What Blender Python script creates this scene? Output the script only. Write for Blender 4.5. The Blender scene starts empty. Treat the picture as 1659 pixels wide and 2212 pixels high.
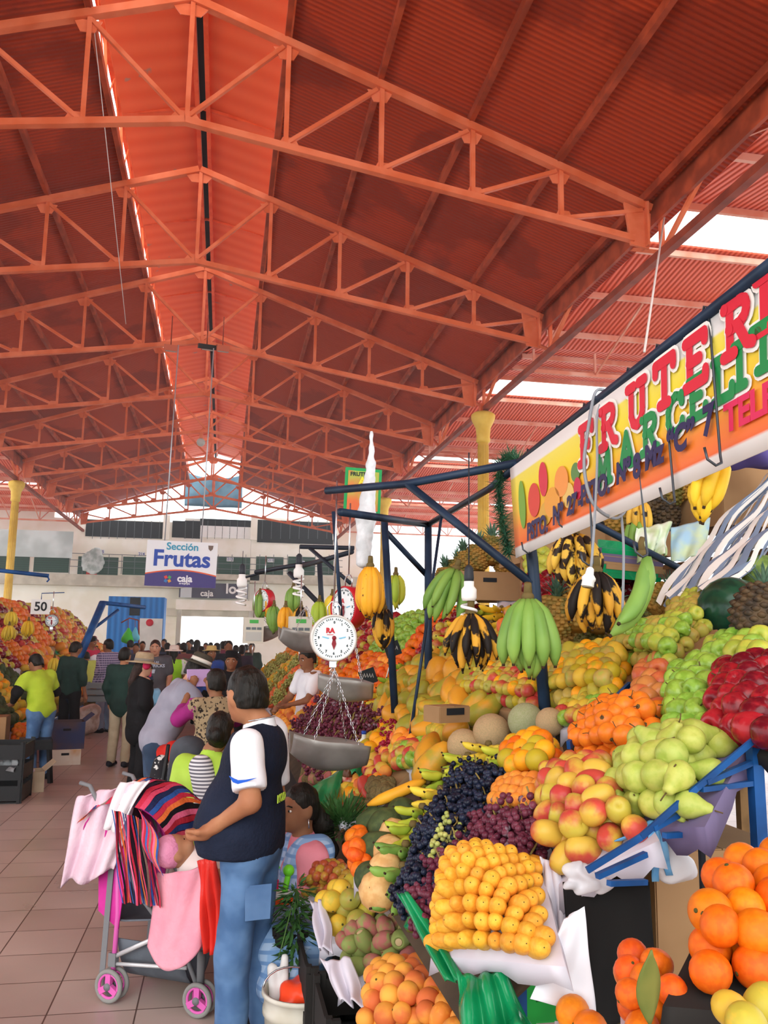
import bpy, math, random
import numpy as np
from mathutils import Vector, Matrix, Euler
random.seed(7); rng = np.random.default_rng(7)
S = bpy.context.scene
COL = S.collection
R = math.radians
# ---------------------------------------------------------------- camera
FPX, YAW, PITCH, ROLL = 1830.0, .1844, .1512, .0153
CAMPOS = Vector((.72, 0, 1.72))
fw = Vector((math.sin(YAW)*math.cos(PITCH), math.cos(YAW)*math.cos(PITCH), math.sin(PITCH)))
rt = Vector((math.cos(YAW), -math.sin(YAW), 0)); up = rt.cross(fw)
RT = rt*math.cos(ROLL)+up*math.sin(ROLL); UP = up*math.cos(ROLL)-rt*math.sin(ROLL)
cd = bpy.data.cameras.new('camera'); cam = bpy.data.objects.new('camera', cd); COL.objects.link(cam)
cd.sensor_fit = 'VERTICAL'; cd.sensor_height = 36; cd.lens = 36*FPX/2212; cd.clip_end = 300; cd.clip_start = .05
cam.matrix_world = Matrix(((RT.x, UP.x, -fw.x, CAMPOS.x), (RT.y, UP.y, -fw.y, CAMPOS.y), (RT.z, UP.z, -fw.z, CAMPOS.z), (0, 0, 0, 1)))
S.camera = cam
def W(x, y, d):
    """world point at distance d down the hall (world Y) that sits at photo pixel x, y"""
    v = fw + RT*((x-829.5)/FPX) - UP*((y-1106)/FPX)
    return CAMPOS + v*(d/v.y)
def WZ(x, y, z=0.0):
    v = fw + RT*((x-829.5)/FPX) - UP*((y-1106)/FPX)
    return CAMPOS + v*((z-1.72)/v.z)
# ---------------------------------------------------------------- world, fill sun, exposure
wd = bpy.data.worlds.new('sky'); S.world = wd; wd.use_nodes = True
bg = wd.node_tree.nodes['Background']
bg.inputs[0].default_value = (.93, .97, 1, 1); bg.inputs[1].default_value = 2.6
sl = bpy.data.lights.new('sun', 'SUN'); sl.energy = 1.3; sl.angle = R(50); sl.color = (1, .95, .88)
sun = bpy.data.objects.new('sun', sl); COL.objects.link(sun); sun.rotation_euler = (R(66), 0, R(-22))  # broad sun lamp added behind the camera as soft front fill
S.view_settings.view_transform = 'Standard'; S.view_settings.look = 'None'
S.view_settings.gamma = 1; S.view_settings.use_curve_mapping = False
S.view_settings.exposure = .05
S.render.engine = 'CYCLES'
cy = S.cycles
cy.use_denoising = True; cy.max_bounces = 6; cy.diffuse_bounces = 4; cy.glossy_bounces = 3; cy.transmission_bounces = 4
cy.transparent_max_bounces = 8; cy.sample_clamp_indirect = 6; cy.caustics_reflective = False; cy.caustics_refractive = False
# ---------------------------------------------------------------- materials
def lin(h):
    if isinstance(h, str):
        h = h.lstrip('#'); c = [int(h[i:i+2], 16)/255 for i in (0, 2, 4)]
    else: c = list(h)
    return tuple(((v/12.92) if v <= .04045 else ((v+.055)/1.055)**2.4) for v in c[:3])+(1,)
MATS = {}
def M(name, c1='#888888', c2=None, scale=6., rough=.55, rnd=0., mix=.5, sharp=.25, rmix=0., bump=0., bscale=None, metal=0.,
      coat=0., spot=None, spots=.62, sscale=9., emit=None, es=0., alpha=1., trans=0., hue=0., axis=None, amp=1., stretch=None, spec=.22):
    """principled material; c1/c2 mixed by noise (plus per-object random rmix), optional dark spots, per-object brightness/hue"""
    if name in MATS: return MATS[name]
    m = bpy.data.materials.new(name); m.use_nodes = True; MATS[name] = m
    nt = m.node_tree; N = nt.nodes; L = nt.links; b = N['Principled BSDF']
    b.inputs['Roughness'].default_value = rough; b.inputs['Metallic'].default_value = metal
    b.inputs['Coat Weight'].default_value = coat*.4; b.inputs['Coat Roughness'].default_value = .15
    b.inputs['Specular IOR Level'].default_value = spec
    b.inputs['Alpha'].default_value = alpha; b.inputs['Transmission Weight'].default_value = trans
    tc = N.new('ShaderNodeTexCoord'); oi = N.new('ShaderNodeObjectInfo')
    vec = tc.outputs['Object']
    if stretch:
        mp = N.new('ShaderNodeMapping'); mp.inputs['Scale'].default_value = stretch; L.new(vec, mp.inputs[0]); vec = mp.outputs[0]
    def noise(sc, det=3.):
        n = N.new('ShaderNodeTexNoise'); n.noise_dimensions = '4D'; n.inputs['Scale'].default_value = sc; n.inputs['Detail'].default_value = det
        L.new(vec, n.inputs['Vector'])
        mu = N.new('ShaderNodeMath'); mu.operation = 'MULTIPLY'; mu.inputs[1].default_value = 37.; L.new(oi.outputs['Random'], mu.inputs[0]); L.new(mu.outputs[0], n.inputs['W'])
        return n.outputs[0]
    def math_(op, a, v):
        n = N.new('ShaderNodeMath'); n.operation = op; L.new(a, n.inputs[0])
        if isinstance(v, (int, float)): n.inputs[1].default_value = v
        else: L.new(v, n.inputs[1])
        return n.outputs[0]
    def step(a, lo, hi):
        n = N.new('ShaderNodeMapRange'); n.interpolation_type = 'SMOOTHSTEP'; n.inputs[1].default_value = lo; n.inputs[2].default_value = hi; L.new(a, n.inputs[0]); return n.outputs[0]
    def mixc(f, a, c):
        n = N.new('ShaderNodeMix'); n.data_type = 'RGBA'; L.new(f, n.inputs[0])
        if isinstance(a, tuple): n.inputs[6].default_value = a
        else: L.new(a, n.inputs[6])
        n.inputs[7].default_value = c; return n.outputs[2]
    col = lin(c1)
    if c2:
        f = noise(scale)
        if axis is not None:
            sx = N.new('ShaderNodeSeparateXYZ'); L.new(tc.outputs['Object'], sx.inputs[0])
            f = math_('ADD', f, math_('MULTIPLY', sx.outputs[axis], amp))
        if rmix: f = math_('ADD', f, math_('MULTIPLY', math_('SUBTRACT', oi.outputs['Random'], .5), rmix))
        col = mixc(step(f, mix-sharp/2, mix+sharp/2), col, lin(c2))
    if spot:
        col = mixc(step(noise(sscale, 5.), spots, spots+.05), col, lin(spot))
    if rnd or hue:
        h = N.new('ShaderNodeHueSaturation')
        if isinstance(col, tuple): h.inputs['Color'].default_value = col
        else: L.new(col, h.inputs['Color'])
        w = N.new('ShaderNodeTexWhiteNoise'); w.noise_dimensions = '1D'; L.new(oi.outputs['Random'], w.inputs['W'])
        L.new(math_('ADD', math_('MULTIPLY', math_('SUBTRACT', w.outputs[0], .5), 2*rnd), 1.), h.inputs['Value'])
        if hue: L.new(math_('ADD', math_('MULTIPLY', math_('SUBTRACT', oi.outputs['Random'], .5), 2*hue), .5), h.inputs['Hue'])
        col = h.outputs[0]
    if isinstance(col, tuple): b.inputs['Base Color'].default_value = col
    else: L.new(col, b.inputs['Base Color'])
    if bump:
        bp = N.new('ShaderNodeBump'); bp.inputs['Strength'].default_value = bump; bp.inputs['Distance'].default_value = .02
        L.new(noise(bscale or scale*3, 4.), bp.inputs['Height']); L.new(bp.outputs[0], b.inputs['Normal'])
    if emit:
        b.inputs['Emission Color'].default_value = lin(emit); b.inputs['Emission Strength'].default_value = es
    m.diffuse_color = lin(c1)
    return m
def wavemat(name, c1, c2, freq, axis=0, rough=.6, bump=.0, noise_c=None, nscale=3., nth=.62, dist=.03):
    """stripes / corrugation along an object axis"""
    m = M(name, c1, rough=rough); nt = m.node_tree; N = nt.nodes; L = nt.links; b = N['Principled BSDF']
    tc = N.new('ShaderNodeTexCoord'); w = N.new('ShaderNodeTexWave'); w.bands_direction = 'XYZ'[axis]; w.inputs['Scale'].default_value = freq*math.tau/20 ; L.new(tc.outputs['Object'], w.inputs['Vector'])
    mx = N.new('ShaderNodeMix'); mx.data_type = 'RGBA'; L.new(w.outputs[1], mx.inputs[0]); mx.inputs[6].default_value = lin(c1); mx.inputs[7].default_value = lin(c2)
    out = mx.outputs[2]
    if noise_c:
        n = N.new('ShaderNodeTexNoise'); n.inputs['Scale'].default_value = nscale; n.inputs['Detail'].default_value = 6; L.new(tc.outputs['Object'], n.inputs['Vector'])
        mr = N.new('ShaderNodeMapRange'); mr.inputs[1].default_value = nth; mr.inputs[2].default_value = nth+.04; L.new(n.outputs[0], mr.inputs[0])
        m2 = N.new('ShaderNodeMix'); m2.data_type = 'RGBA'; L.new(mr.outputs[0], m2.inputs[0]); L.new(out, m2.inputs[6]); m2.inputs[7].default_value = lin(noise_c); out = m2.outputs[2]
    L.new(out, b.inputs['Base Color'])
    if bump:
        bp = N.new('ShaderNodeBump'); bp.inputs['Strength'].default_value = bump; bp.inputs['Distance'].default_value = dist; L.new(w.outputs[1], bp.inputs['Height']); L.new(bp.outputs[0], b.inputs['Normal'])
    return m
# ---------------------------------------------------------------- objects
def tag(o, label=None, cat=None, group=None, kind=None):
    if label: o['label'] = label
    if cat: o['category'] = cat
    if group: o['group'] = group
    if kind: o['kind'] = kind
    return o
def empty(name, loc=(0, 0, 0), rz=0., label=None, cat=None, group=None):
    o = bpy.data.objects.new(name, None); COL.objects.link(o); o.location = loc; o.rotation_euler = (0, 0, rz); o.empty_display_size = .1
    return tag(o, label, cat, group)
def copy_tree(o, parent=None):
    c = o.copy(); COL.objects.link(c)
    if parent: c.parent = parent
    for ch in o.children: copy_tree(ch, c)
    return c
class MB:
    """collects shapes, builds ONE mesh object"""
    def __init__(s): s.v = []; s.f = []; s.mi = []; s.cur = 0; s.sm = []; s.smooth = False
    def add(s, v, f):
        n = len(s.v); s.v += [tuple(p) for p in v]; s.f += [tuple(i+n for i in q) for q in f]
        s.mi += [s.cur]*len(f); s.sm += [s.smooth]*len(f); return s
    def box(s, c, size, rot=None, bev=0.):
        x, y, z = [q/2 for q in size]; c = Vector(c)
        pts = [Vector((i*x, j*y, k*z)) for k in (-1, 1) for j in (-1, 1) for i in (-1, 1)]
        if rot is not None:
            m = rot if isinstance(rot, Matrix) else Euler(rot).to_matrix()
            pts = [m @ p for p in pts]
        return s.add([c+p for p in pts], [(0, 2, 3, 1), (4, 5, 7, 6), (0, 1, 5, 4), (2, 6, 7, 3), (0, 4, 6, 2), (1, 3, 7, 5)])
    def bar(s, a, b, w, h=None, upv=(0, 0, 1)):
        """rectangular bar from a to b"""
        a = Vector(a); b = Vector(b); h = h or w; d = (b-a); l = d.length; d.normalize()
        u = Vector(upv); sx = d.cross(u)
        if sx.length < 1e-4: sx = d.cross(Vector((1, 0, 0)))
        sx.normalize(); u = sx.cross(d)
        m = Matrix((sx, d, u)).transposed()
        return s.box((a+b)/2, (w, l, h), m)
    def tube(s, pts, r, n=8, caps=True, closed=False):
        pts = [Vector(p) for p in pts]; k = len(pts); rs = r if isinstance(r, (list, tuple)) else [r]*k
        v = []; f = []; prev = None
        for i, p in enumerate(pts):
            if closed: d = pts[(i+1) % k]-pts[i-1]
            else: d = pts[min(i+1, k-1)]-pts[max(i-1, 0)]
            d.normalize()
            if prev is None:
                a = d.cross(Vector((0, 0, 1)));
                if a.length < .05: a = d.cross(Vector((1, 0, 0)))
            else: a = prev - d*prev.dot(d)
            a.normalize(); b = d.cross(a); prev = a
            for j in range(n):
                t = j*math.tau/n; v.append(p+(a*math.cos(t)+b*math.sin(t))*rs[i])
        m = k if closed else k-1
        for i in range(m):
            for j in range(n):
                i2 = (i+1) % k; f.append((i*n+j, i2*n+j, i2*n+(j+1) % n, i*n+(j+1) % n))
        if caps and not closed:
            f.append(tuple(range(n))); f.append(tuple((k-1)*n+j for j in reversed(range(n))))
            f[-2] = tuple(reversed(f[-2])); f[-1] = tuple(reversed(f[-1]))
            f[-2], f[-1] = tuple(reversed(f[-2])), tuple(reversed(f[-1]))
        sm = s.smooth; s.smooth = True; s.add(v, f); s.smooth = sm; return s
    def lathe(s, prof, c=(0, 0, 0), n=20, rot=None, arc=None):
        """prof: (r, z) pairs from bottom to top"""
        c = Vector(c); v = []; f = []; k = len(prof)
        m = None if rot is None else (rot if isinstance(rot, Matrix) else Euler(rot).to_matrix())
        for (r, z) in prof:
            for j in range(n):
                t = j*math.tau/n; p = Vector((r*math.cos(t), r*math.sin(t), z)); v.append(c+(m @ p if m else p))
        for i in range(k-1):
            for j in range(n): f.append((i*n+j, i*n+(j+1) % n, (i+1)*n+(j+1) % n, (i+1)*n+j))
        if prof[0][0] > 1e-6: f.append(tuple(reversed(range(n))))
        if prof[-1][0] > 1e-6: f.append(tuple((k-1)*n+j for j in range(n)))
        sm = s.smooth; s.smooth = True; s.add(v, f); s.smooth = sm; return s
    def ball(s, c, r, n=12, m=8, rot=None):
        r = r if isinstance(r, (list, tuple)) else (r, r, r)
        c = Vector(c); v = []; f = []; mt = None if rot is None else (rot if isinstance(rot, Matrix) else Euler(rot).to_matrix())
        def P(p): return c+(mt @ Vector(p) if mt else Vector(p))
        v.append(P((0, 0, -r[2])))
        for i in range(1, m):
            a = -math.pi/2+math.pi*i/m
            for j in range(n):
                t = j*math.tau/n; v.append(P((r[0]*math.cos(a)*math.cos(t), r[1]*math.cos(a)*math.sin(t), r[2]*math.sin(a))))
        v.append(P((0, 0, r[2])))
        for j in range(n): f.append((0, 1+(j+1) % n, 1+j)); f.append((len(v)-1, 1+(m-2)*n+j, 1+(m-2)*n+(j+1) % n))
        for i in range(m-2):
            for j in range(n): a = 1+i*n; f.append((a+j, a+(j+1) % n, a+n+(j+1) % n, a+n+j))
        sm = s.smooth; s.smooth = True; s.add(v, f); s.smooth = sm; return s
    def grid(s, fn, nu, nv, thick=0.):
        """sheet fn(u,v)->point, u,v in 0..1"""
        P = [[Vector(fn(i/nu, j/nv)) for i in range(nu+1)] for j in range(nv+1)]
        v = [p for row in P for p in row]; f = [(j*(nu+1)+i, j*(nu+1)+i+1, (j+1)*(nu+1)+i+1, (j+1)*(nu+1)+i) for j in range(nv) for i in range(nu)]
        if thick:
            nn = []
            for j in range(nv+1):
                for i in range(nu+1):
                    a = P[j][min(i+1, nu)]-P[j][max(i-1, 0)]; b = P[min(j+1, nv)][i]-P[max(j-1, 0)][i]; q = a.cross(b)
                    nn.append(q.normalized() if q.length > 1e-12 else Vector((0, 0, 1)))
            n0 = len(v); v = v+[p-q*thick for p, q in zip(v, nn)]; f = f+[tuple(i+n0 for i in reversed(q)) for q in f]
            w = nu+1
            for i in range(nu): f.append((i+1, i, i+n0, i+1+n0)); k = nv*w; f.append((k+i, k+i+1, k+i+1+n0, k+i+n0))
            for j in range(nv): f.append((j*w, (j+1)*w, (j+1)*w+n0, j*w+n0)); k = nu; f.append(((j+1)*w+k, j*w+k, j*w+k+n0, (j+1)*w+k+n0))
        sm = s.smooth; s.smooth = True; s.add(v, f); s.smooth = sm; return s
    def prism(s, poly, z0, z1, mtx=None):
        """2D polygon (x,y) extruded z0..z1, placed by matrix"""
        n = len(poly); a = [Vector((x, y, z0)) for x, y in poly]+[Vector((x, y, z1)) for x, y in poly]
        if mtx: a = [mtx @ p for p in a]
        return s.add(a, [tuple(reversed(range(n))), tuple(range(n, 2*n))]+[(i, (i+1) % n, n+(i+1) % n, n+i) for i in range(n)])
    def mat(s, i): s.cur = i; return s
    def mesh(s, name, mats):
        me = bpy.data.meshes.new(name); me.from_pydata(s.v, [], s.f)
        for m in (mats if isinstance(mats, (list, tuple)) else [mats]): me.materials.append(m)
        me.polygons.foreach_set('material_index', s.mi); me.polygons.foreach_set('use_smooth', s.sm); me.update()
        return me
    def build(s, name, mats, parent=None, loc=None, rot=None):
        o = bpy.data.objects.new(name, s.mesh(name, mats)); COL.objects.link(o)
        if parent: o.parent = parent
        if loc is not None: o.location = loc
        if rot is not None: o.rotation_euler = rot
        return o
def origin_to(o, p):
    """shift mesh so that object origin is at world p (no rotation)"""
    p = Vector(p); o.data.transform(Matrix.Translation(-p)); o.location = p; return o
# ---- signed distance shapes -> one continuous surface
def cone(a, b, ra, rb): return ('c', np.array(a, float), np.array(b, float), ra, rb)
def ell(c, r, rot=None): return ('e', np.array(c, float), np.array(r, float), None if rot is None else np.array(Euler(rot).to_matrix()))
def sdf_eval(pr, P):
    if pr[0] == 'c':
        _, a, b, ra, rb = pr; ba = b-a; l = max(ba@ba, 1e-9); t = np.clip((P-a)@ba/l, 0, 1)
        return np.sqrt((((P-a)-t[:, None]*ba)**2).sum(1))-(ra+(rb-ra)*t)
    _, c, r, m = pr; q = P-c
    if m is not None: q = q@m
    k = np.sqrt(((q/r)**2).sum(1)); k2 = np.sqrt(((q/r**2)**2).sum(1)); return k*(k-1)/np.maximum(k2, 1e-9)
def snet(prims, h=.02, k=.03, cut=None, wob=0., wf=20., sub=None):
    """smooth union of prims (sub: carved out; cut: half spaces (point, normal) removed where (p-point).normal>0)"""
    lo = np.full(3, 1e9); hi = -lo
    for p in prims:
        if p[0] == 'c':
            for q, r in ((p[1], p[3]), (p[2], p[4])): lo = np.minimum(lo, q-r); hi = np.maximum(hi, q+r)
        else: m = p[2].max(); lo = np.minimum(lo, p[1]-m); hi = np.maximum(hi, p[1]+m)
    lo = lo-2.5*h-k*.3-wob; hi = hi+2.5*h+k*.3+wob
    n = np.ceil((hi-lo)/h).astype(int)+1
    ax = [lo[i]+h*np.arange(n[i]) for i in range(3)]
    G = np.stack(np.meshgrid(*ax, indexing='ij'), -1).reshape(-1, 3)
    D = None
    for p in prims:
        d = sdf_eval(p, G)
        if D is None: D = d
        else:
            hh = np.maximum(k-np.abs(D-d), 0)/k; D = np.minimum(D, d)-hh*hh*k*.25
    if wob: D = D+wob*np.sin(wf*G[:, 0]+2*np.sin(wf*.7*G[:, 2]))*np.sin(wf*.9*G[:, 1]+1.3*np.sin(wf*.6*G[:, 2]+1))
    for p in sub or (): D = np.maximum(D, -sdf_eval(p, G))
    for c, nn in cut or (): D = np.maximum(D, (G-np.array(c, float))@(np.array(nn, float)/np.linalg.norm(nn)))
    D = D.reshape(n); inside = D < 0
    cs = np.zeros(n-1, int)
    offs = [(a, b, c) for a in (0, 1) for b in (0, 1) for c in (0, 1)]
    sl_ = lambda a, o: a[o[0]:n[0]-1+o[0], o[1]:n[1]-1+o[1], o[2]:n[2]-1+o[2]]
    for o in offs: cs = cs+sl_(inside, o)
    act = (cs > 0) & (cs < 8); idx = -np.ones(n-1, int); I = np.argwhere(act); idx[act] = np.arange(len(I))
    acc = np.zeros((len(I), 3)); cnt = np.zeros(len(I))
    for o in offs:
        for a in range(3):
            if o[a]: continue
            o2 = list(o); o2[a] = 1
            d0 = sl_(D, o)[act]; d1 = sl_(D, tuple(o2))[act]; c = (d0 < 0) != (d1 < 0)
            t = np.where(c, d0/np.where(np.abs(d0-d1) < 1e-12, 1, d0-d1), 0); p = np.tile(np.array(o, float), (len(I), 1)); p[:, a] += t
            acc[c] += p[c]; cnt[c] += 1
    V = lo+h*(I+acc/np.maximum(cnt, 1)[:, None]); F = []
    for a in range(3):
        b, c = (a+1) % 3, (a+2) % 3
        s0 = [slice(1, n[i]-1) for i in range(3)]; s0[a] = slice(0, n[a]-1); s1 = list(s0); s1[a] = slice(1, n[a])
        A = inside[tuple(s0)]; B = inside[tuple(s1)]; E = np.argwhere(A != B)
        if not len(E): continue
        fl = A[tuple(E.T)]; base = E.copy(); base[:, b] += 1; base[:, c] += 1
        def at(db, dc): q = base.copy(); q[:, b] += db; q[:, c] += dc; return idx[tuple(q.T)]
        q = np.stack([at(-1, -1), at(0, -1), at(0, 0), at(-1, 0)], 1); q[~fl] = q[~fl][:, ::-1]; F.append(q)
    mb = MB(); mb.v = [tuple(x) for x in V]; mb.f = [tuple(x) for x in np.concatenate(F).tolist()] if F else []
    mb.mi = [0]*len(mb.f); mb.sm = [True]*len(mb.f)
    return mb
# ---- flat lettering as mesh
def text_mb(mb, txt, size, mtx, bold=0., shear=0., align='CENTER', depth=.002, sx=1.):
    cu = bpy.data.curves.new('t', 'FONT'); cu.body = txt; cu.size = size; cu.align_x = align; cu.align_y = 'CENTER'; cu.offset = bold; cu.shear = shear
    cu.resolution_u = 4; cu.extrude = depth
    o = bpy.data.objects.new('t', cu); me = o.to_mesh()
    v = [mtx @ Vector((p.co.x*sx, p.co.y, p.co.z)) for p in me.vertices]; f = [tuple(p.vertices) for p in me.polygons]
    o.to_mesh_clear(); bpy.data.objects.remove(o); bpy.data.curves.remove(cu)
    return mb.add(v, f)
def frame_mtx(o, xdir, ydir):
    x = Vector(xdir).normalized(); y = Vector(ydir); y = (y-x*y.dot(x)).normalized(); z = x.cross(y)
    m = Matrix((x, y, z)).transposed().to_4x4(); m.translation = Vector(o); return m
# ================================================================ the hall
m_steel = M('orange_paint', '#e87e56', '#d8683e', scale=2.5, rough=.5, rnd=.05)
m_roof = wavemat('roof_sheet', '#a5391c', '#bf4622', 12.5, 1, rough=.65, bump=.5, noise_c='#983319', nscale=.5, nth=.53)
m_side = wavemat('side_sheet', '#e8694a', '#cf5236', 11, 0, rough=.6, bump=.6)
m_plank = wavemat('monitor_planks', '#f58a58', '#ee7a48', 2.2, 1, rough=.6, bump=.3, noise_c='#b8a08a', nscale=2.2, nth=.68)
m_purlin = M('purlin_paint', '#b8502e', '#8f3a20', scale=3, rough=.6)
m_yellow = M('column_yellow', '#e8c458', '#d8b044', scale=3, rough=.55)
m_cream = M('cream_wall', '#f8f4e8', '#f0ead8', scale=1.2, rough=.8)
m_green = wavemat('shutter_green', '#33584a', '#274639', 9, 2, rough=.6)
m_dark = M('dark_opening', '#23262a', rough=.8)
m_white = M('white_paint', '#eeeeea', rough=.6)
# ---- floor
def floor_mat():
    m = M('floor_tiles', '#8d6d60', rough=.22, spec=.5); nt = m.node_tree; N = nt.nodes; L = nt.links; b = N['Principled BSDF']
    tc = N.new('ShaderNodeTexCoord'); br = N.new('ShaderNodeTexBrick'); br.offset = 0; br.inputs['Scale'].default_value = 1
    br.inputs['Brick Width'].default_value = .4; br.inputs['Row Height'].default_value = .4; br.inputs['Mortar Size'].default_value = .004
    br.inputs['Color1'].default_value = lin('#d2bfb4'); br.inputs['Color2'].default_value = lin('#c4b0a4'); br.inputs['Mortar'].default_value = lin('#6a574e')
    L.new(tc.outputs['Object'], br.inputs['Vector']); n = N.new('ShaderNodeTexNoise'); n.inputs['Scale'].default_value = 1.3; n.inputs['Detail'].default_value = 6; L.new(tc.outputs['Object'], n.inputs['Vector'])
    mx = N.new('ShaderNodeMix'); mx.data_type = 'RGBA'; mx.blend_type = 'MULTIPLY'; mx.inputs[0].default_value = .5; L.new(br.outputs[0], mx.inputs[6]); L.new(n.outputs[0], mx.inputs[7])
    L.new(mx.outputs[2], b.inputs['Base Color'])
    mr = N.new('ShaderNodeMapRange'); mr.inputs[3].default_value = .16; mr.inputs[4].default_value = .5; L.new(n.outputs[0], mr.inputs[0]); L.new(mr.outputs[0], b.inputs['Roughness'])
    return m
mb = MB(); mb.box((-.5, 18, -.1), (34, 60, .2)); tag(mb.build('floor', floor_mat()), kind='structure', label='brown glazed tile floor of the aisle')
# ---- main roof: truss nodes every 1.215 m, trusses every 4 m
NX = 1.215; ZT = lambda x: 9.63-.345*abs(x); ZB = lambda x: 7.97-.155*abs(x)
TY = [9.88+4*i for i in range(-1, 9)]
Y0, Y1 = -3.0, 42.4
for s, nm in ((-1, 'ceiling'), (1, 'ceiling_slope')):
    mb = MB(); a, b = 1.26, 6.6
    mb.add([(s*a, Y0, ZT(a)+.22), (s*b, Y0, ZT(b)+.22), (s*b, Y1, ZT(b)+.22), (s*a, Y1, ZT(a)+.22),
            (s*a, Y0, ZT(a)+.26), (s*b, Y0, ZT(b)+.26), (s*b, Y1, ZT(b)+.26), (s*a, Y1, ZT(a)+.26)],
           [(0, 1, 2, 3), (7, 6, 5, 4), (0, 4, 5, 1), (1, 5, 6, 2), (2, 6, 7, 3), (3, 7, 4, 0)])
    tag(mb.build(nm, m_roof), kind='structure', label='dark red corrugated roof slope on the %s of the aisle' % ('left' if s < 0 else 'right'))
    mb = MB()
    for k in range(1, 6):
        x = s*NX*k; mb.bar((x, Y0, ZT(x)+.16), (x, Y1, ZT(x)+.16), .07, .12)
    mb.bar((s*6.25, Y0, ZT(6.25)+.06), (s*6.25, Y1, ZT(6.25)+.06), .05, .34)
    tag(mb.build('trim_%d' % (1 if s < 0 else 2), m_purlin), kind='structure', label='roof purlins and eave board')
# ---- raised monitor over the ridge
ZM = 10.55
for s in (-1, 1):
    mb = MB(); mb.grid(lambda u, v: (s*(1.42-1.36*u), Y0+(Y1-Y0)*v, ZM+.36*u), 1, 1, .04) if s < 0 else mb.grid(lambda u, v: (s*(1.42-1.36*u), Y0+(Y1-Y0)*(1-v), ZM+.36*u), 1, 1, .04)
    mb.sm = [False]*len(mb.f)
    tag(mb.build('ceiling_monitor', m_plank), kind='structure', label='orange plank roof of the ridge monitor')
mb = MB()
for x in (-.09, .09): mb.bar((x, Y0, ZM+.25), (x, Y1, ZM+.25), .07, .14)
for s in (-1, 1): mb.bar((s*1.36, Y0, ZM-.03), (s*1.36, Y1, ZM-.03), .06, .08); mb.bar((s*1.25, Y0, ZT(1.2)+.24), (s*1.25, Y1, ZT(1.2)+.24), .06, .1)
for i, y in enumerate(np.arange(3.88, 44, 2.0)):
    for s in (-1, 1):
        mb.bar((s*1.27, y, ZT(1.2)+.2), (s*1.36, y, ZM), .045)
        mb.bar((s*1.27, y, ZT(1.2)+.25), (s*1.34, y+1, ZM-.05), .02); mb.bar((s*1.34, y+1, ZM-.05), (s*1.27, y+2, ZT(1.2)+.25), .02)
    if i % 2: mb.bar((-1.36, y, ZM), (0, y, ZM+.28), .05); mb.bar((1.36, y, ZM), (0, y, ZM+.28), .05)
tag(mb.build('trim_3', M('monitor_frame', '#f0834f', '#e06a38', scale=4, rough=.5)), kind='structure', label='ridge beams and light posts of the monitor')
mb = MB(); mb.box((0, 23, ZM+.3), (.1, 42, .02)); tag(mb.build('trim_4', m_dark), kind='structure', label='dark ridge slot between the monitor beams')
# ---- trusses
def make_truss():
    t = empty('roof_truss', (0, 0, 0)); L_ = .085
    def ang(mb, a, b, w): # angle iron: two flanges
        mb.bar(a, b, w, .014, upv=(0, 0, 1)); a = Vector(a); b = Vector(b); n = (b-a).cross(Vector((0, 1, 0))).normalized()*(w/2)
        n = n if n.z > 0 else -n
        mb.bar(a+Vector((0, -w/2, 0))+n*.9, b+Vector((0, -w/2, 0))+n*.9, .014, w)
    P = lambda f, x: (x, 0, f(x))
    mb = MB(); [ang(mb, P(ZT, 0), P(ZT, s*6.15), .1) for s in (-1, 1)]; mb.build('top_chord', m_steel, t)
    mb = MB(); [ang(mb, P(ZB, 0), P(ZB, s*5.9), .085) for s in (-1, 1)]; mb.build('bottom_chord', m_steel, t)
    def plate(x, z, w, h, up_):
        sg = 1 if up_ else -1; gp = MB()
        gp.prism([(x-w/2, z), (x+w/2, z), (x+w/4, z+sg*h), (x-w/4, z+sg*h)] if sg > 0 else [(x-w/2, z), (x-w/4, z+sg*h), (x+w/4, z+sg*h), (x+w/2, z)], -.008, .008, Matrix(((1, 0, 0, 0), (0, 0, -1, .0), (0, 1, 0, 0), (0, 0, 0, 1)))); gp.build('gusset_plate', m_steel, t)
    for k in range(-4, 5):
        x = NX*k; mb = MB(); ang(mb, P(ZB, x), P(ZT, x), .055); mb.build('vertical_strut', m_steel, t)
        plate(x, ZT(x)-.03, .34 if k else .5, .16, False); plate(x+(.06*np.sign(k)), ZB(x)+.03, .3 if k else .42, .14, True)
    for s in (-1, 1):
        for k in range(0, 5):
            a, b = s*NX*k, s*NX*(k+1); mb = MB(); ang(mb, (a, 0, ZB(a)+.03), (b-s*.03, 0, ZT(b)-.04), .05); mb.build('diagonal_brace', m_steel, t)
    for s in (-1, 1):
        mb = MB(); mb.prism([(s*5.78, ZT(5.78)-.03), (s*6.16, ZT(6.16)-.03), (s*6.12, ZB(6.12)-.05), (s*5.86, ZB(5.86)-.05)][::s], -.02, .02, Matrix(((1, 0, 0, 0), (0, 0, -1, 0), (0, 1, 0, 0), (0, 0, 0, 1))))
        mb.box((s*6.08, 0, (ZT(6)+ZB(6))/2), (.03, .2, .62)); mb.build('end_plate', m_steel, t)
    return t
tr0 = make_truss()
ORD = ['nearest', 'second', 'third', 'fourth', 'fifth', 'sixth', 'seventh', 'eighth', 'farthest']
for i, y in enumerate(TY[1:]):
    t = tr0 if i == 0 else copy_tree(tr0); t.location.y = y
    tag(t, 'orange steel roof truss across the aisle, %s' % (ORD[i] + ('' if i in (0, 8) else ' from the camera')), 'truss', 'orange roof trusses over the aisle')
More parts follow.
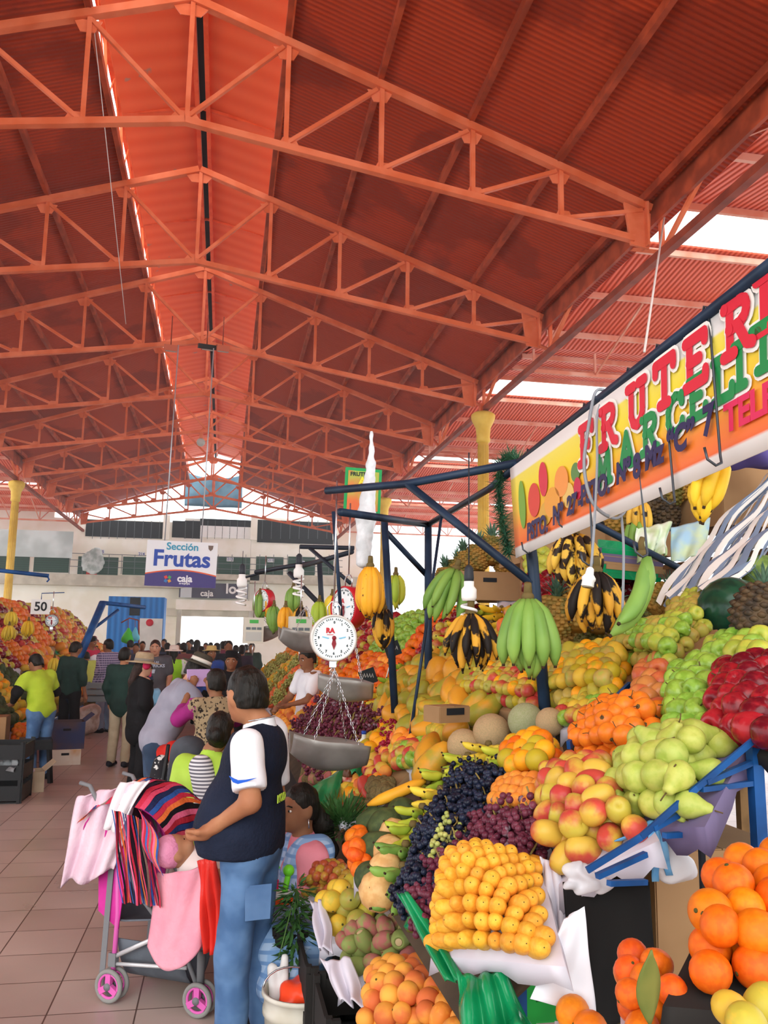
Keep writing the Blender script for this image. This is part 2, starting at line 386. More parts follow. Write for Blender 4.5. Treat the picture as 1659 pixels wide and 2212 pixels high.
# ---- valley girders, columns, side roofs
m_gird = M('girder_paint', '#9c4630', '#7d3626', scale=3, rough=.6)
def girder(s):
    g = empty('valley_girder', (s*6.32, 0, 0), 0, 'long lattice girder carrying the eave %s' % ('above the fruit stand with the banner' if s > 0 else 'opposite the banner stand'), 'girder', 'eave girders')
    mb = MB(); mb.bar((0, 3, 6.93), (0, 44, 6.93), .11, .11); mb.build('bottom_chord', m_gird, g)
    mb = MB(); mb.bar((0, 3, 7.95), (0, 44, 7.95), .1, .09); mb.build('top_chord', m_gird, g)
    y = 5.88; k = 0
    while y < 44:
        mb = MB(); mb.bar((0, y, 6.93), (0, y, 7.95), .06); mb.build('post', m_steel, g)
        for d in (-1.9, 1.9):
            mb = MB(); mb.bar((0, y, 6.95), (0, y+d, 7.95), .055); mb.build('diagonal_brace', m_steel, g)
        y += 4
    return g
girder(-1); girder(1)
def column(x, y, lab):
    g = empty('yellow_column', (x, y, 0), 0, lab, 'column', 'yellow cast columns')
    mb = MB(); mb.lathe([(.17, 0), (.17, .5), (.13, .6), (.115, 6.2)], n=14)
    for k in range(14):
        a = k*math.tau/14; mb.tube([(.118*math.cos(a), .118*math.sin(a), .7), (.11*math.cos(a), .11*math.sin(a), 6.1)], .016, 4)
    mb.build('shaft', m_yellow, g)
    mb = MB(); mb.lathe([(.13, 6.15), (.16, 6.2), (.15, 6.3), (.17, 6.5), (.25, 6.66), (.27, 6.72), (.27, 6.8), (.2, 6.86)], n=16); mb.build('capital', m_yellow, g)
    mb = MB(); mb.box((0, 0, 6.95), (.16, .16, .22)); mb.build('bearing_block', m_steel, g)
    return g
column(6.3, 17.88, 'yellow fluted column rising behind the stand with the fruit banner')
column(6.3, 29.88, 'far yellow column behind the green garland and blue pipes')
column(-6.3, 29.88, 'yellow column at the far stalls opposite, beside the gallery shutters')
ZS = 7.5
for s in (-1, 1):
    a, b = s*6.5, s*15.5; segs = [(-6, .9), (2.3, 10.5), (11.7, 18.7), (20.3, 27.3), (28.9, 36.3), (37.6, 44.3)]
    mb = MB(); pm = MB()
    for y0, y1 in segs:
        ym = (y0+y1)/2
        P = [(a, y0, ZS+.55), (b, y0, ZS+.55), (b, ym, ZS), (a, ym, ZS), (b, y1, ZS+.55), (a, y1, ZS+.55)]
        P2 = [(x, y, z+.03) for x, y, z in P]
        mb.add(P+P2, [(0, 3, 2, 1), (3, 5, 4, 2), (6, 7, 8, 9), (9, 8, 10, 11), (0, 1, 7, 6), (5, 11, 10, 4), (1, 2, 8, 7), (2, 4, 10, 8)])
        for y in np.linspace(y0+.1, y1-.1, 6):
            z = ZS+.55*abs(y-ym)/(ym-y0)-.07; pm.bar((a, y, z), (b, y, z), .06, .1)
        pm.bar((a, ym, ZS-.5), (b, ym, ZS-.5), .07)
        for k in range(8):
            x = a+(b-a)*k/7; pm.bar((x, ym, ZS-.5), (x, ym, ZS-.05), .04); pm.bar((x, ym, ZS-.5), (x, ym-2, ZS+.2), .035); pm.bar((x, ym, ZS-.5), (x, ym+2, ZS+.2), .035)
    tag(mb.build('ceiling_aisle', m_side), kind='structure', label='corrugated orange side roof broken by open daylight strips')
    tag(pm.build('trim_%d' % (5 if s < 0 else 6), M('side_frame', '#e8b09a', '#dd8a6e', scale=2, rough=.6)), kind='structure', label='pale purlins and struts under the side roof')
# ---- far end wall with two gallery floors
YE = 44.0
wb = {'cream': MB(), 'green': MB(), 'dark': MB(), 'slab': MB(), 'rail': MB(), 'white': MB()}
def wbox(k, x0, y0, x1, y1, d=0., t=.3):
    a = W(x0, (y0+y1)/2, YE-d); b = W(x1, (y0+y1)/2, YE-d); xm = (x0+x1)/2; z1 = W(xm, y0, YE-d).z; z0 = W(xm, y1, YE-d).z
    wb[k].box(((a.x+b.x)/2, YE-d+t/2, (z0+z1)/2), (b.x-a.x, t, z1-z0))
wbox('cream', -230, 1090, 110, 1335, 0)
wbox('cream', 60, 1122, 395, 1345, 0.02); wbox('cream', 540, 1122, 790, 1345, 0.02)
wbox('cream', 395, 1122, 540, 1328, 0.02); wbox('cream', 60, 1345, 383, 1440, .0)
wbox('cream', 548, 1345, 800, 1440, 0)
for x0, x1 in ((185, 352), (372, 398)): wbox('dark', x0, 1125, x1, 1161, .06, .1)
wbox('dark', 398, 1125, 432, 1163, .06, .1); wbox('white', 432, 1137, 542, 1162, .1, .1); wbox('dark', 432, 1122, 542, 1137, .07, .1)
wbox('dark', 556, 1126, 720, 1174, .06, .1)
for x in (352, 542, 720): wbox('cream', x, 1112, x+14, 1166, .3)
for x0, x1 in ((168, 255), (265, 318), (465, 540), (553, 612), (622, 680), (690, 720)): wbox('green', x0, 1203, x1, 1242, .06, .1)
for x0, x1 in ((-60, 0), (0, 64), (74, 150)): wbox('green', x0, 1172, x1, 1236, .06, .1)
wbox('slab', -220, 1238, 395, 1262, 1.0, 1.0); wbox('slab', 395, 1240, 560, 1252, 1., 1.); wbox('slab', 540, 1244, 800, 1262, 1.0, 1.)
wbox('cream', 380, 1296, 545, 1318, .7, .7); wbox('slab', 360, 1316, 560, 1332, .4, .4)
for x in (384, 540): wbox('cream', x-4, 1300, x+6, 1420, .5, .5)
for y in (1198, 1212, 1226): wbox('rail', 150, y, 395, y+1.3, 1.0, .03)
for y in (1206, 1220, 1232): wbox('rail', 464, y, 740, y+1.3, 1.0, .03)
for x in list(range(150, 400, 28))+list(range(470, 740, 30)): wbox('rail', x, 1198, x+1.2, 1240, 1.0, .03)
for x in list(range(200, 352, 18))+list(range(400, 542, 16))+list(range(566, 720, 20)): wbox('rail', x, 1124, x+1, 1164, .1, .03)
mr = {'cream': m_cream, 'green': m_green, 'dark': m_dark, 'slab': M('concrete', '#cfcab8', '#b9b4a2', scale=2, rough=.8), 'rail': M('grey_rail', '#6d7274', rough=.5, metal=.3), 'white': m_white}
for k, nm in (('cream', 'wall_back'), ('green', 'door_shutters'), ('dark', 'window_1'), ('slab', 'trim_7'), ('rail', 'trim_8'), ('white', 'window_2')):
    tag(wb[k].build(nm, mr[k]), kind='structure', label={'cream': 'cream gallery wall at the far end', 'green': 'green roller shutters of the upper gallery', 'dark': 'dark glazed openings of the top floor', 'slab': 'grey gallery slab edges', 'rail': 'thin gallery railings', 'white': 'bright window bay of the top floor'}[k])
# pale translucent wind panel at the far left
mb = MB(); a = W(-200, 1165, 40); b = W(158, 1165, 40); mb.box(((a.x+b.x)/2, 40, a.z), (b.x-a.x, .05, 1.2)); tag(mb.build('wall_panel', M('pale_panel', '#c9d2d0', '#a9b3b0', scale=.8, rough=.6)), kind='structure', label='pale grey panel above the gallery')
# blue tarpaulin hung in the gable
mb = MB(); a = W(402, 1020, 43.3); b = W(522, 1098, 43.3)
mb.grid(lambda u, v: (a.x+(b.x-a.x)*u, 43.3+.08*math.sin(9*u+3*v), a.z+(b.z-a.z)*v-.25*math.sin(math.pi*u)*(1-v)), 16, 10, .01)
tag(mb.build('blue_tarpaulin', M('tarp', '#6f9fb5', '#5b8aa3', scale=1.5, rough=.5)), 'faded blue tarpaulin hanging in the far gable', 'tarpaulin')
# ================================================================ fruit
def slopeR(X, Y): return .94+max(.6, .78-.125*(Y-2))*(X-1.27)          # the big stand on the right, rising away from the aisle
def slopeB(X, Y): return .75+1.0*(X-1.4)                               # the farther bays, steeper
def slopeF(X, Y): return .62+.5*(X-1.2)                              # low crates in front of it
def slopeL(X, Y): return .5+1.0*(-1.9-X)                              # stands across the aisle
def hit(x, y, surf, d0=.6, d1=40.):
    v = fw + RT*((x-829.5)/FPX) - UP*((y-1106)/FPX); v = v/v.y
    g = lambda d: (CAMPOS.z+v.z*d) - surf(CAMPOS.x+v.x*d, d)
    a, b = d0, d1
    for i in range(50):
        m = (a+b)/2
        if g(m) > 0: a = m
        else: b = m
    return CAMPOS+v*a
m_stem = M('fruit_stem', '#5d4a2a', rough=.8)
m_calyx = M('calyx', '#4c4a24', rough=.9)
mk = {
 'apple_red': M('apple_red', '#62101c', '#a8222a', scale=4, rough=.22, rnd=.18, rmix=.5, mix=.55, sharp=.5, coat=.3),
 'apple_green': M('apple_green', '#79a034', '#93b84a', scale=3, rough=.22, rnd=.12, coat=.3, hue=.012),
 'apple_pink': M('apple_pink', '#d08a48', '#c65a3c', scale=3, rough=.26, rnd=.1, rmix=.5, sharp=.7, coat=.2),
 'apple_mix': M('apple_mix', '#bfae44', '#b8403a', scale=3, rough=.3, rnd=.1, rmix=.8, sharp=.8, axis=0, amp=1.1),
 'apple_yellow': M('apple_yellow', '#b9b848', '#a0ae40', scale=3, rough=.3, rnd=.1),
 'guava': M('guava', '#a5a244', '#b89a4c', scale=3, rough=.35, rnd=.12, rmix=.4, hue=.015),
 'orange': M('orange_skin', '#ea7c12', '#e06e0c', scale=6, rough=.33, rnd=.08, bump=.25, bscale=220, hue=.012, coat=.15),
 'mandarin': M('mandarin_skin', '#e4701a', '#d66018', scale=5, rough=.35, rnd=.1, bump=.2, bscale=150, hue=.012),
 'orange_yellow': M('orange_yellow', '#f0a21e', '#b9a428', scale=2.5, rough=.38, rnd=.1, rmix=.6, bump=.15, bscale=150),
 'granadilla': M('granadilla_skin', '#e67e22', '#de7220', scale=4, rough=.35, rnd=.1, spot='#8a4a18', spots=.7, sscale=30),
 'apricot': M('apricot_skin', '#e2943a', '#da8030', scale=4, rough=.5, rnd=.1, rmix=.3),
 'peach': M('peach_skin', '#e8a242', '#d06a38', scale=2.2, rough=.6, rnd=.12, rmix=.7, mix=.6, sharp=.9, axis=0, amp=1.4),
 'mango': M('mango_skin', '#d0ac44', '#c0483c', scale=2.5, rough=.35, rnd=.1, rmix=.8, sharp=.6, axis=0, amp=1.1),
 'mango_o': M('mango_orange', '#ee9a34', '#e0683a', scale=2.5, rough=.4, rnd=.1, rmix=.5, sharp=.35),
 'pear': M('pear_skin', '#a3b04a', '#b6bc5c', scale=3, rough=.4, rnd=.12, spot='#7f8238', spots=.66, sscale=70, hue=.015),
 'prickly': M('prickly_pear_skin', '#7d8a4a', '#a5605a', scale=2.5, rough=.55, rnd=.15, rmix=.9, sharp=.3, spot='#5e5a34', spots=.68, sscale=90, bump=.3, bscale=60),
 'yellow': M('yellow_fruit_skin', '#d8b23c', '#b9aa3c', scale=3, rough=.45, rnd=.12, rmix=.5, spot='#7a4a20', spots=.72, sscale=28),
 'plum': M('yellow_plum_skin', '#b08a34', '#a84e30', scale=3, rough=.35, rnd=.15, rmix=.7, sharp=.3),
 'tumbo': M('tumbo_skin', '#ebb03e', '#e0a030', scale=4, rough=.5, rnd=.12, spot='#9a6a30', spots=.7, sscale=40, hue=.01),
 'kiwi': M('kiwi_skin', '#7a6a42', '#665636', scale=8, rough=.8, rnd=.15),
 'avocado': M('avocado_skin', '#3c4a2c', '#4c5a34', scale=5, rough=.6, rnd=.15, bump=.3, bscale=60),
 'papaya': M('papaya_skin', '#d8962c', '#9a9434', scale=1.6, rough=.4, rnd=.08, rmix=.4, sharp=.3, spot='#a05a20', spots=.72, sscale=16),
 'melon': M('melon_skin', '#cba97e', '#b9a176', scale=40, rough=.75, rnd=.05, bump=.5, bscale=90),
 'melon_g': M('melon_green_skin', '#b0b088', '#a3a878', scale=40, rough=.75, bump=.5, bscale=90),
 'pepino': M('pepino_skin', '#dcb478', '#cfa064', scale=5, rough=.45, rnd=.06),
 'watermelon': M('watermelon_skin', '#17382a', '#1f4a34', scale=5, rough=.25, coat=.3),
 'grape_black': M('grape_black', '#181c2c', '#242c40', scale=9, rough=.3, rnd=.1),
 'grape_red': M('grape_red', '#5a2436', '#743848', scale=9, rough=.35, rnd=.1, spot='#87707a', spots=.6, sscale=20),
 'grape_bright': M('grape_bright', '#8a1430', '#a02440', scale=9, rough=.25, rnd=.1),
 'grape_green': M('grape_green', '#b0b064', '#9fa858', scale=9, rough=.35, rnd=.1),
 'banana': M('banana_skin', '#e8c030', '#dcb42c', scale=4, rough=.5, rnd=.1, spot='#4a3418', spots=.66, sscale=28),
 'banana_y': M('banana_yellow', '#e9cc44', '#d8c040', scale=4, rough=.5, rnd=.08, spot='#6a5420', spots=.7, sscale=30),
 'banana_s': M('banana_spotted', '#e0b848', '#d0a03c', scale=4, rough=.55, rnd=.1, spot='#2c2018', spots=.52, sscale=17),
 'banana_k': M('banana_blackened', '#dca838', '#c8902c', scale=4, rough=.6, rnd=.1, spot='#1e1814', spots=.47, sscale=14, stretch=(1, 1, .5)),
 'banana_o': M('banana_orange', '#eaa82c', '#d99a28', scale=4, rough=.5, rnd=.1, spot='#5a3a1a', spots=.66, sscale=22),
 'banana_g': M('plantain_green', '#6a9040', '#7fa24a', scale=4, rough=.45, rnd=.1, spot='#5a5a30', spots=.7, sscale=26),
 'banana_yg': M('banana_yellow_green', '#c0c03c', '#9cb43a', scale=3, rough=.5, rnd=.12, rmix=.5),
 'pine': M('pineapple_skin', '#a9803c', '#6f6a34', scale=3, rough=.6, rnd=.12, rmix=.4),
 'pine_d': M('pineapple_dark', '#5c4a34', '#3c342c', scale=6, rough=.65, rnd=.1),
 'leaf': M('pineapple_leaf', '#4a6a58', '#5f8068', scale=6, rough=.5, rnd=.15),
}
def lathe_mesh(name, prof, mats, n=16, lobes=0, la=0.):
    mb = MB(); mb.lathe(prof, n=n)
    if lobes: mb.v = [(x*(1+la*math.cos(lobes*math.atan2(y, x))), y*(1+la*math.cos(lobes*math.atan2(y, x))), z) for x, y, z in mb.v]
    return mb.mesh(name, mats)
def prof_f(f, m=10): return [(max(f(i/m)[0], 0), f(i/m)[1]) for i in range(m+1)]
P_round = prof_f(lambda t: (.5*math.sin(math.pi*t), -.48*math.cos(math.pi*t)))
P_apple = [(0, -.36), (.1, -.42), (.22, -.44), (.36, -.34), (.46, -.12), (.5, .1), (.46, .28), (.34, .41), (.2, .44), (.09, .4), (.02, .31), (0, .3)]
P_long = prof_f(lambda t: (.5*math.sin(math.pi*t)**.75, -.62*math.cos(math.pi*t)))
P_mango = prof_f(lambda t: (.47*math.sin(math.pi*t)**.7*(1.08-.18*t), -.66*math.cos(math.pi*t)))
P_tumbo = prof_f(lambda t: (.5*math.sin(math.pi*t)**.6, -1.25*math.cos(math.pi*t)), 12)
P_pear = [(0, -.5), (.14, -.53), (.32, -.48), (.46, -.3), (.5, -.08), (.44, .14), (.32, .34), (.23, .52), (.19, .66), (.13, .74), (.03, .74), (0, .72)]
P_prick = [(0, -.68), (.16, -.66), (.34, -.52), (.47, -.25), (.5, .05), (.46, .32), (.36, .55), (.29, .63), (.24, .62), (.2, .56), (0, .54)]
P_papaya = [(0, -.85), (.18, -.82), (.38, -.62), (.49, -.3), (.5, 0), (.42, .4), (.3, .72), (.16, .95), (0, 1.0)]
P_avo = [(0, -.6), (.2, -.57), (.4, -.4), (.5, -.1), (.46, .2), (.34, .5), (.22, .72), (.1, .82), (0, .83)]
PROF = {'round': (P_round, 0, 0), 'apple': (P_apple, 5, .02), 'long': (P_long, 0, 0), 'tumbo': (P_tumbo, 0, 0), 'pear': (P_pear, 3, .02), 'prick': (P_prick, 0, 0), 'papaya': (P_papaya, 5, .02), 'avo': (P_avo, 0, 0), 'ribbed': (P_round, 9, .04), 'mango': (P_mango, 2, .06)}
MESH = {}
def fmesh(shape, mat, n=14):
    k = (shape, mat, n)
    if k not in MESH: p, lo, la = PROF[shape]; MESH[k] = lathe_mesh(shape+'_'+mat, p, mk[mat], n, lo, la)
    return MESH[k]
def simple_mesh(key, fn, mat):
    if key not in MESH: mb = MB(); fn(mb); MESH[key] = mb.mesh(key, mat)
    return MESH[key]
def stem_mesh(kind):
    if kind == 'stem': return simple_mesh('stem', lambda mb: mb.tube([(0, 0, .3), (.02, 0, .45), (.06, .02, .58)], .025, 5), m_stem)
    if kind == 'pear_stem': return simple_mesh('pear_stem', lambda mb: mb.tube([(0, 0, .72), (.02, 0, .88), (.09, .02, 1.05)], .025, 5), m_stem)
    if kind == 'button': return simple_mesh('button', lambda mb: mb.lathe([(.055, .465), (.05, .49), (.03, .5), (0, .492)], n=8), m_calyx)
    if kind == 'tip': return simple_mesh('tip', lambda mb: mb.lathe([(.035, 1.235), (.03, 1.258), (0, 1.26)], n=7), m_calyx)
    if kind == 'stalk': return simple_mesh('stalk', lambda mb: (mb.tube([(0, 0, .45), (.03, 0, .62), (.1, .03, .8)], .022, 5), mb.lathe([(.12, .45), (.1, .49), (0, .5)], n=6)), m_stem)
    if kind == 'scar': return simple_mesh('scar', lambda mb: mb.lathe([(.2, .565), (.17, .58), (0, .57)], n=10), M('scar', '#b9a27a', rough=.8))
def rndrot(): return Euler((random.uniform(0, 6.28), random.uniform(0, 6.28), random.uniform(0, 6.28)))
def obj(name, me, loc, rot, sc, label, cat, group=None, part=None):
    o = bpy.data.objects.new(name, me); COL.objects.link(o); o.location = loc; o.rotation_euler = rot
    o.scale = sc if isinstance(sc, (tuple, list)) else (sc, sc, sc)
    tag(o, label, cat, group)
    if part:
        c = bpy.data.objects.new({'button': 'stem_button', 'tip': 'blossom_tip', 'scar': 'flower_scar', 'pear_stem': 'stem'}.get(part, part), stem_mesh(part)); COL.objects.link(c); c.parent = o
    return o
FR = []
def px(p):
    v = p-CAMPOS; z = v.dot(fw); return (829.5+FPX*v.dot(RT)/z, 1106-FPX*v.dot(UP)/z, z) if z > .1 else (-9999, -9999, z)
def flush_fruit(cap=300):
    by = {}
    for r in FR:
        x, y, z = px(r[2])
        if -160 < x < 1820 and -100 < y < 2380: by.setdefault(r[0], []).append((r[4]/z, r))
    for nm, rs in by.items():
        rs.sort(key=lambda t: -t[0])
        for q, r in rs[:cap]: obj(r[0], r[1], r[2], r[3], r[4], r[5], r[6], r[7], r[8] if q > .02 else None)
        rest = [r for q, r in rs[cap:]]
        if rest:
            V = []; F = []; MI = []; mats = []; nv = 0
            for r in rest:
                me = r[1]; v = np.empty(len(me.vertices)*3); me.vertices.foreach_get('co', v); v = v.reshape(-1, 3)*r[4]
                v = v@np.array(r[3].to_matrix()).T+np.array(r[2]); V.append(v)
                m_ = me.materials[0]
                if m_ not in mats: mats.append(m_)
                F += [tuple(i+nv for i in q.vertices) for q in me.polygons]; MI += [mats.index(m_)]*len(me.polygons); nv += len(v)
            me = bpy.data.meshes.new(nm); me.from_pydata(np.concatenate(V).tolist(), [], F)
            for m_ in mats: me.materials.append(m_)
            me.polygons.foreach_set('material_index', MI); me.polygons.foreach_set('use_smooth', [True]*len(F)); me.update()
            o = bpy.data.objects.new('distant_'+nm, me); COL.objects.link(o); tag(o, 'small '+nm.replace('_', ' ')+' fruit far down the stands, too many to count', rest[0][6], None, 'stuff')
def quad(q, surf):
    return [W(*p) if len(p) == 3 else hit(p[0], p[1], surf) for p in q]
LINERS = {'paper': M('white_paper', '#d9d6de', '#cbc8d4', scale=3, rough=.8), 'green': M('green_plastic', '#12925a', '#0f7f4c', scale=5, rough=.18, coat=.4, bump=.5, bscale=9), 'card': M('cardboard', '#a5825c', '#94734f', scale=3, rough=.85), 'dark': M('dark_crate', '#2a2826', rough=.8), 'purple': M('purple_tissue', '#6b6080', rough=.7)}
LNAME = {'paper': ('paper_liner', 'liner', 'white paper sheet'), 'green': ('plastic_liner', 'liner', 'green plastic sheet'), 'card': ('cardboard_tray', 'tray', 'brown cardboard tray'), 'dark': ('crate_base', 'crate', 'dark crate'), 'purple': ('tissue_liner', 'liner', 'purple tissue sheet')}
def bilerp(c, u, v): return (c[0]*(1-u)+c[1]*u)*(1-v)+(c[3]*(1-u)+c[2]*u)*v
def pile(name, shapes, q, sp, label, cat, surf=slopeR, size=.95, bulge=.0, layers=1, part=None, liner='paper', out=None, jit=.28, var=.1, under=None, lab2=None, align=None, skirt=.05, n=14):
    """shapes: list of (profile, material); q: four corners of the heap's bed, sp: pitch in metres"""
    c = q if isinstance(q[0], Vector) else quad(q, surf); a = (c[1]-c[0]+c[2]-c[3])/2; b = (c[3]-c[0]+c[2]-c[1])/2
    nrm = a.cross(b).normalized()
    if nrm.z < 0: nrm = -nrm
    nu = max(1, round(a.length/sp)); nv = max(1, round(b.length/(sp*(.8 if align else .88))))
    grp = label.replace(' in ', 's in ', 1) if False else cat+'s: '+label
    k = 0
    for ly in range(layers):
        for j in range(nv-ly if nv > 1 else 1):
            for i in range(max(1, nu-(j+ly) % 2 if nu > 1 else 1)):
                u = (i+.5+.5*((j+ly) % 2)+random.uniform(-jit, jit)*.5)/nu; v = (j+.5+.5*ly+random.uniform(-jit, jit)*.5)/nv
                p = bilerp(c, u, v)+nrm*(bulge*math.sin(math.pi*min(max(u, 0), 1))*math.sin(math.pi*min(max(v, 0), 1))+ly*sp*.72+random.uniform(-.1, .1)*sp)
                sh, mt = random.choice(shapes); s = sp*size*random.uniform(1-var, 1+var)
                if align == 'out':
                    d = (nrm*.75-fw*.65+a.normalized()*((u-.45)*(7 if u < .45 else 3.2) if v > .2 else -6+2*u)+b.normalized()*(v-.6)*1.2).normalized(); rot = d.to_track_quat('Z', 'Y').to_euler(); p = p+d*.0
                elif align == 'up': rot = Euler((random.uniform(-.5, .5), random.uniform(-.5, .5), random.uniform(0, 6.28)))
                else: rot = rndrot()
                FR.append((name, fmesh(sh, mt, n), p, rot, s, label, cat, grp, part)); k += 1
    if liner:
        e = .045; mb = MB(); dn = nrm*(sp*.42)
        def P(u, v, d):
            uu = -e+u*(1+2*e); vv = -e+v*(1+2*e); bb = bulge*max(0, math.sin(math.pi*uu))*max(0, math.sin(math.pi*vv))
            return bilerp(c, uu, vv)+nrm*bb-dn-nrm*d
        w = 9
        top = [[P(i/w, j/w, 0) for i in range(w+1)] for j in range(w+1)]; ring = [(0, i) for i in range(w)]+[(j, w) for j in range(w)]+[(w, w-i) for i in range(w)]+[(w-j, 0) for j in range(w)]
        mb.grid(lambda u, v: P(u, v, 0), w, w)
        tp = [top[j][i] for j, i in ring]; wv = [.75+.25*math.sin(i*1.9)+.2*math.sin(i*.7+1) for i in range(len(ring))]
        bt = [p+Vector((0, 0, -skirt*x))-nrm*.01+(p-bilerp(c, .5, .5))*.06*x for p, x in zip(tp, wv)]
        m_ = len(tp); mb.smooth = True; mb.add(tp+bt, [(i, m_+i, m_+(i+1) % m_, (i+1) % m_) for i in range(m_)]+[tuple(range(2*m_-1, m_-1, -1))])
        nm, ct, tx = LNAME[liner]; o = mb.build(nm, LINERS[liner]); tag(o, (tx.split(' ')[0]+' '+tx.split(' ')[-1]+' under the '+(under or label if ' heap along' in label else label.split(' ', 1)[1])).strip(), ct)
        o.data.materials[0] = LINERS[liner]
    return c, nrm
# ---- bunches
def bunch_mesh(mat, seed, nb=46, r=.0105, L=.15):
    rg = random.Random(seed); mb = MB()
    for i in range(nb):
        t = rg.random(); rr = (.05*(1-t)**.6+.012)*math.sqrt(rg.uniform(.35, 1)); a = rg.uniform(0, 6.28)
        mb.ball((rr*math.cos(a), rr*math.sin(a)*.8, -L*t+L/2), r*rg.uniform(.85, 1.1), 8, 6)
    return mb.mesh('grape_berries', mk[mat])
def grapes(name, mat, q, label, n, surf=slopeR, sc=1., bulge=.04, liner='paper', lift=.02, cols=None):
    c = q if isinstance(q[0], Vector) else quad(q, surf); a = c[1]-c[0]; b = c[3]-c[0]; nrm = a.cross(b).normalized()
    if nrm.z < 0: nrm = -nrm
    me = [MESH.setdefault((mat, i), bunch_mesh(mat, i+hash(mat) % 50)) if (mat, i) not in MESH else MESH[(mat, i)] for i in range(3)]
    st = simple_mesh('bunch_stem', lambda mb: mb.tube([(0, 0, -.04), (0, 0, .08), (.012, .006, .11)], .003, 5), M('green_stem', '#8a7a44', rough=.8))
    nu = cols or max(1, round(math.sqrt(n*a.length/max(b.length, .01)))); nv = max(1, math.ceil(n/nu))
    for j in range(nv):
        for i in range(nu):
            u = (i+.5+random.uniform(-.2, .2))/nu; v = (j+.5+random.uniform(-.2, .2))/nv
            p = bilerp(c, u, v)+nrm*(lift+bulge*math.sin(math.pi*u)*math.sin(math.pi*v))
            o = empty(name, p, 0, label, 'grapes', 'grape bunches: '+label)
            o.rotation_euler = ((c[0]-c[3]).normalized()+Vector((random.uniform(-.5, .5), random.uniform(-.5, .5), random.uniform(-.2, .5)))).to_track_quat('Z', 'Y').to_euler(); o.scale = (sc,)*3
            for nm, m_ in (('berries', random.choice(me)), ('stem', st)):
                x = bpy.data.objects.new(nm, m_); COL.objects.link(x); x.parent = o
    if liner:
        e = .04; mb = MB(); mb.grid(lambda u, v: bilerp(c, -e+u*(1+2*e), -e+v*(1+2*e))+nrm*(bulge*math.sin(math.pi*u)*math.sin(math.pi*v)-.035), 8, 8, .02 if (c[1]-c[0]).cross(c[3]-c[0]).z > 0 else -.02)
        nm, ct, tx = LNAME[liner]; tag(mb.build(nm, LINERS[liner]), tx+' under the '+label.split(' ', 1)[1], ct)
def finger_mesh(mat, L=.17, r=.019, bend=.9, n=9):
    k = ('finger', mat, round(L, 3), round(r, 4), bend)
    if k in MESH: return MESH[k]
    mb = MB(); pts = []; rs = []; m = 9; Rr = L/bend
    for i in range(m+1):
        t = i/m; a = bend*t; pts.append((Rr*(1-math.cos(a)), 0, -Rr*math.sin(a))); rs.append(r*min(1, .42+2.6*t if t < .25 else 1)*(1 if t < .72 else max(.22, 1-((t-.72)/.28)**1.7*.85)))
    mb.tube(pts, rs, n); mb.v = [(x, y*.92, z) for x, y, z in mb.v]
    mb.cur = 1; e = Vector(pts[-1]); d = (e-Vector(pts[-2])).normalized(); mb.tube([e-d*.002, e+d*.008], r*.22, 5)
    MESH[k] = mb.mesh('banana', [mk[mat], M('banana_tip', '#3a2a1c', rough=.9)]); return MESH[k]
def banana_hand(loc, mat, label, n=8, L=.17, r=.019, rows=2, spread=2.2, face=None, hang=True, bend=.9, group=None, name='banana_bunch', tilt=(0, 0, 0), crown=.03, cone_=.45):
    """crown at loc, fingers hanging and curving; each finger a part"""
    o = empty(name, loc, 0, label, 'bananas', group)
    f = math.atan2(CAMPOS.y-loc[1], CAMPOS.x-loc[0]) if face is None else face
    mb = MB(); mb.ball((0, 0, .0), (crown, crown*.8, crown*.7), 9, 6); mb.tube([(0, 0, 0), (0, 0, .035), (.008, 0, .05)] if hang else [(0, 0, 0), (0, 0, .012)], [crown*.6, crown*.5, crown*.45] if hang else crown*.6, 7); mb.build('crown', M('banana_crown', '#6a5a34', rough=.8), o)
    per = math.ceil(n/rows); me = finger_mesh(mat, L, r, bend)
    for j in range(rows):
        for i in range(per):
            if j*per+i >= n: break
            a = (i-(per-1)/2)/max(per-1, 1)*spread+random.uniform(-.06, .06)+j*.12
            x = bpy.data.objects.new('banana', me); COL.objects.link(x); x.parent = o
            out = cone_*(1-.35*j)+random.uniform(-.06, .06); R0 = crown*.7
            x.location = (R0*math.cos(a), R0*math.sin(a), -.012-.028*j)
            s = random.uniform(.9, 1.06); x.scale = (s, s, s)
            # bend toward the inside: local +x is the inner side of the curve
            x.rotation_euler = (Matrix.Rotation(a, 3, 'Z') @ Matrix.Rotation(-out, 3, 'Y') @ Matrix.Rotation(math.pi, 3, 'Z')).to_euler() if hang else (Matrix.Rotation(a, 3, 'Z') @ Matrix.Rotation(-1.25+.3*j, 3, 'Y')).to_euler()
    o.rotation_euler = (Matrix.Rotation(tilt[1], 3, 'Y') @ Matrix.Rotation(tilt[0], 3, 'X') @ Matrix.Rotation(f+tilt[2], 3, 'Z')).to_euler()
    return o
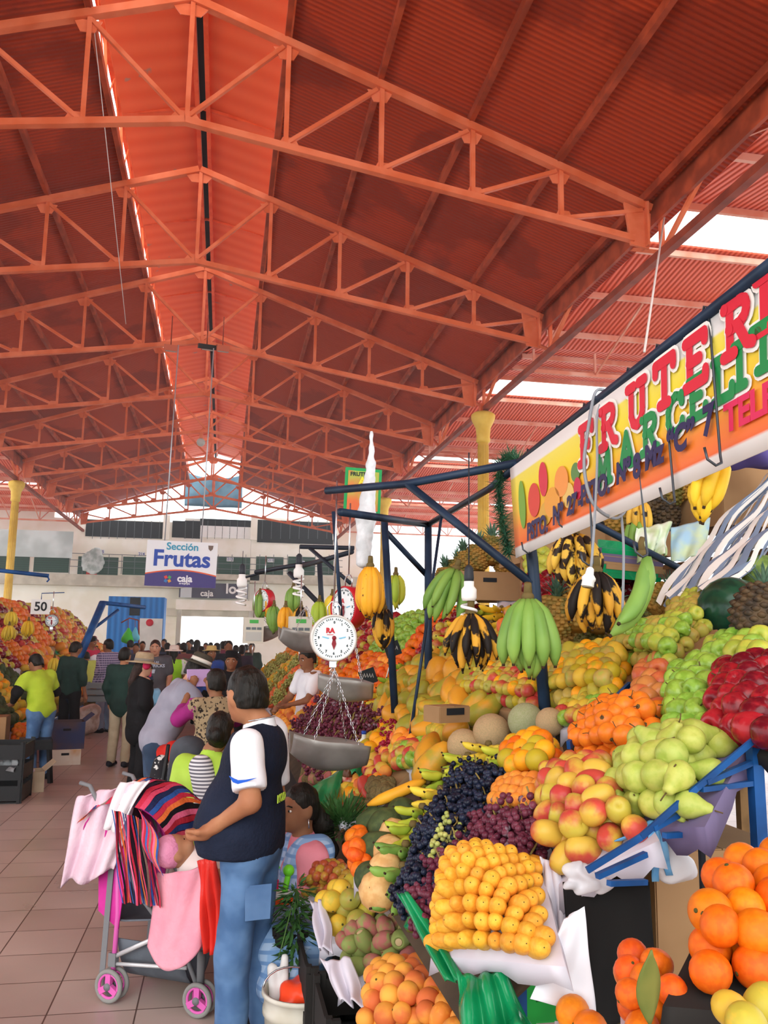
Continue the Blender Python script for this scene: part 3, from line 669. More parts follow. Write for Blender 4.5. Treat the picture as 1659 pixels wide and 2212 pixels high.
def pine_meshes():
    mb = MB(); nz, na = 12, 14; v = []; f = []
    mb.lathe([(0, -.5), (.22, -.48), (.36, -.38), (.43, -.2), (.45, 0), (.42, .2), (.34, .38), (.2, .47), (0, .5)], n=20)
    for j in range(11):
        z = -.42+.084*j; rr = .45*math.sqrt(max(0, 1-(z/.56)**2))
        for i in range(12):
            a = (i+.5*(j % 2))*math.tau/12; mb.ball((rr*.97*math.cos(a), rr*.97*math.sin(a), z), (.085, .085, .055), 5, 4)
    body = [mb.mesh('pineapple_body', mk['pine']), mb.mesh('pineapple_body_dark', mk['pine_d'])]
    mb = MB(); rg = random.Random(3)
    for i in range(34):
        a = i*2.4; t = i/34; L = .5*(.6+.5*t); out = 1.1*(1-t)+.08; w = .05
        d = Vector((math.cos(a), math.sin(a), 0)); s = Vector((-math.sin(a), math.cos(a), 0)); pts = []
        for k in range(5):
            q = k/4; p = d*(.06+out*L*q*(.6+.4*q))+Vector((0, 0, .44+t*.12+L*(q-.28*out*q*q))); ww = w*(1-q**1.6)+.003; pts += [p-s*ww+Vector((0, 0, .008)), p, p+s*ww+Vector((0, 0, .008))]
        mb.add(pts, [(k*3+i2, k*3+i2+1, k*3+i2+4, k*3+i2+3) for k in range(4) for i2 in (0, 1)])
    return body, mb.mesh('pineapple_crown', mk['leaf'])
PINE = pine_meshes()
def pineapple(loc, s, rot, label, dark=False, group=None):
    o = empty('pineapple', loc, 0, label, 'pineapple', group); o.scale = (s,)*3; o.rotation_euler = rot
    for nm, me in (('fruit_body', PINE[0][1 if dark else 0]), ('leaf_crown', PINE[1])):
        x = bpy.data.objects.new(nm, me); COL.objects.link(x); x.parent = o
    return o
def one(name, shape, mat, p, sc, label, cat, rot=None, surf=slopeR, group=None, part=None, n=24, dz=0.):
    loc = W(*p) if len(p) == 3 else hit(p[0], p[1], surf)
    loc = loc+Vector((0, 0, dz))
    return obj(name, fmesh(shape, mat, n), loc, rot or rndrot(), sc, label, cat, group, part)
# ---------------------------------------------------------------- the big stand on the right, nearest bay
pile('red_apple', [('apple', 'apple_red')], [(1560, 1445), (1700, 1415), (1690, 1610), (1540, 1580)], .083, 'waxed dark red apple heaped beside the green apples', 'apple', bulge=.05, layers=1, part='stem', liner='dark', n=22, jit=.1, skirt=.03, size=1.03)
pile('green_apple', [('apple', 'apple_green')], [(1450, 1455), (1565, 1395), (1550, 1590), (1440, 1575)], .078, 'shiny green apple stacked between the pink and dark red apples', 'apple', bulge=.03, layers=1, part='stem', liner='dark', n=22, jit=.08, skirt=.03, size=1.03)
pile('pink_apple', [('apple', 'apple_pink')], [(1375, 1455), (1455, 1385), (1445, 1570), (1365, 1540)], .078, 'pinkish orange apple stacked in rows beside the shiny green apples', 'apple', bulge=.02, layers=1, liner='dark', n=22, jit=.08, skirt=.03, size=1.03)
pile('yellow_apple', [('apple', 'apple_yellow'), ('apple', 'apple_green')], [(1530, 1385), (1660, 1365), (1660, 1420), (1530, 1415)], .085, 'big yellow green apple in the row under the watermelon', 'apple', layers=1, liner='card', n=18)
pile('guava_apple', [('apple', 'guava'), ('apple', 'apple_yellow')], [(1468, 1275), (1530, 1270), (1525, 1355), (1460, 1365)], .07, 'small yellow green apple in the high heap beside the watermelon', 'apple', layers=2, liner='card')
pile('guava_apple', [('apple', 'guava'), ('apple', 'apple_yellow'), ('apple', 'apple_green')], [(1395, 1365), (1530, 1350), (1450, 1440), (1305, 1430)], .072, 'small yellow green apple in the heap under the hanging green plantain', 'apple', layers=2, liner='card', bulge=.03)
pile('mixed_apple', [('apple', 'apple_mix'), ('apple', 'apple_mix'), ('apple', 'guava'), ('round', 'orange_yellow')], [(1020, 1440), (1200, 1425), (1165, 1530), (985, 1505)], .075, 'red and yellow apple heaped behind the netted melons', 'apple', layers=2, liner='card', bulge=.03)
pile('yellow_fruit', [('round', 'yellow'), ('round', 'orange_yellow'), ('apple', 'guava'), ('mango', 'yellow')], [(1200, 1425), (1380, 1405), (1335, 1500), (1180, 1520)], .08, 'yellow round fruit in the mixed heap below the pineapples', 'fruit', layers=2, liner='card', bulge=.03)
pile('lime_apple', [('apple', 'apple_green'), ('apple', 'apple_mix'), ('round', 'yellow')], [(1215, 1500), (1320, 1490), (1290, 1550), (1205, 1560)], .07, 'small mixed apple in the white box beside the blue rail', 'apple', layers=1, liner='paper')
pile('granadilla', [('round', 'granadilla')], [(1300, 1545), (1440, 1530), (1395, 1645), (1235, 1650)], .068, 'orange granadilla with a dry stalk heaped above the mangoes', 'granadilla', layers=2, part='stalk', liner='card', bulge=.04, n=18)
pile('pear', [('pear', 'pear')], [(1395, 1625), (1590, 1590), (1500, 1755), (1330, 1760)], .07, 'green pear in the heap against the blue rail', 'pear', layers=2, part='pear_stem', liner='purple', bulge=.04, size=1.04, n=20)
pile('apple_mango', [('mango', 'mango'), ('apple', 'apple_mix'), ('mango', 'mango')], [(1185, 1690), (1325, 1655), (1395, 1790), (1200, 1880)], .068, 'red and yellow mango heaped beside the green pears', 'mango', layers=2, liner='paper', bulge=.04, n=20, size=1.0)
pile('sweet_orange', [('round', 'orange_yellow'), ('round', 'orange_yellow'), ('round', 'orange')], [(1105, 1625), (1200, 1600), (1220, 1690), (1100, 1700)], .082, 'yellow orange beside the melons and green bananas', 'orange', layers=2, part='button', liner='card', n=18)
pile('apricot', [('round', 'apricot')], [(1090, 1705), (1195, 1690), (1185, 1790), (1075, 1765)], .056, 'soft orange apricot between the black grapes and mangoes', 'apricot', layers=2, liner='paper', bulge=.02)
pile('tumbo', [('tumbo', 'tumbo')], [(1035, 1878), (1155, 1858), (1195, 2062), (938, 2045)], .0372, 'long yellow tumbo fruit stacked end out in the cone', 'tumbo', layers=1, part='tip', liner='paper', bulge=.13, size=1.2, align='out', jit=.05, n=16, skirt=.03)
grapes('grape_bunch', 'grape_black', [(1000, 1695), (1100, 1685), (965, 1985), (868, 1965)], 'black grape bunch on the long sloping grape heap', 66, bulge=.05, cols=5, liner='green')
grapes('grape_bunch', 'grape_red', [(1065, 1780), (1165, 1795), (1180, 1850), (1010, 1865)], 'purple grape bunch spread above the tumbo cone', 22, bulge=.02)
grapes('grape_bunch', 'grape_red', [(985, 1870), (1030, 1880), (955, 2010), (915, 1995)], 'dark red grape bunch in the strip between black grapes and tumbos', 14, bulge=.02)
grapes('grape_bunch', 'grape_green', [(985, 1835), (1020, 1840), (1000, 1880), (965, 1890)], 'pale green grape bunch wedged between black and purple grapes', 2, sc=.8, liner=None, lift=.05)
for i, (x, y, r, m_, lb) in enumerate([(1062, 1582, 41, 'melon', 'round tan netted melon beside the greenish melon'), (1136, 1558, 40, 'melon_g', 'round greenish netted melon against the blue post'), (1003, 1612, 38, 'melon', 'tan netted melon beside the whole papayas'), (1112, 1622, 34, 'melon', 'tan netted melon tucked behind the yellow oranges'), (1188, 1560, 32, 'melon', 'tan netted melon half hidden behind the blue post')]):
    p = hit(x, y, slopeR); one('netted_melon', 'round', m_, (x, y, p.y-.05), 2*r*p.y/FPX, lb, 'melon', n=28)
for x, y, s, rot, lb in [(1018, 1545, .15, (.5, .3, 0), 'large ripe papaya standing behind the melons'), (1045, 1535, .13, (.4, .9, .4), 'green tinged papaya leaning above the melons'), (985, 1580, .12, (1.2, .3, 0), 'orange papaya beside the tan melon'), (930, 1655, .13, (.6, .2, 1), 'ripe papaya at the bend above the finger bananas'), (925, 1625, .12, (.7, .5, 2), 'yellow papaya nearest the white paper basket')]:
    one('papaya', 'papaya', 'papaya', (x, y), s, lb, 'papaya', rot)
pile('spiny_fruit', [('prick', 'yellow')], [(955, 1520), (990, 1530), (960, 1590), (935, 1580)], .075, 'warty yellow fruit beside the upright papayas', 'fruit', liner=None)
# finger bananas ring the grape heap
for i, (x, y, m_, n, t, lb) in enumerate([(1005, 1655, 'banana_yg', 9, .9, 'green finger banana hand beside the first yellow hand'), (1050, 1630, 'banana_y', 6, .7, 'yellow finger banana hand under the melons'), (1095, 1640, 'banana_yg', 6, .6, 'yellow green banana hand touching the yellow oranges'), (955, 1690, 'banana_yg', 6, .9, 'pale green banana hand at the bend of the grape heap'), (945, 1730, 'banana_y', 5, .9, 'yellow banana hand beside the top of the black grapes'), (905, 1770, 'banana_yg', 6, .9, 'mixed green banana hand halfway down the grapes'), (885, 1810, 'banana_yg', 7, .9, 'green banana hand above the lowest one'), (868, 1855, 'banana_g', 8, .9, 'bright green banana hand beside the ribbed pepinos'), (862, 1905, 'banana_g', 8, .9, 'bright green banana hand lowest on the grape heap')]):
    p = hit(x, y, slopeR); banana_hand(p+Vector((.02, .03, .04)), m_, lb, n=n+5, L=.105, r=.017, rows=3, spread=3.0, tilt=(0, 0, -.1+.3*(i % 3-1)), crown=.02, hang=False, group='finger banana hands around the grapes')
for i, (x, y, s, lb) in enumerate([(818, 1925, .13, 'tan ribbed pepino lowest beside the green plastic'), (833, 1880, .125, 'tan ribbed pepino above the lowest one'), (840, 1838, .115, 'tan pepino beside the bright green bananas'), (850, 1800, .11, 'small tan pepino topmost in its line')]):
    one('pepino', 'ribbed', 'pepino', (x, y), s, lb, 'pepino')
for i, (x, y, s, lb) in enumerate([(800, 1895, .11, 'dark green avocado lowest beside the pepinos'), (812, 1835, .13, 'long dark green avocado beside the mandarins'), (835, 1785, .14, 'large dark avocado under the ripe plantain'), (870, 1755, .12, 'dark avocado behind the finger bananas'), (822, 1775, .12, 'dark avocado touching the white paper')]):
    one('avocado', 'avo', 'avocado', (x, y), s, lb, 'avocado', rot=(1.2, .4*i, i))
p = hit(875, 1745, slopeR); o = banana_hand(p+Vector((.1, .05, .1)), 'banana_o', 'single ripe plantain lying across the avocados', n=1, L=.26, r=.026, rows=1, tilt=(0, 1.2, 0), name='plantain')
pile('wrapped_mandarin', [('long', 'mandarin')], [(768, 1815), (806, 1800), (795, 1890), (758, 1880)], .062, 'bright orange mandarin in the clear bag beside the avocados', 'mandarin', layers=2, liner='paper')
# ---------------------------------------------------------------- low crates in front
F = slopeF
pile('peach', [('round', 'peach')], [(820, 2115), (935, 2100), (1020, 2260), (785, 2260)], .066, 'ripe peach in the low white crate at the bottom', 'peach', surf=F, layers=2, part='button', bulge=.05, n=18)
pile('loquat', [('long', 'apricot')], [(930, 2160), (1000, 2150), (1060, 2290), (960, 2290)], .062, 'orange loquat heaped beside the green plastic sheet', 'loquat', surf=F, layers=2, bulge=.02, n=18, liner='card')
pile('prickly_pear', [('prick', 'prickly')], [(755, 2040), (900, 2015), (930, 2085), (735, 2105)], .066, 'mottled prickly pear in the crate above the peaches', 'prickly pear', surf=F, layers=2, part='scar', bulge=.05, size=.92, n=18)
pile('yellow_guava', [('round', 'yellow'), ('round', 'guava')], [(715, 1950), (805, 1930), (830, 2000), (690, 2020)], .085, 'yellow round guava in the white lined crate behind the prickly pears', 'guava', surf=F, layers=2, part='button', bulge=.04, n=18)
pile('yellow_plum', [('round', 'plum')], [(680, 1890), (750, 1875), (775, 1930), (640, 1935)], .048, 'small brownish yellow plum in the crate by the seated vendor', 'plum', surf=F, layers=2, bulge=.05, n=12)
# ---------------------------------------------------------------- nearest stand, cut by the frame's lower corner
pile('tangerine', [('round', 'mandarin'), ('long', 'mandarin')], [(1335, 2120, 1.7), (1425, 2060, 1.72), (1530, 2230, 1.42), (1340, 2230, 1.5)], .062, 'orange tangerine at the lower end of the nearest heap', 'tangerine', layers=2, part='button', liner='paper', n=20)
pile('navel_orange', [('round', 'orange')], [(1560, 1900, 1.75), (1750, 1860, 1.75), (1720, 2140, 1.4), (1450, 2120, 1.45)], .083, 'large glossy orange in the heap nearest the camera', 'orange', layers=2, part='button', liner='dark', n=24, bulge=.02)
pile('lemon', [('long', 'apple_yellow'), ('long', 'yellow')], [(1545, 2160, 1.36), (1680, 2140, 1.36), (1690, 2240, 1.26), (1540, 2240, 1.28)], .064, 'yellow green lemon below the nearest oranges', 'lemon', liner=None, n=20)
pile('stray_orange', [('round', 'orange')], [(1205, 2175, 1.85), (1275, 2175, 1.85), (1275, 2240, 1.75), (1205, 2240, 1.75)], .08, 'orange at the crate edge under the hanging white sheet', 'orange', liner='paper', part='button', n=22)
# pineapples, watermelons at the top
for x, y, s, rot, lb, dk in [(1232, 1392, .19, (.25, .1, 0), 'pineapple lying behind the green plantains', 0), (1285, 1385, .21, (.15, .35, 1), 'plump pineapple beside the hanging plantain tip', 0), (1255, 1375, .18, (.2, -.2, 2), 'pineapple squeezed between two others', 0), (1160, 1390, .16, (.2, .1, 0), 'small pineapple seen under the green plantain hand', 0), (1350, 1370, .16, (.3, .4, 0), 'pineapple behind the small yellow apples', 0), (1400, 1330, .15, (.4, .8, 1), 'pineapple lying under the striped cloth', 0), (1642, 1340, .2, (-.3, .5, 0), 'dark brown pineapple against the watermelon', 1)]:
    pineapple(hit(x, y, slopeR)+Vector((0, 0, .02)), s, rot, lb, dk)
one('watermelon', 'round', 'watermelon', (1575, 1318, 3.2), (.26, .26, .29), 'large dark green watermelon beside the brown pineapple', 'watermelon', (.2, .3, 0), n=32)
mk['melon_w'] = M('pale_watermelon_skin', '#5d7a3c', '#7f9a50', scale=6, rough=.35, spot='#b9c07a', spots=.68, sscale=14)
one('watermelon', 'round', 'melon_w', (1650, 1240, 3.4), (.2, .2, .18), 'pale green watermelon above the dark one', 'watermelon', (.2, .3, 0), n=32)
# ================================================================ farther bays of the right hand stands
def far(name, sh, q, sp, label, cat, surf=slopeB, **k):
    k.setdefault('layers', 1); k.setdefault('n', 9); k.setdefault('liner', 'card'); k.setdefault('bulge', .05); k.setdefault('jit', .35); k.setdefault('size', 1.2); k.setdefault('skirt', .04)
    pile(name, sh, q, sp, label, cat, surf=surf, **k)
OR, AG, AR = [('round', 'orange')], [('apple', 'apple_green')], [('apple', 'apple_red')]
far('kiwi', [('long', 'kiwi'), ('long', 'kiwi'), ('avo', 'avocado')], [(748, 1738), (808, 1735), (815, 1785), (752, 1775)], .055, 'brown kiwi in the white paper crate behind the seated vendor', 'kiwi', liner='paper', skirt=.12)
far('yellow_pepino', [('long', 'yellow'), ('round', 'orange_yellow')], [(735, 1712), (790, 1705), (790, 1735), (740, 1740)], .07, 'yellow fruit in the white paper crate beside the kiwis', 'fruit', liner='paper')
far('kiwi', [('long', 'kiwi')], [(800, 1695), (845, 1690), (850, 1725), (805, 1730)], .055, 'brown kiwi heaped under the red grapes by the blue leg', 'kiwi', liner='paper', skirt=.12)
far('fruit_mix', [('round', 'mandarin'), ('round', 'orange_yellow'), ('round', 'grape_bright')], [(790, 1670), (840, 1665), (838, 1700), (790, 1705)], .06, 'mixed round fruit behind the second kiwi heap', 'fruit', liner='paper')
grapes('grape_bunch', 'grape_bright', [(835, 1575), (880, 1560), (850, 1640), (822, 1640)], 'bright red grape bunch in the white paper crate', 5, bulge=.02, surf=slopeB)
far('mango', [('mango', 'mango_o')], [(862, 1592), (900, 1585), (900, 1620), (855, 1625)], .085, 'orange mango in the white paper crate beside the red grapes', 'mango', liner='paper', layers=1, n=14)
far('mixed_fruit', [('round', 'peach'), ('apple', 'apple_green'), ('round', 'yellow'), ('apple', 'apple_mix')], [(838, 1625), (935, 1600), (925, 1650), (845, 1660)], .07, 'mixed fruit at the front of the white paper crate', 'fruit', liner='paper', layers=1, skirt=.2, n=14)
far('cactus_fruit', [('prick', 'prickly'), ('long', 'kiwi')], [(668, 1650), (738, 1640), (735, 1690), (655, 1690)], .07, 'brownish cactus fruit beside the green plastic sheet', 'fruit', liner='green', skirt=.2)
for i, (x, y, s, lb) in enumerate([(985, 1235, .2, 'pineapple on the top row farthest along the stand'), (1030, 1205, .22, 'pineapple on the top row before the garland'), (1060, 1190, .24, 'pineapple standing beneath the garland'), (1090, 1215, .2, 'pineapple at the foot of the garland'), (1005, 1215, .2, 'pineapple between two others left of the garland'), (965, 1250, .2, 'small pineapple at the end of the far top row'), (1345, 1115, .2, 'pineapple beneath the lower edge of the banner'), (1400, 1080, .2, 'dark pineapple behind the hook below the banner'), (1440, 1060, .2, 'pale pineapple next to the hanging yellow bananas'), (1430, 1110, .2, 'brown pineapple behind the looped hook'), (1465, 1050, .18, 'pineapple at the purple cloth')]):
    d = 6.0 if x < 1150 else 4.2
    pineapple(W(x, y, d), s*(.9 if d > 5 else 1.), (.1*(i % 3), .1, i), lb, dark=lb.startswith(('dark', 'brown')), group=None)
def lying(x, y, mat, n, lb, L=.15, d=None):
    p = W(x, y, d) if d else hit(x, y, slopeB); banana_hand(p+Vector((.02, .03, .05)), mat, lb, n=n, L=L, r=.018, rows=2, spread=2.0, crown=.02, hang=False)
# ================================================================ stands across the aisle
Lf = slopeL
def farL(name, sh, q, sp, label, cat, **k): far(name, sh, q, sp, label, cat, surf=Lf, **k)
pile('orange', OR, [(25, 1575, 12.2), (72, 1572, 12.4), (72, 1598, 11.8), (22, 1600, 11.6)], .09, 'orange in the lowest crate behind the black stool', 'orange', n=9, layers=2, liner='paper')
for x, y, m_, lb, d in [(25, 1320, 'banana_y', 'yellow banana hand hanging highest across the aisle', 14.5), (62, 1340, 'banana', 'yellow banana hand hanging beside the blue post', 14.2), (20, 1350, 'banana_y', 'yellow banana hand hanging under the highest one', 14.3), (118, 1420, 'banana_y', 'yellow banana hand lying above the lime green shirt', 14.5)]:
    banana_hand(W(x, y, d), m_, lb, n=10, L=.22, r=.026, rows=2, spread=3.0, cone_=.7)
# ================================================================ stand bodies
m_blue = M('blue_paint', '#1a5290', '#143f72', scale=8, rough=.45, spot='#20282e', spots=.72, sscale=6)
m_navy = M('navy_pipe', '#26384e', '#1c2a3c', scale=6, rough=.4)
m_wood = M('crate_wood', '#8a6d48', '#6f5638', scale=6, rough=.85)
m_deck = M('deck_boards', '#5a4a3a', '#463a2e', scale=4, rough=.9)
def deck(surf, x0, x1, y0, y1, drop, label, front):
    g = empty('fruit_stand', ((x0+x1)/2, (y0+y1)/2, 0), 0, label, 'stand'); o = Vector(g.location)
    mb = MB(); fl = x1 > x0
    mb.grid(lambda u, v: Vector((x0+(x1-x0)*u, y0+(y1-y0)*v, surf(x0+(x1-x0)*u, y0+(y1-y0)*v)-drop))-o, 6, 12, .02 if fl else -.02); mb.build('sloping_deck', m_deck, g)
    mb = MB(); mb.box(Vector((x0+(.03 if fl else -.03), (y0+y1)/2, front/2+.0))-o, (.02, y1-y0-.1, front)); mb.build('front_panel', m_blue if not fl else M('dark_front', '#2c2a2a', rough=.8), g)
    n = max(2, int((y1-y0)/2.2)+1)
    for i in range(n):
        for x in (x0+(.15 if fl else -.15), x1-(.1 if fl else -.1)):
            y = y0+.1+(y1-y0-.2)*i/(n-1); z = surf(x, y)-drop-.02; mb = MB(); mb.box(Vector((x, y, z/2))-o, (.05, .05, z)); mb.build('leg', m_blue, g)
    return g
deck(slopeR, 1.32, 2.75, 2.06, 4.2, .16, 'blue framed stand that carries the nearest fruit heaps', .70)
deck(slopeB, 1.36, 2.72, 4.35, 9., .13, 'second fruit stand behind the seated vendor', .55); deck(slopeB, 1.36, 2.72, 9.1, 19, .13, 'third fruit stand farther down the same side', .55)
deck(slopeL, -1.95, -3.9, 10.6, 16.5, .16, 'fruit stand behind the man in lime green', .35); deck(slopeL, -1.95, -3.9, 16.7, 27, .16, 'far fruit stand behind the man in the checked shirt', .35)
# blue angle iron end frame of the nearest stand
g = empty('stand_end_frame', (1.6, 1.86, 0), 0, 'blue angle iron end frame with stepped arms beside the mangoes and pears', 'frame'); o = Vector(g.location)
pts = [W(1268, 1880, 1.86), W(1385, 1808, 1.86), W(1505, 1702, 1.86), W(1660, 1572, 1.86), W(1720, 1525, 1.86)]
for a, b in zip(pts, pts[1:]): mb = MB(); mb.bar(a-o, b-o, .008, .014); mb.build('rail', m_blue, g)
for (a, b) in [((1290, 1893), (1395, 1845)), ((1410, 1790), (1510, 1735)), ((1525, 1690), (1640, 1640)), ((1315, 1908), (1395, 1905)), ((1435, 1805), (1512, 1800)), ((1515, 1705), (1640, 1690))]:
    a = W(*a, 1.86); b = W(*b, 1.9); mb = MB(); mb.bar(a-o, b-o, .014, .012); mb.build('shelf_arm', m_blue, g)
a = W(1628, 1595, 1.9); mb = MB(); mb.bar(a-o, Vector((a.x+.01, a.y, 0))-o, .028, .028); mb.build('leg', m_blue, g)
a = W(1512, 1740, 1.92); mb = MB(); mb.bar(a-o, Vector((a.x, a.y, 0))-o, .012, .012); mb.build('leg', M('dark_leg', '#20242a', rough=.6), g)
a = W(1360, 1480, 3.1); b = W(1228, 1610, 2.6); mb = MB(); mb.bar(a, b, .012, .025); o2 = origin_to(mb.build('shelf_rail', m_blue), a); tag(o2, 'blue divider rail between the mixed apples and granadillas', 'rail')
# things under and around the stand end
def crate(name, c, size, mat, label, slats=True, rz=0):
    g = empty(name, c, rz, label, 'crate'); x, y, z = size; t = .014
    for nm, cc, ss in (('side_panel', (-x/2, 0, z/2), (t, y, z)), ('side_panel', (x/2, 0, z/2), (t, y, z)), ('end_panel', (0, -y/2, z/2), (x, t, z)), ('end_panel', (0, y/2, z/2), (x, t, z))):
        mb = MB()
        if slats:
            for k in range(3): mb.box((cc[0], cc[1], z*(k+.5)/3), (ss[0], ss[1], z/3*.72))
            for e in (-1, 1): mb.box((cc[0]+(ss[0]/2-.02)*e if ss[0] > t else cc[0], cc[1]+(ss[1]/2-.02)*e if ss[1] > t else cc[1], z/2), (.03 if ss[0] > t else t*1.6, .03 if ss[1] > t else t*1.6, z))
        else: mb.box(cc, ss)
        mb.build(nm, mat, g)
    mb = MB(); mb.box((0, 0, t/2), (x-.01, y-.01, t)); mb.build('base_panel', mat, g); return g
m_gcr = M('green_crate', '#1f9a3c', '#178030', scale=4, rough=.4)
crate('wooden_crate', (2.0, 2.72, .0), (.5, .36, .42), m_wood, 'slatted wooden crate on the floor under the stand end'); crate('green_crate', (1.84, 2.72, .62), (.42, .36, .22), m_gcr, 'bright green plastic crate under the pear shelf')
crate('wooden_crate', (2.12, 2.55, .44), (.4, .3, .32), m_wood, 'wooden crate stacked beneath the cardboard box'); crate('green_crate', (1.62, 2.45, .0), (.4, .34, .28), m_gcr, 'dark green crate on the floor behind the black sheet')
def carton(loc, size, label, rz=0., mat=None, stripe=None, opened=False):
    g = empty('cardboard_box', loc, rz, label, 'box'); x, y, z = size; mt = mat or LINERS['card']
    mb = MB()
    for cc, ss in (((-x/2, 0, z/2), (.008, y, z)), ((x/2, 0, z/2), (.008, y, z)), ((0, -y/2, z/2), (x, .008, z)), ((0, y/2, z/2), (x, .008, z)), ((0, 0, .004), (x, y, .008))): mb.box(cc, ss)
    mb.build('box_body', mt, g)
    for s in (-1, 1):
        mb = MB(); 
        if opened: mb.box((s*(x/2+.06), 0, z+.05), (.15, y, .006), (0, -s*.7, 0))
        else: mb.box((s*x/4, 0, z), (x/2-.003, y, .008))
        mb.build('flap', mt, g)
    mb = MB(); mb.box((0, -y/2-.006, z*.72), (.1, .004, .03)); mb.build('hand_hole', m_dark, g)
    if stripe: mb = MB(); mb.box((stripe[0], -y/2-.006, z/2), (.05, .004, z*.8)); mb.build('tape', stripe[1], g)
    return g
carton((2.16, 2.5, .78), (.42, .34, .36), 'brown cardboard box with a yellow strip under the apple shelf', 0, None, (-.05, M('yellow_tape', '#b8a92a', rough=.5)))
m_blk = M('black_sheet', '#161514', '#0e0d0d', scale=3, rough=.75); m_whs = M('white_sheet', '#e4e8ee', '#d5dae2', scale=3, rough=.55, trans=0.)
# black sheet hung from the stand front, white plastic sheet over it
def drape(name, tl, tr, br, bl, mat, label, cat, fold=.02, nf=5, nu=26, nv=18, thick=.004):
    P = [W(*p) for p in (tl, tr, br, bl)]; n = (P[1]-P[0]).cross(P[3]-P[0]).normalized(); mb = MB()
    mb.grid(lambda u, v: bilerp(P, u, v)+n*(fold*math.sin(nf*math.tau*u+3*v)*(.3+.7*v)+fold*.6*math.sin(7*v+5*u)), nu, nv, thick)
    o = origin_to(mb.build(name, mat), P[0]); return tag(o, label, cat)
drape('black_sheet', (1215, 1905, 2.05), (1400, 1905, 2.02), (1425, 2160, 1.95), (1250, 2260, 1.95), m_blk, 'black cloth sheet hanging from the stand end', 'sheet', .006, 2)
drape('white_sheet', (1218, 1985, 1.9), (1262, 1958, 1.9), (1285, 2195, 1.84), (1146, 2158, 1.86), m_whs, 'white plastic sheet hanging in front of the black sheet', 'sheet', .008, 1.5)
drape('green_sheet', (856, 1930, 2.42), (884, 1930, 2.38), (1012, 2125, 2.08), (962, 2118, 2.12), LINERS['green'], 'narrow green plastic edge between the black grapes and peaches', 'sheet', .008, 2)
drape('green_sheet', (985, 2098, 2.06), (1092, 2108, 2.0), (1165, 2240, 1.86), (1000, 2240, 1.92), LINERS['green'], 'shiny green plastic sheet hanging under the tumbo cone', 'sheet', .022, 3)
drape('paper_sheet', (1165, 1850, 2.15), (1205, 1870, 2.12), (1230, 2000, 2.05), (1190, 2030, 2.08), LINERS['paper'], 'crumpled white paper beside the tumbo cone', 'paper', .015, 2)
drape('paper_sheet', (690, 2070, 3.05), (760, 2075, 2.95), (790, 2180, 2.75), (735, 2160, 2.85), LINERS['paper'], 'white paper hanging from the prickly pear crate', 'paper', .02, 2)
drape('paper_sheet', (668, 1945, 3.6), (700, 1950, 3.5), (720, 2060, 3.2), (690, 2050, 3.3), LINERS['paper'], 'white paper hanging from the guava crate', 'paper', .02, 2)
drape('green_sheet', (668, 1700, 5.), (745, 1660, 5.2), (720, 1755, 4.6), (665, 1770, 4.7), LINERS['green'], 'shiny green plastic sheet behind the seated vendor', 'sheet', .012, 2)
drape('green_sheet', (755, 1655, 5.), (810, 1640, 5.1), (808, 1665, 4.9), (760, 1670, 4.9), LINERS['green'], 'small green plastic sheet under the big scale pan', 'sheet', .02, 2)
drape('paper_sheet', (850, 1640, 5.1), (900, 1625, 5.0), (905, 1685, 4.6), (855, 1665, 4.8), LINERS['paper'], 'white paper flap hanging from the mango crate', 'paper', .03, 2)
drape('paper_sheet', (870, 1500, 5.9), (905, 1490, 5.9), (930, 1580, 5.4), (880, 1600, 5.4), LINERS['paper'], 'crumpled white paper standing behind the mango crate', 'paper', .03, 3)
drape('paper_sheet', (718, 1755, 4.5), (820, 1790, 4.2), (815, 1820, 4.1), (735, 1790, 4.3), LINERS['paper'], 'white paper skirt of the kiwi crate', 'paper', .02, 3)
for q, lb, m_ in [((.95, .45, .3, 1.28, 2.62), 'dark crate under the peaches', 0), ((.95, .5, .36, 1.32, 3.1), 'dark crate under the prickly pears', 0), ((.9, .5, .38, 1.3, 3.55), 'dark crate under the yellow guavas', 0), ((.8, .45, .42, 1.2, 3.98), 'dark crate under the small plums', 0)]:
    crate('produce_crate', (q[3], q[4], .0), (.42, .4, .52), M('dark_slats', '#262422', rough=.8), lb, slats=True)
# ---------------------------------------------------------------- heaps filling the farther decks
KIND = {
 'orange': ('orange', [('round', 'orange')], 'orange', 'orange'), 'mandarin': ('mandarin', [('round', 'mandarin')], 'mandarin', 'mandarin'),
 'red': ('red_apple', [('apple', 'apple_red'), ('apple', 'apple_mix')], 'red apple', 'apple'), 'green': ('green_apple', [('apple', 'apple_green')], 'green apple', 'apple'),
 'yorange': ('yellow_orange', [('round', 'orange_yellow')], 'yellowish orange', 'orange'), 'papaya': ('papaya', [('papaya', 'papaya')], 'papaya', 'papaya'),
 'apricot': ('apricot', [('round', 'apricot'), ('round', 'peach')], 'apricot', 'apricot'), 'lemon': ('lemon', [('round', 'apple_yellow'), ('round', 'yellow')], 'pale lemon', 'lemon'),
 'mango': ('mango', [('mango', 'mango_o'), ('mango', 'mango')], 'reddish mango', 'mango'), 'avocado': ('avocado', [('avo', 'avocado')], 'dark avocado', 'avocado'),
 'peach': ('peach', [('round', 'peach'), ('mango', 'mango_o')], 'pale peach', 'peach'), 'gold': ('golden_mango', [('mango', 'orange_yellow'), ('mango', 'yellow')], 'golden mango', 'mango'),
 'yellow': ('yellow_apple', [('apple', 'apple_yellow'), ('apple', 'guava')], 'yellow apple', 'apple'), 'tomato': ('red_mango', [('mango', 'mango'), ('round', 'peach')], 'red mango', 'mango'),
 'ggrape': ('grape_green', None, 'green grape bunch', ''), 'rgrape': ('grape_red', None, 'dark grape bunch', ''), 'banana': ('banana', None, 'yellow banana hand', '')}
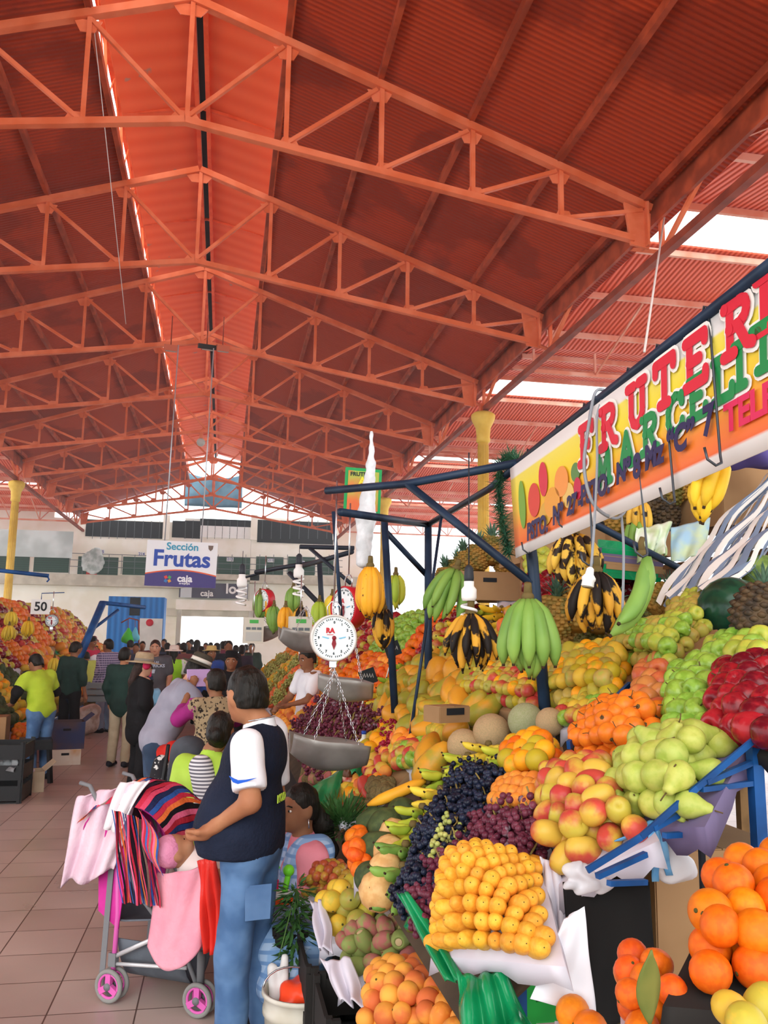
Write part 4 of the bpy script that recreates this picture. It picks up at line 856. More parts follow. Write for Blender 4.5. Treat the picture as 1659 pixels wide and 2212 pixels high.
SEEDR = [(640, 1440, 'orange'), (690, 1430, 'orange'), (600, 1420, 'rgrape'), (640, 1400, 'orange'), (600, 1480, 'ggrape'), (625, 1500, 'peach'), (670, 1470, 'ggrape'), (680, 1490, 'apricot'), (700, 1500, 'apricot'), (665, 1560, 'ggrape'), (612, 1535, 'banana'), (720, 1530, 'mango'), (755, 1530, 'lemon'), (790, 1520, 'lemon'), (700, 1580, 'rgrape'), (815, 1535, 'avocado'), (800, 1560, 'avocado'), (815, 1575, 'gold'), (780, 1590, 'gold'), (815, 1475, 'mandarin'), (820, 1500, 'mandarin'), (870, 1440, 'banana'), (850, 1470, 'banana'), (890, 1480, 'papaya'), (960, 1450, 'papaya'), (880, 1340, 'green'), (870, 1370, 'green'), (812, 1385, 'red'), (890, 1395, 'yorange'), (900, 1420, 'peach'), (950, 1335, 'red'), (960, 1380, 'mandarin'), (1050, 1285, 'red'), (1000, 1300, 'red'), (1095, 1270, 'yellow'), (1080, 1350, 'red'), (1085, 1390, 'mango'), (1040, 1400, 'gold'), (1190, 1285, 'green'), (1150, 1300, 'tomato'), (770, 1400, 'red'), (700, 1400, 'orange'), (740, 1440, 'orange'), (760, 1480, 'peach'), (905, 1500, 'papaya'), (620, 1570, 'tomato'), (650, 1600, 'gold'), (740, 1600, 'rgrape'), (690, 1640, 'apricot'), (1000, 1420, 'papaya'), (850, 1540, 'papaya'), (820, 1620, 'tomato'), (580, 1440, 'gold'), (590, 1400, 'lemon'), (1020, 1350, 'banana')]
SEEDL = [(10, 1300, 'gold'), (45, 1300, 'red'), (50, 1340, 'orange'), (20, 1410, 'orange'), (60, 1400, 'mango'), (20, 1440, 'red'), (150, 1350, 'red'), (112, 1378, 'orange'), (80, 1390, 'yellow'), (125, 1415, 'gold'), (180, 1390, 'papaya'), (190, 1350, 'orange'), (170, 1360, 'yellow'), (10, 1485, 'peach'), (20, 1530, 'gold'), (45, 1540, 'avocado'), (195, 1415, 'rgrape'), (190, 1440, 'mango'), (140, 1390, 'mango'), (210, 1380, 'orange'), (100, 1440, 'banana'), (50, 1480, 'red'), (30, 1380, 'mandarin'), (-40, 1420, 'red'), (-40, 1500, 'yorange'), (215, 1410, 'peach'), (230, 1390, 'green'), (150, 1430, 'banana')]
ORDN = ['first', 'second', 'third', 'fourth', 'fifth', 'sixth', 'seventh', 'eighth', 'ninth', 'tenth', 'eleventh', 'twelfth', 'thirteenth', 'fourteenth']
def tiles(surf, xa, xb, ya, yb, nx, ny, sp, seeds, where, lift):
    for j in range(ny):
        for i in range(nx):
            g = .03; x0 = xa+(xb-xa)*i/nx; x1 = xa+(xb-xa)*(i+1)/nx; y0 = ya+(yb-ya)*j/ny+g; y1 = ya+(yb-ya)*(j+1)/ny-g
            V3 = lambda x, y: Vector((x, y, surf(x, y)+lift))
            q = [V3(x1, y1), V3(x1, y0), V3(x0, y0), V3(x0, y1)]
            if xa > 0: q = [V3(x1, y1), V3(x1, y0), V3(x0, y0), V3(x0, y1)]
            else: q = [V3(x1, y0), V3(x1, y1), V3(x0, y1), V3(x0, y0)]
            P = px((q[0]+q[2])/2)
            if not (-120 < P[0] < 1780): continue
            k = random.choice(sorted(seeds, key=lambda s_: (s_[0]-P[0])**2+(s_[1]-P[1])**2*1.6)[:2 if xa > 0 else 4])[2]; nm, sh, tx, ct = KIND[k]
            lab = '%s, %s heap along, %s row, %s' % (tx, ORDN[j], ORDN[i], where)
            if k == 'banana':
                for m_ in range(3):
                    p = bilerp(q, .3+.2*m_, .25+.25*m_)+Vector((0, 0, .05)); banana_hand(p, random.choice(['banana', 'banana_y', 'banana_yg']), lab, n=7, L=.17, r=.021, rows=2, spread=2.0, crown=.02, hang=False, group='banana hands: '+lab)
            elif sh is None:
                grapes('grape_bunch', nm, q, lab, 12, sc=1.5 if sp > .085 else 1.25, bulge=.06, liner='card', lift=.05)
            else:
                s2 = sp*(1.7 if k == 'papaya' else 1.25 if k in ('mango', 'gold', 'avocado') else 1.)
                pile(nm, sh, q, s2, lab, ct, bulge=.06, jit=.4, size=1.03, var=.14, liner=['card', 'green', 'paper', 'dark', 'paper'][(i*2+j*3) % 5], n=9, skirt=.09)
tiles(slopeB, 1.42, 2.66, 4.55, 9.0, 3, 8, .082, SEEDR, 'second stand', .0)
tiles(slopeB, 1.42, 2.66, 9.1, 18.9, 2, 9, .105, SEEDR, 'third stand', .0)
tiles(slopeL, -1.98, -3.85, 10.7, 16.4, 3, 6, .11, SEEDL, 'opposite stand', .0)
tiles(slopeL, -1.98, -3.85, 16.8, 26.8, 2, 6, .15, SEEDL, 'far opposite stand', .0)
# ================================================================ pipes, hooks, scales, banner
def pipe_frame(label, parts, loc, mat=None):
    g = empty('pipe_frame', loc, 0, label, 'frame'); o = Vector(loc)
    for nm, pts, r in parts: mb = MB(); mb.tube([p-o for p in pts], r, 10); mb.build(nm, mat or m_navy, g)
    return g
BA = W(1120, 1000, 3.66); BB = W(1665, 572, 1.72); BAR = lambda x: BA+(BB-BA)*x
def bar_at(x):  # point of the banner pipe under photo column x
    lo, hi = -.2, 1.3
    for _ in range(40):
        m = (lo+hi)/2
        if px(BAR(m))[0] < x: lo = m
        else: hi = m
    return BAR(lo)
pipe_frame('navy pipe frame carrying the fruit banner and the hanging bananas', [('post', [BA, W(1150, 1210, 3.62), W(1183, 1600, 3.5)], .026), ('banner_rail', [BA, BAR(1.25)], .018), ('arm', [BA, W(880, 1045, 4.0), W(705, 1060, 4.35)], .02), ('brace', [W(880, 1045, 4.0), W(1150, 1262, 3.6)], .02), ('brace', [W(1160, 1025, 3.7), W(1290, 1135, 3.7), W(1545, 1268, 3.8)], .017), ('post_wrap', [W(1181, 1570, 3.5), W(1186, 1612, 3.48)], .032)], BA)
bpy.data.objects['post_wrap'].data.materials[0] = LINERS['paper']
P2 = W(925, 1133, 5.8)
pipe_frame('second navy pipe frame behind the white dial scale', [('post', [P2, W(925, 1535, 5.5)], .026), ('post', [W(830, 1120, 5.5), W(853, 1540, 5.3)], .024), ('arm', [W(735, 1106, 4.9), P2], .024), ('rail', [P2, W(1058, 1055, 4.4), W(1120, 1005, 3.75)], .02), ('brace', [W(835, 1150, 5.5), W(922, 1243, 5.75)], .02), ('hook_rod', [W(955, 1105, 5.4), W(920, 1360, 5.0), W(886, 1590, 4.8)], .01), ('hook_rod', [W(720, 1105, 4.9), W(728, 1210, 4.9), W(737, 1335, 4.9)], .011)], P2)
pipe_frame('third dark pipe frame with hooks over the green bananas', [('arm', [W(648, 1181, 8), W(765, 1184, 8)], .022), ('arm', [W(655, 1222, 8.6), W(760, 1192, 7.2)], .022), ('arm', [W(552, 1236, 10), W(620, 1224, 9.6), W(690, 1214, 9)], .024), ('post', [W(690, 1216, 9), W(697, 1345, 9)], .028), ('brace', [W(625, 1238, 9.4), W(690, 1305, 9)], .028), ('brace', [W(668, 1183, 8), W(757, 1260, 7.6)], .018), ('rail', [W(530, 1247, 10.2), W(600, 1228, 9.8)], .014)], W(690, 1216, 9), M('dark_pipe', '#262c36', rough=.5))
g = pipe_frame('thin blue post and rails of the stand across the aisle', [('post', [W(222, 1302, 14.6), W(163, 1440, 14.0)], .06), ('arm', [W(222, 1302, 14.6), W(312, 1312, 15.5)], .035), ('brace', [W(186, 1370, 14.3), W(255, 1318, 15)], .025), ('arm', [W(-40, 1228, 13), W(105, 1244, 13)], .03), ('hook', [W(102, 1244, 13), W(106, 1252, 13), W(101, 1257, 13)], .012)], W(222, 1302, 14.6), m_blue)
for x0, y1, dx, nm in [(1140, 1182, 8, 'straight steel hook nearest the blue post'), (1203, 1128, 25, 'steel hook holding the spotted banana hand'), (1262, 1205, 18, 'steel hook holding the blackened bananas'), (1357, 1185, 40, 'long steel hook holding the big green plantain'), (1420, 1070, 36, 'empty looped steel hook in front of the banner'), (1522, 985, 34, 'steel hook holding the yellow banana hand')]:
    a = bar_at(x0)+Vector((0, -.02, .02)); e = W(x0+dx, y1, a.y-.06); mb = MB(); r = .02
    mb.tube([a+Vector((0, .035, -.02)), a+Vector((0, .02, .01)), a, a*.5+e*.5, e, e+Vector((-.004, -.01, -.02)), e+Vector((-r, -.01, -.028)), e+Vector((-2*r, -.005, -.012)), e+Vector((-2*r-.004, 0, .02))], .004, 6)
    tag(origin_to(mb.build('hook', M('hook_steel', '#4c5258', rough=.4, metal=.6)), a), nm, 'hook', 'hooks on the banner rail')
def cable(pts, r, label, mat):
    P = [W(*p) for p in pts]; Q = []
    for i in range(len(P)-1):
        p0 = P[max(i-1, 0)]; p1 = P[i]; p2 = P[i+1]; p3 = P[min(i+2, len(P)-1)]
        for k in range(6):
            t = k/6; Q.append(.5*((2*p1)+(p2-p0)*t+(2*p0-5*p1+4*p2-p3)*t*t+(3*p1-p0-3*p2+p3)*t**3))
    Q.append(P[-1]); mb = MB(); mb.tube(Q, r, 6); return tag(origin_to(mb.build('cable', mat), P[0]), label, 'cable')
m_cab = M('grey_cable', '#8d9298', rough=.5)
cable([(1305, 842, 2.75), (1285, 850, 2.75), (1270, 930, 2.7), (1262, 1010, 2.68), (1280, 1085, 2.66), (1320, 1118, 2.68), (1345, 1110, 2.7), (1365, 1070, 2.75)], .006, 'grey cable looping in front of the banner', m_cab)
cable([(1310, 842, 2.72), (1290, 900, 2.68), (1290, 1000, 2.66), (1284, 1130, 2.64), (1277, 1225, 2.62)], .005, 'grey cable leading to the empty lamp socket', m_cab)
cable([(1340, 1095, 2.7), (1347, 1180, 2.68), (1345, 1320, 2.66)], .005, 'grey cable end hanging beside the plantain', m_cab)
# lamp socket and spiral bulbs
def bulb(loc, s, label, cord=.4):
    g = empty('spiral_bulb', loc, 0, label, 'lamp', 'spiral lamp bulbs'); g.scale = (s,)*3
    mb = MB(); mb.lathe([(.02, .0), (.024, .01), (.024, .035), (.016, .045), (.016, .06)], n=12); mb.build('bulb_base', m_white, g)
    mb = MB(); mb.tube([(.022*math.cos(t*.5), .022*math.sin(t*.5), -.004-.0022*t) for t in range(0, 38)], .0052, 6); mb.build('spiral_tube', M('bulb_white', '#f4f4f2', rough=.3), g)
    mb = MB(); mb.tube([(0, 0, .058), (0, 0, .058+cord/s)], .004/s*.8, 5); mb.cur = 1; mb.lathe([(.014, .058), (.016, .07), (.014, .1), (.006, .11)], n=10); mb.build('cord', [M('dark_cord', '#2c3036', rough=.6), M('socket_dark', '#30343a', rough=.5)], g)
    return g
bulb(W(1013, 1298, 3.4), 1.35, 'white spiral bulb hanging above the blackened bananas', .55); bulb(W(522, 1268, 9), 2.2, 'white spiral bulb hanging at the arm over the gate', .25); bulb(W(645, 1248, 8.5), 2.2, 'white spiral bulb hanging before the blue brace', .2)
g = empty('lamp_socket', W(1272, 1248, 2.62), 0, 'empty white lamp socket in front of the blackened bananas', 'socket')
mb = MB(); mb.lathe([(.019, -.03), (.021, -.028), (.02, -.012), (.023, -.008), (.023, .0), (.014, .012), (.012, .03), (.006, .036)], n=14); mb.build('socket_body', m_white, g); mb = MB(); mb.lathe([(.017, -.034), (.017, -.028)], n=12); mb.build('socket_mouth', M('brass_dark', '#8f8a78', rough=.4, metal=.6), g)
g.rotation_euler = (0, .2, 0)
# bananas on the hooks
bg_ = 'bananas hanging from hooks'
def hb(x, y, d, *a, **k): return banana_hand(W(x, y, d), *a, group=bg_, **k)
hb(1240, 1150, 3.1, 'banana_s', 'spotted yellow banana hand with brown blotches, hanging highest by the blue post', n=18, L=.165, r=.02, rows=3, spread=3.4, cone_=.95, crown=.03)
hb(1288, 1232, 2.95, 'banana_k', 'blackened banana hand hanging behind the empty lamp socket', n=13, L=.19, r=.02, rows=2, spread=3.2, cone_=.85)
hb(1560, 990, 2.15, 'banana', 'ripe yellow banana hand hanging highest beside the purple cloth', n=7, L=.165, r=.021, rows=2, spread=2.0, cone_=.55, tilt=(0, .35, -.5))
hb(1140, 1290, 2.9, 'banana_g', 'green plantain hand hanging in front of the pineapples', n=9, L=.235, r=.028, rows=2, spread=2.4, cone_=.62, bend=.7)
hb(1388, 1195, 2.5, 'banana_g', 'single big green plantain pair hanging over the small apples', n=2, L=.285, r=.03, rows=1, spread=.5, cone_=-.1, bend=1.0, tilt=(0, -.1, 2.2), crown=.02)
hb(985, 1228, 4.4, 'banana_g', 'green plantain hand spreading sideways behind the thin rod', n=7, L=.27, r=.028, rows=2, spread=2.4, cone_=.7, tilt=(0, .35, 0), bend=.8)
hb(1017, 1322, 3.4, 'banana_k', 'blackened banana hand hanging under the spiral bulb', n=16, L=.2, r=.019, rows=2, spread=3.2, cone_=.95)
hb(800, 1222, 4.55, 'banana_o', 'big orange banana hand hanging beside the white dial scale', n=13, L=.25, r=.03, rows=2, spread=3.2, cone_=.33, bend=.5)
hb(828, 1312, 4.7, 'banana_k', 'withered banana hand hanging under the big orange one', n=8, L=.2, r=.022, rows=2, spread=2.8, cone_=.5)
hb(1380, 1078, 4.0, 'banana_s', 'small spotted banana hand hung behind the banner edge', n=8, L=.17, r=.019, rows=2, spread=2.4, cone_=.6)
hb(1375, 1120, 4.0, 'banana_g', 'green banana hand hung under the small spotted hand', n=8, L=.17, r=.019, rows=2, spread=2.4, cone_=.6)
for x, y, d, m_, n, lb in [(562, 1282, 9, 'banana_g', 6, 'green plantain hand beside the small red dial scale'), (592, 1308, 8.8, 'banana_g', 6, 'green plantain hand lowest over the electronic scale'), (634, 1268, 8.6, 'banana_g', 8, 'green plantain hand under the third frame brace'), (617, 1310, 8.4, 'banana_o', 7, 'orange banana hand between two green ones'), (579, 1282, 9, 'banana_o', 5, 'small orange banana hand behind the red dial scale'), (650, 1310, 8.3, 'banana_k', 7, 'blackened small banana hand at the third frame'), (690, 1298, 8, 'banana_yg', 8, 'yellow green banana hand beside the far post'), (718, 1285, 8, 'banana_y', 8, 'yellow banana hand near the hanging rod'), (855, 1240, 6.5, 'banana_yg', 5, 'yellow green banana hand between the two poles')]:
    hb(x, y, d, m_, lb, n=n, L=.24, r=.03, rows=2, spread=2.8, cone_=.5)
# dial scales
m_chrome = M('chrome', '#c8ccd0', rough=.2, metal=.9); m_steelpan = M('pan_steel', '#a5a19c', '#8a8680', scale=5, rough=.4, metal=.35)
m_red = M('scale_red', '#c22430', rough=.35, coat=.3); m_face = M('dial_face', '#eef4f4', rough=.3)
def dial_scale(loc, rz, rim, label, r=.118, hang=.5):
    g = empty('hanging_scale', loc, rz, label, 'scale', None)
    X = Matrix.Rotation(R(90), 3, 'X')
    mb = MB(); mb.lathe([(r*.9, -.05), (r, -.045), (r, .035), (r*.93, .045), (r*.93, .024)], n=40, rot=X); mb.build('housing', rim, g)
    mb = MB(); mb.prism([(r*.925*math.cos(t*math.tau/40), r*.925*math.sin(t*math.tau/40)) for t in range(40)], .026, .0325, Matrix(((1, 0, 0, 0), (0, 0, -1, 0), (0, 1, 0, 0), (0, 0, 0, 1))))
    mb.build('dial_face', m_face, g)
    mb = MB()
    for k in range(60):
        if k in (0,): continue
        a = R(90)-k*math.tau/60; q = r*.8; ln = .02 if k % 5 else .0
        mb.box((q*math.cos(a), -.034, q*math.sin(a)), (.009 if k % 5 else .004, .002, .004 if k % 5 else .003), (0, -a, 0)) if k % 5 else None
    for k, t in enumerate('0123456789'):
        a = R(90)+R(30)-k*R(30)-(R(30)); q = r*.66
        text_mb(mb, t, .018, frame_mtx((q*math.cos(a), -.034, q*math.sin(a)), (1, 0, 0), (0, 0, 1)), .0006)
    mb.build('dial_marks', M('dial_ink', '#3a4a50', rough=.5), g)
    mb = MB(); text_mb(mb, 'RA', .034, frame_mtx((-.02, -.0345, .036), (1, 0, 0), (0, 0, 1)), .002); mb.box((-.02, -.034, .016), (.034, .002, .003)); mb.build('maker_letters', m_red, g)
    mb = MB(); [mb.prism([(s*.022, .0), (s*.06, .008), (s*.06, .002), (s*.03, -.006)][::s], .033, .0345, Matrix(((1, 0, 0, 0), (0, 0, -1, 0), (0, 1, 0, 0), (0, 0, 0, 1)))) for s in (-1, 1)]; mb.build('blue_marks', M('dial_blue', '#7cc0dc', rough=.5), g)
    mb = MB(); mb.prism([(-.004, .0), (-.012, -.03), (0, -.06), (.012, -.03), (.004, 0)], .036, .039, Matrix(((1, 0, 0, 0), (0, 0, -1, 0), (0, 1, 0, 0), (0, 0, 0, 1)))); mb.ball((0, -.04, 0), (.011, .006, .011)); mb.build('pointer', M('pointer_red', '#8a2430', rough=.4), g)
    mb = MB(); mb.tube([(-.03, 0, r*.95), (-.034, 0, r+.04), (-.015, 0, r+.065), (.015, 0, r+.065), (.034, 0, r+.04), (.03, 0, r*.95)], .004, 6); mb.tube([(0, 0, r+.065), (0, 0, r+hang)], .005, 6); mb.build('suspension_hook', m_chrome, g)
    mb = MB(); mb.box((0, 0, -r-.015), (.035, .012, .03)); mb.tube([(0, 0, -r-.03), (-.014, 0, -r-.045), (0, 0, -r-.06), (.014, 0, -r-.045), (.006, 0, -r-.032)], .004, 6); mb.build('lower_hook', m_chrome, g)
    return g
def scoop(loc, L, Wd, rz, label, tops, tilt=0., hz=.5):
    g = empty('scale_pan', loc, rz, label, 'pan'); g.rotation_euler = (0, tilt, rz); mb = MB()
    def fn(u, v):
        x = (u-.5)*L; t = (v-.5)*2; w = Wd/2*(1-.55*max(0, (abs(u-.5)-.2)/.3)**2); y = t*w
        return (x, y, .55*Wd*abs(t)**2.*(1-.35*abs(2*u-1)**2)+.13*L*(2*(u-.5))**2*(1.6 if u < .5 else .6))
    mb.grid(fn, 24, 16, .003); mb.build('pan_bowl', m_steelpan, g)
    ch = MB()
    for (u, v) in ((.22, .02), (.22, .98), (.8, .02), (.8, .98)):
        a = Vector(fn(u, v)); b = Vector((0, 0, hz)); n = int((b-a).length/.02)
        for k in range(n):
            c = a.lerp(b, (k+.5)/n); ch.tube([c+((b-a).normalized()*q*.011)+(Vector((.005, 0, 0)) if k % 2 else Vector((0, .005, 0)))*s for q, s in ((1, .3), (.6, 1), (-.6, 1), (-1, .3), (-1, -.3), (-.6, -1), (.6, -1), (1, -.3))], .0016, 4, closed=True)
    ch.build('chain_links', m_chrome, g); return g
sc = W(720, 1378, 4.35); dial_scale(sc, -.02, M('scale_cream', '#ddd8d0', rough=.3), 'white faced dial scale hanging over the fruit', hang=.7)
scoop(W(708, 1664, 4.3), .39, .27, .12, 'large steel scale pan hanging behind the seated vendor', 4, .05, .49)
s2 = W(752, 1312, 5.0); dial_scale(s2, -1.05, m_red, 'red rimmed dial scale turned sideways behind the white one', .125, .5)
scoop(W(745, 1515, 5.0), .32, .24, -.2, 'smaller steel scale pan holding two oranges', 4, .04, .5)
for x, y in ((765, 1493), (775, 1492)): one('orange', 'round', 'orange', (x, y, 5.0), .07, 'orange lying in the smaller steel scale pan', 'orange', group='oranges in the scale pan')
scoop(W(650, 1408, 7.5), .42, .3, .2, 'dark scale pan hanging near the electronic scale', 4, .1, .4); scoop(W(575, 1385, 9.), .34, .26, -.3, 'small dark pan tipped beside the first electronic scale', 4, -.3, .3)
dial_scale(W(571, 1297, 9.), -.9, m_red, 'small red dial scale far along the stands', .12, .35)
d_ = dial_scale(W(112, 1341, 14.), .1, M('scale_grey', '#6d7478', rough=.4), 'round grey dial scale across the aisle', .08, .3); d_.scale = (1.2,)*3
def escale(loc, rz, label):
    g = empty('electronic_scale', loc, rz, label, 'scale', 'electronic scales'); m_ = M('beige_plastic', '#cfcabb', rough=.5)
    mb = MB(); mb.box((0, 0, 0), (.2, .08, .26)); mb.build('housing', m_, g)
    mb = MB(); mb.box((.0, -.042, .09), (.09, .004, .035)); mb.build('green_panel', M('green_label', '#4fae54', rough=.4), g)
    for k in (-1, 0, 1): mb = MB(); mb.box((k*.055, -.042, .02), (.045, .004, .025)); mb.build('display', M('lcd', '#6a7478', rough=.3), g)
    mb = MB(); mb.box((0, -.042, -.06), (.16, .004, .09)); mb.build('key_panel', M('keypad', '#b9bab4', rough=.5), g)
    mb = MB(); mb.tube([(0, 0, .13), (0, 0, .5)], .006, 5); mb.tube([(0, 0, -.13), (0, 0, -.25)], .006, 5); mb.build('hanger', m_chrome, g)
    return g
escale(W(547, 1362, 8.8), .1, 'beige electronic scale hanging nearest the gate'); escale(W(648, 1364, 7.6), .1, 'beige electronic scale hanging left of the white dial')
# ---- the banner
A1 = W(1104, 1010, 3.62); A2 = W(1113, 1206, 3.62); B1 = W(1665, 590, 1.73)
ex = (B1-A1).normalized(); L_ = (B1-A1).length*1.12; ey = -(A2-A1); hgt = ey.length; ey = (ey-ex*ey.dot(ex)).normalized(); bm = frame_mtx(A2, ex, ey); bmi = bm.inverted(); bn = ex.cross(ey).normalized()
Hb = (bmi @ A1).y
def onb(x, y):
    v = fw + RT*((x-829.5)/FPX) - UP*((y-1106)/FPX); t = (A1-CAMPOS).dot(bn)/v.dot(bn); return bmi @ (CAMPOS+v*t)
def banner_mat():
    m = M('banner_vinyl', '#f2d52c', rough=.4); nt = m.node_tree; N = nt.nodes; L = nt.links; b = N['Principled BSDF']
    tc = N.new('ShaderNodeTexCoord'); sx = N.new('ShaderNodeSeparateXYZ'); L.new(tc.outputs['Object'], sx.inputs[0]); mr = N.new('ShaderNodeMapRange'); mr.inputs[2].default_value = Hb; L.new(sx.outputs[1], mr.inputs[0])
    r = N.new('ShaderNodeValToRGB'); e = r.color_ramp.elements; cs = [(0, '#eceae6'), (.1, '#eceae6'), (.12, '#ee6e34'), (.3, '#f08a34'), (.5, '#f0c83c'), (.7, '#f0dc3c'), (.86, '#efe060'), (.88, '#e9e8e4')]
    e[0].color = lin(cs[0][1]); e[0].position = 0; e[1].color = lin(cs[-1][1]); e[1].position = cs[-1][0]
    for p, c in cs[1:-1]: q = e.new(p); q.color = lin(c)
    L.new(mr.outputs[0], r.inputs[0]); L.new(r.outputs[0], b.inputs['Base Color']); return m
g = empty('fruit_shop_banner', A2, 0, 'long yellow and orange fruit shop banner hanging along the navy pipe', 'banner'); g.matrix_world = bm
mb = MB(); mb.grid(lambda u, v: (u*L_, v*Hb, .002*math.sin(9*u)*(1-v)-.002), 30, 6, .003); sheet = mb.build('vinyl_sheet', banner_mat(), g)
bpy.context.view_layer.update()
ST = {'F': [[(.2, 0), (.2, 1)], [(.08, 1), (.75, 1), (.75, .82)], [(.2, .52), (.55, .52), (.55, .42)], [(.05, 0), (.38, 0)]], 'R': [[(.2, 0), (.2, 1)], [(.05, 1), (.5, 1), (.66, .92), (.7, .77), (.64, .62), (.48, .53), (.2, .53)], [(.45, .53), (.7, .06), (.86, 0)], [(.05, 0), (.36, 0)]],
 'U': [[(.2, 1), (.2, .3), (.28, .09), (.45, 0), (.62, .09), (.7, .3), (.7, 1)], [(.06, 1), (.36, 1)], [(.56, 1), (.84, 1)]], 'T': [[(.42, 0), (.42, 1)], [(.08, .8), (.08, 1), (.78, 1), (.78, .8)], [(.25, 0), (.6, 0)]], 'E': [[(.2, 0), (.2, 1)], [(.06, 1), (.72, 1), (.72, .84)], [(.2, .52), (.55, .52)], [(.06, 0), (.74, 0), (.76, .18)]],
 'I': [[(.3, 0), (.3, 1)], [(.12, 0), (.48, 0)], [(.12, 1), (.48, 1)]], 'M': [[(.15, 0), (.2, 1), (.5, .25), (.8, 1), (.86, 0)], [(.02, 0), (.3, 0)], [(.72, 0), (1., 0)]], 'A': [[(.1, 0), (.42, 1), (.76, 0)], [(.24, .36), (.62, .36)], [(0, 0), (.24, 0)], [(.6, 0), (.9, 0)]],
 'C': [[(.76, .74), (.66, .92), (.46, 1), (.25, .9), (.14, .65), (.14, .35), (.25, .1), (.46, 0), (.68, .08), (.78, .25)], [(.76, .74), (.76, .95)]], 'L': [[(.2, 0), (.2, 1)], [(.06, 1), (.38, 1)], [(.06, 0), (.72, 0), (.74, .22)]], 'A_': []}
def stroke(mb, ch, ox, oy, h, w, z, sh=.16, sx=1.):
    zi = z
    for pl in ST[ch]:
        z = zi = zi+.0002
        pts = [Vector((ox+(x*sx+sh*y)*h, oy+y*h, z)) for x, y in pl]
        for a, b in zip(pts, pts[1:]):
            d = (b-a).normalized(); n = Vector((-d.y, d.x, 0))*w/2; zi += .00015; zz = Vector((0, 0, zi-z)); mb.add([a-n+zz, b-n+zz, b+n+zz, a+n+zz], [(0, 1, 2, 3)])
        for p in pts: zi += .00015; mb.add([p+Vector((math.cos(t*math.tau/10)*w/2, math.sin(t*math.tau/10)*w/2, zi-z)) for t in range(10)], [tuple(range(10))])
def letters(seq, h, w, cmat, nm):
    for ch, x, y in seq:
        o1 = MB(); o2 = MB(); p = onb(x, y); stroke(o1, ch, p.x-.42*h, p.y-h/2, h, w*1.65, .003, sx=1.2); stroke(o2, ch, p.x-.42*h, p.y-h/2, h, w, .0075, sx=1.2)
        o1.build('letter_outline', M('letter_white', '#f4f2ea', rough=.4), g); o2.build('letter', cmat, g)
letters([('F', 1265, 962), ('R', 1312, 925), ('U', 1372, 880), ('T', 1432, 832), ('E', 1500, 785), ('R', 1588, 712), ('I', 1655, 655)], .126, .034, M('letter_red', '#d8283c', rough=.4), 'shop_word')
letters([('M', 1300, 1015), ('A', 1352, 975), ('R', 1402, 940), ('C', 1456, 900), ('E', 1505, 862), ('L', 1560, 822), ('I', 1602, 790), ('T', 1645, 755)], .105, .028, M('letter_green', '#1f8a48', rough=.4), 'name_word')
m_ink = M('letter_indigo', '#2a2050', rough=.4)
for t, x, y, s in [('PSTO.', 1165, 1142, .062), ('Nº', 1210, 1112, .062), ('27', 1240, 1092, .06), ('-', 1258, 1082, .06), ('PSTO.', 1290, 1060, .062), ('Nº', 1352, 1020, .06), ('8', 1381, 1010, .066), ('Mz', 1418, 985, .064), ('“C”', 1475, 950, .066), ('7', 1535, 912, .07)]:
    mb = MB(); p = onb(x, y); text_mb(mb, t, s*1.55, Matrix.Translation((p.x, p.y, .012)), .005, .2, depth=.0005, sx=.95); mb.build('address_word', m_ink, g)
mb = MB(); p = onb(1625, 882); text_mb(mb, 'TELF.', .1, Matrix.Translation((p.x, p.y, .008)), .004, .15, depth=.0005); mb.build('phone_word', M('letter_pink', '#d82858', rough=.4), g)
for (x, y, rx, ry, c, nm) in [(1155, 1080, .05, .06, '#d84a3c', 'red'), (1175, 1035, .035, .06, '#d63a4a', 'pink'), (1195, 1085, .06, .05, '#e8a03c', 'yellow'), (1215, 1040, .05, .05, '#ef9a4a', 'orange'), (1230, 1070, .04, .04, '#e7c06a', 'cream'), (1250, 1055, .025, .035, '#c82848', 'berry'), (1130, 1090, .03, .09, '#7aa83c', 'green'), (1245, 1020, .03, .03, '#5f8a4a', 'leaf'), (1180, 1110, .05, .04, '#d9a840', 'pear')]:
    p = onb(x, y); mb = MB(); mb.add([(p.x+1.35*rx*math.cos(t*math.tau/20), p.y+1.2*ry*math.sin(t*math.tau/20), .002+.0006*len(nm)) for t in range(20)], [tuple(range(20))]); mb.build('printed_fruit', M('print_'+nm, c, rough=.4), g)
for ch in g.children: ch.matrix_parent_inverse = Matrix.Identity(4)
# ---- hanging section sign
d = 17.; TL = W(318, 1167, d); BR = W(466, 1270, d); cx = (TL.x+BR.x)/2; cz = (TL.z+BR.z)/2; w = BR.x-TL.x; h = TL.z-BR.z
g = empty('section_sign', (cx, d, cz), 0, 'white and blue hanging board reading Sección Frutas', 'sign'); g.rotation_euler = (0, 0.0153, 0)
mb = MB(); mb.box((0, 0, 0), (w, .03, h)); mb.build('board', M('sign_white', '#f1f4f6', rough=.35), g)
F2 = lambda x, z, k=0.: frame_mtx((x, -.02-k, z), (1, 0, 0), (0, 0, 1))
mb = MB(); mb.prism([(-w/2, -h/2)]+[(w/2, -h/2)]+[(w/2-w*t/12, -h/2+h*(.25+.1*math.sin(math.pi*t/12))) for t in range(13)], -.003, .003, F2(0, 0)); mb.build('purple_band', M('sign_purple', '#44377e', rough=.35), g)
mb = MB(); pts = [(w/2-w*t/12, -h/2+h*(.25+.1*math.sin(math.pi*t/12))) for t in range(13)]
mb.prism(pts+[(x, z+.025) for x, z in reversed(pts)], -.003, .003, F2(0, 0)); mb.build('orange_arc', M('sign_orange', '#e8602c', rough=.4), g)
mb = MB(); text_mb(mb, 'Sección', .2, F2(.0, h*.375), .004); mb.build('small_title', M('sign_teal', '#3aa0c0', rough=.4), g)
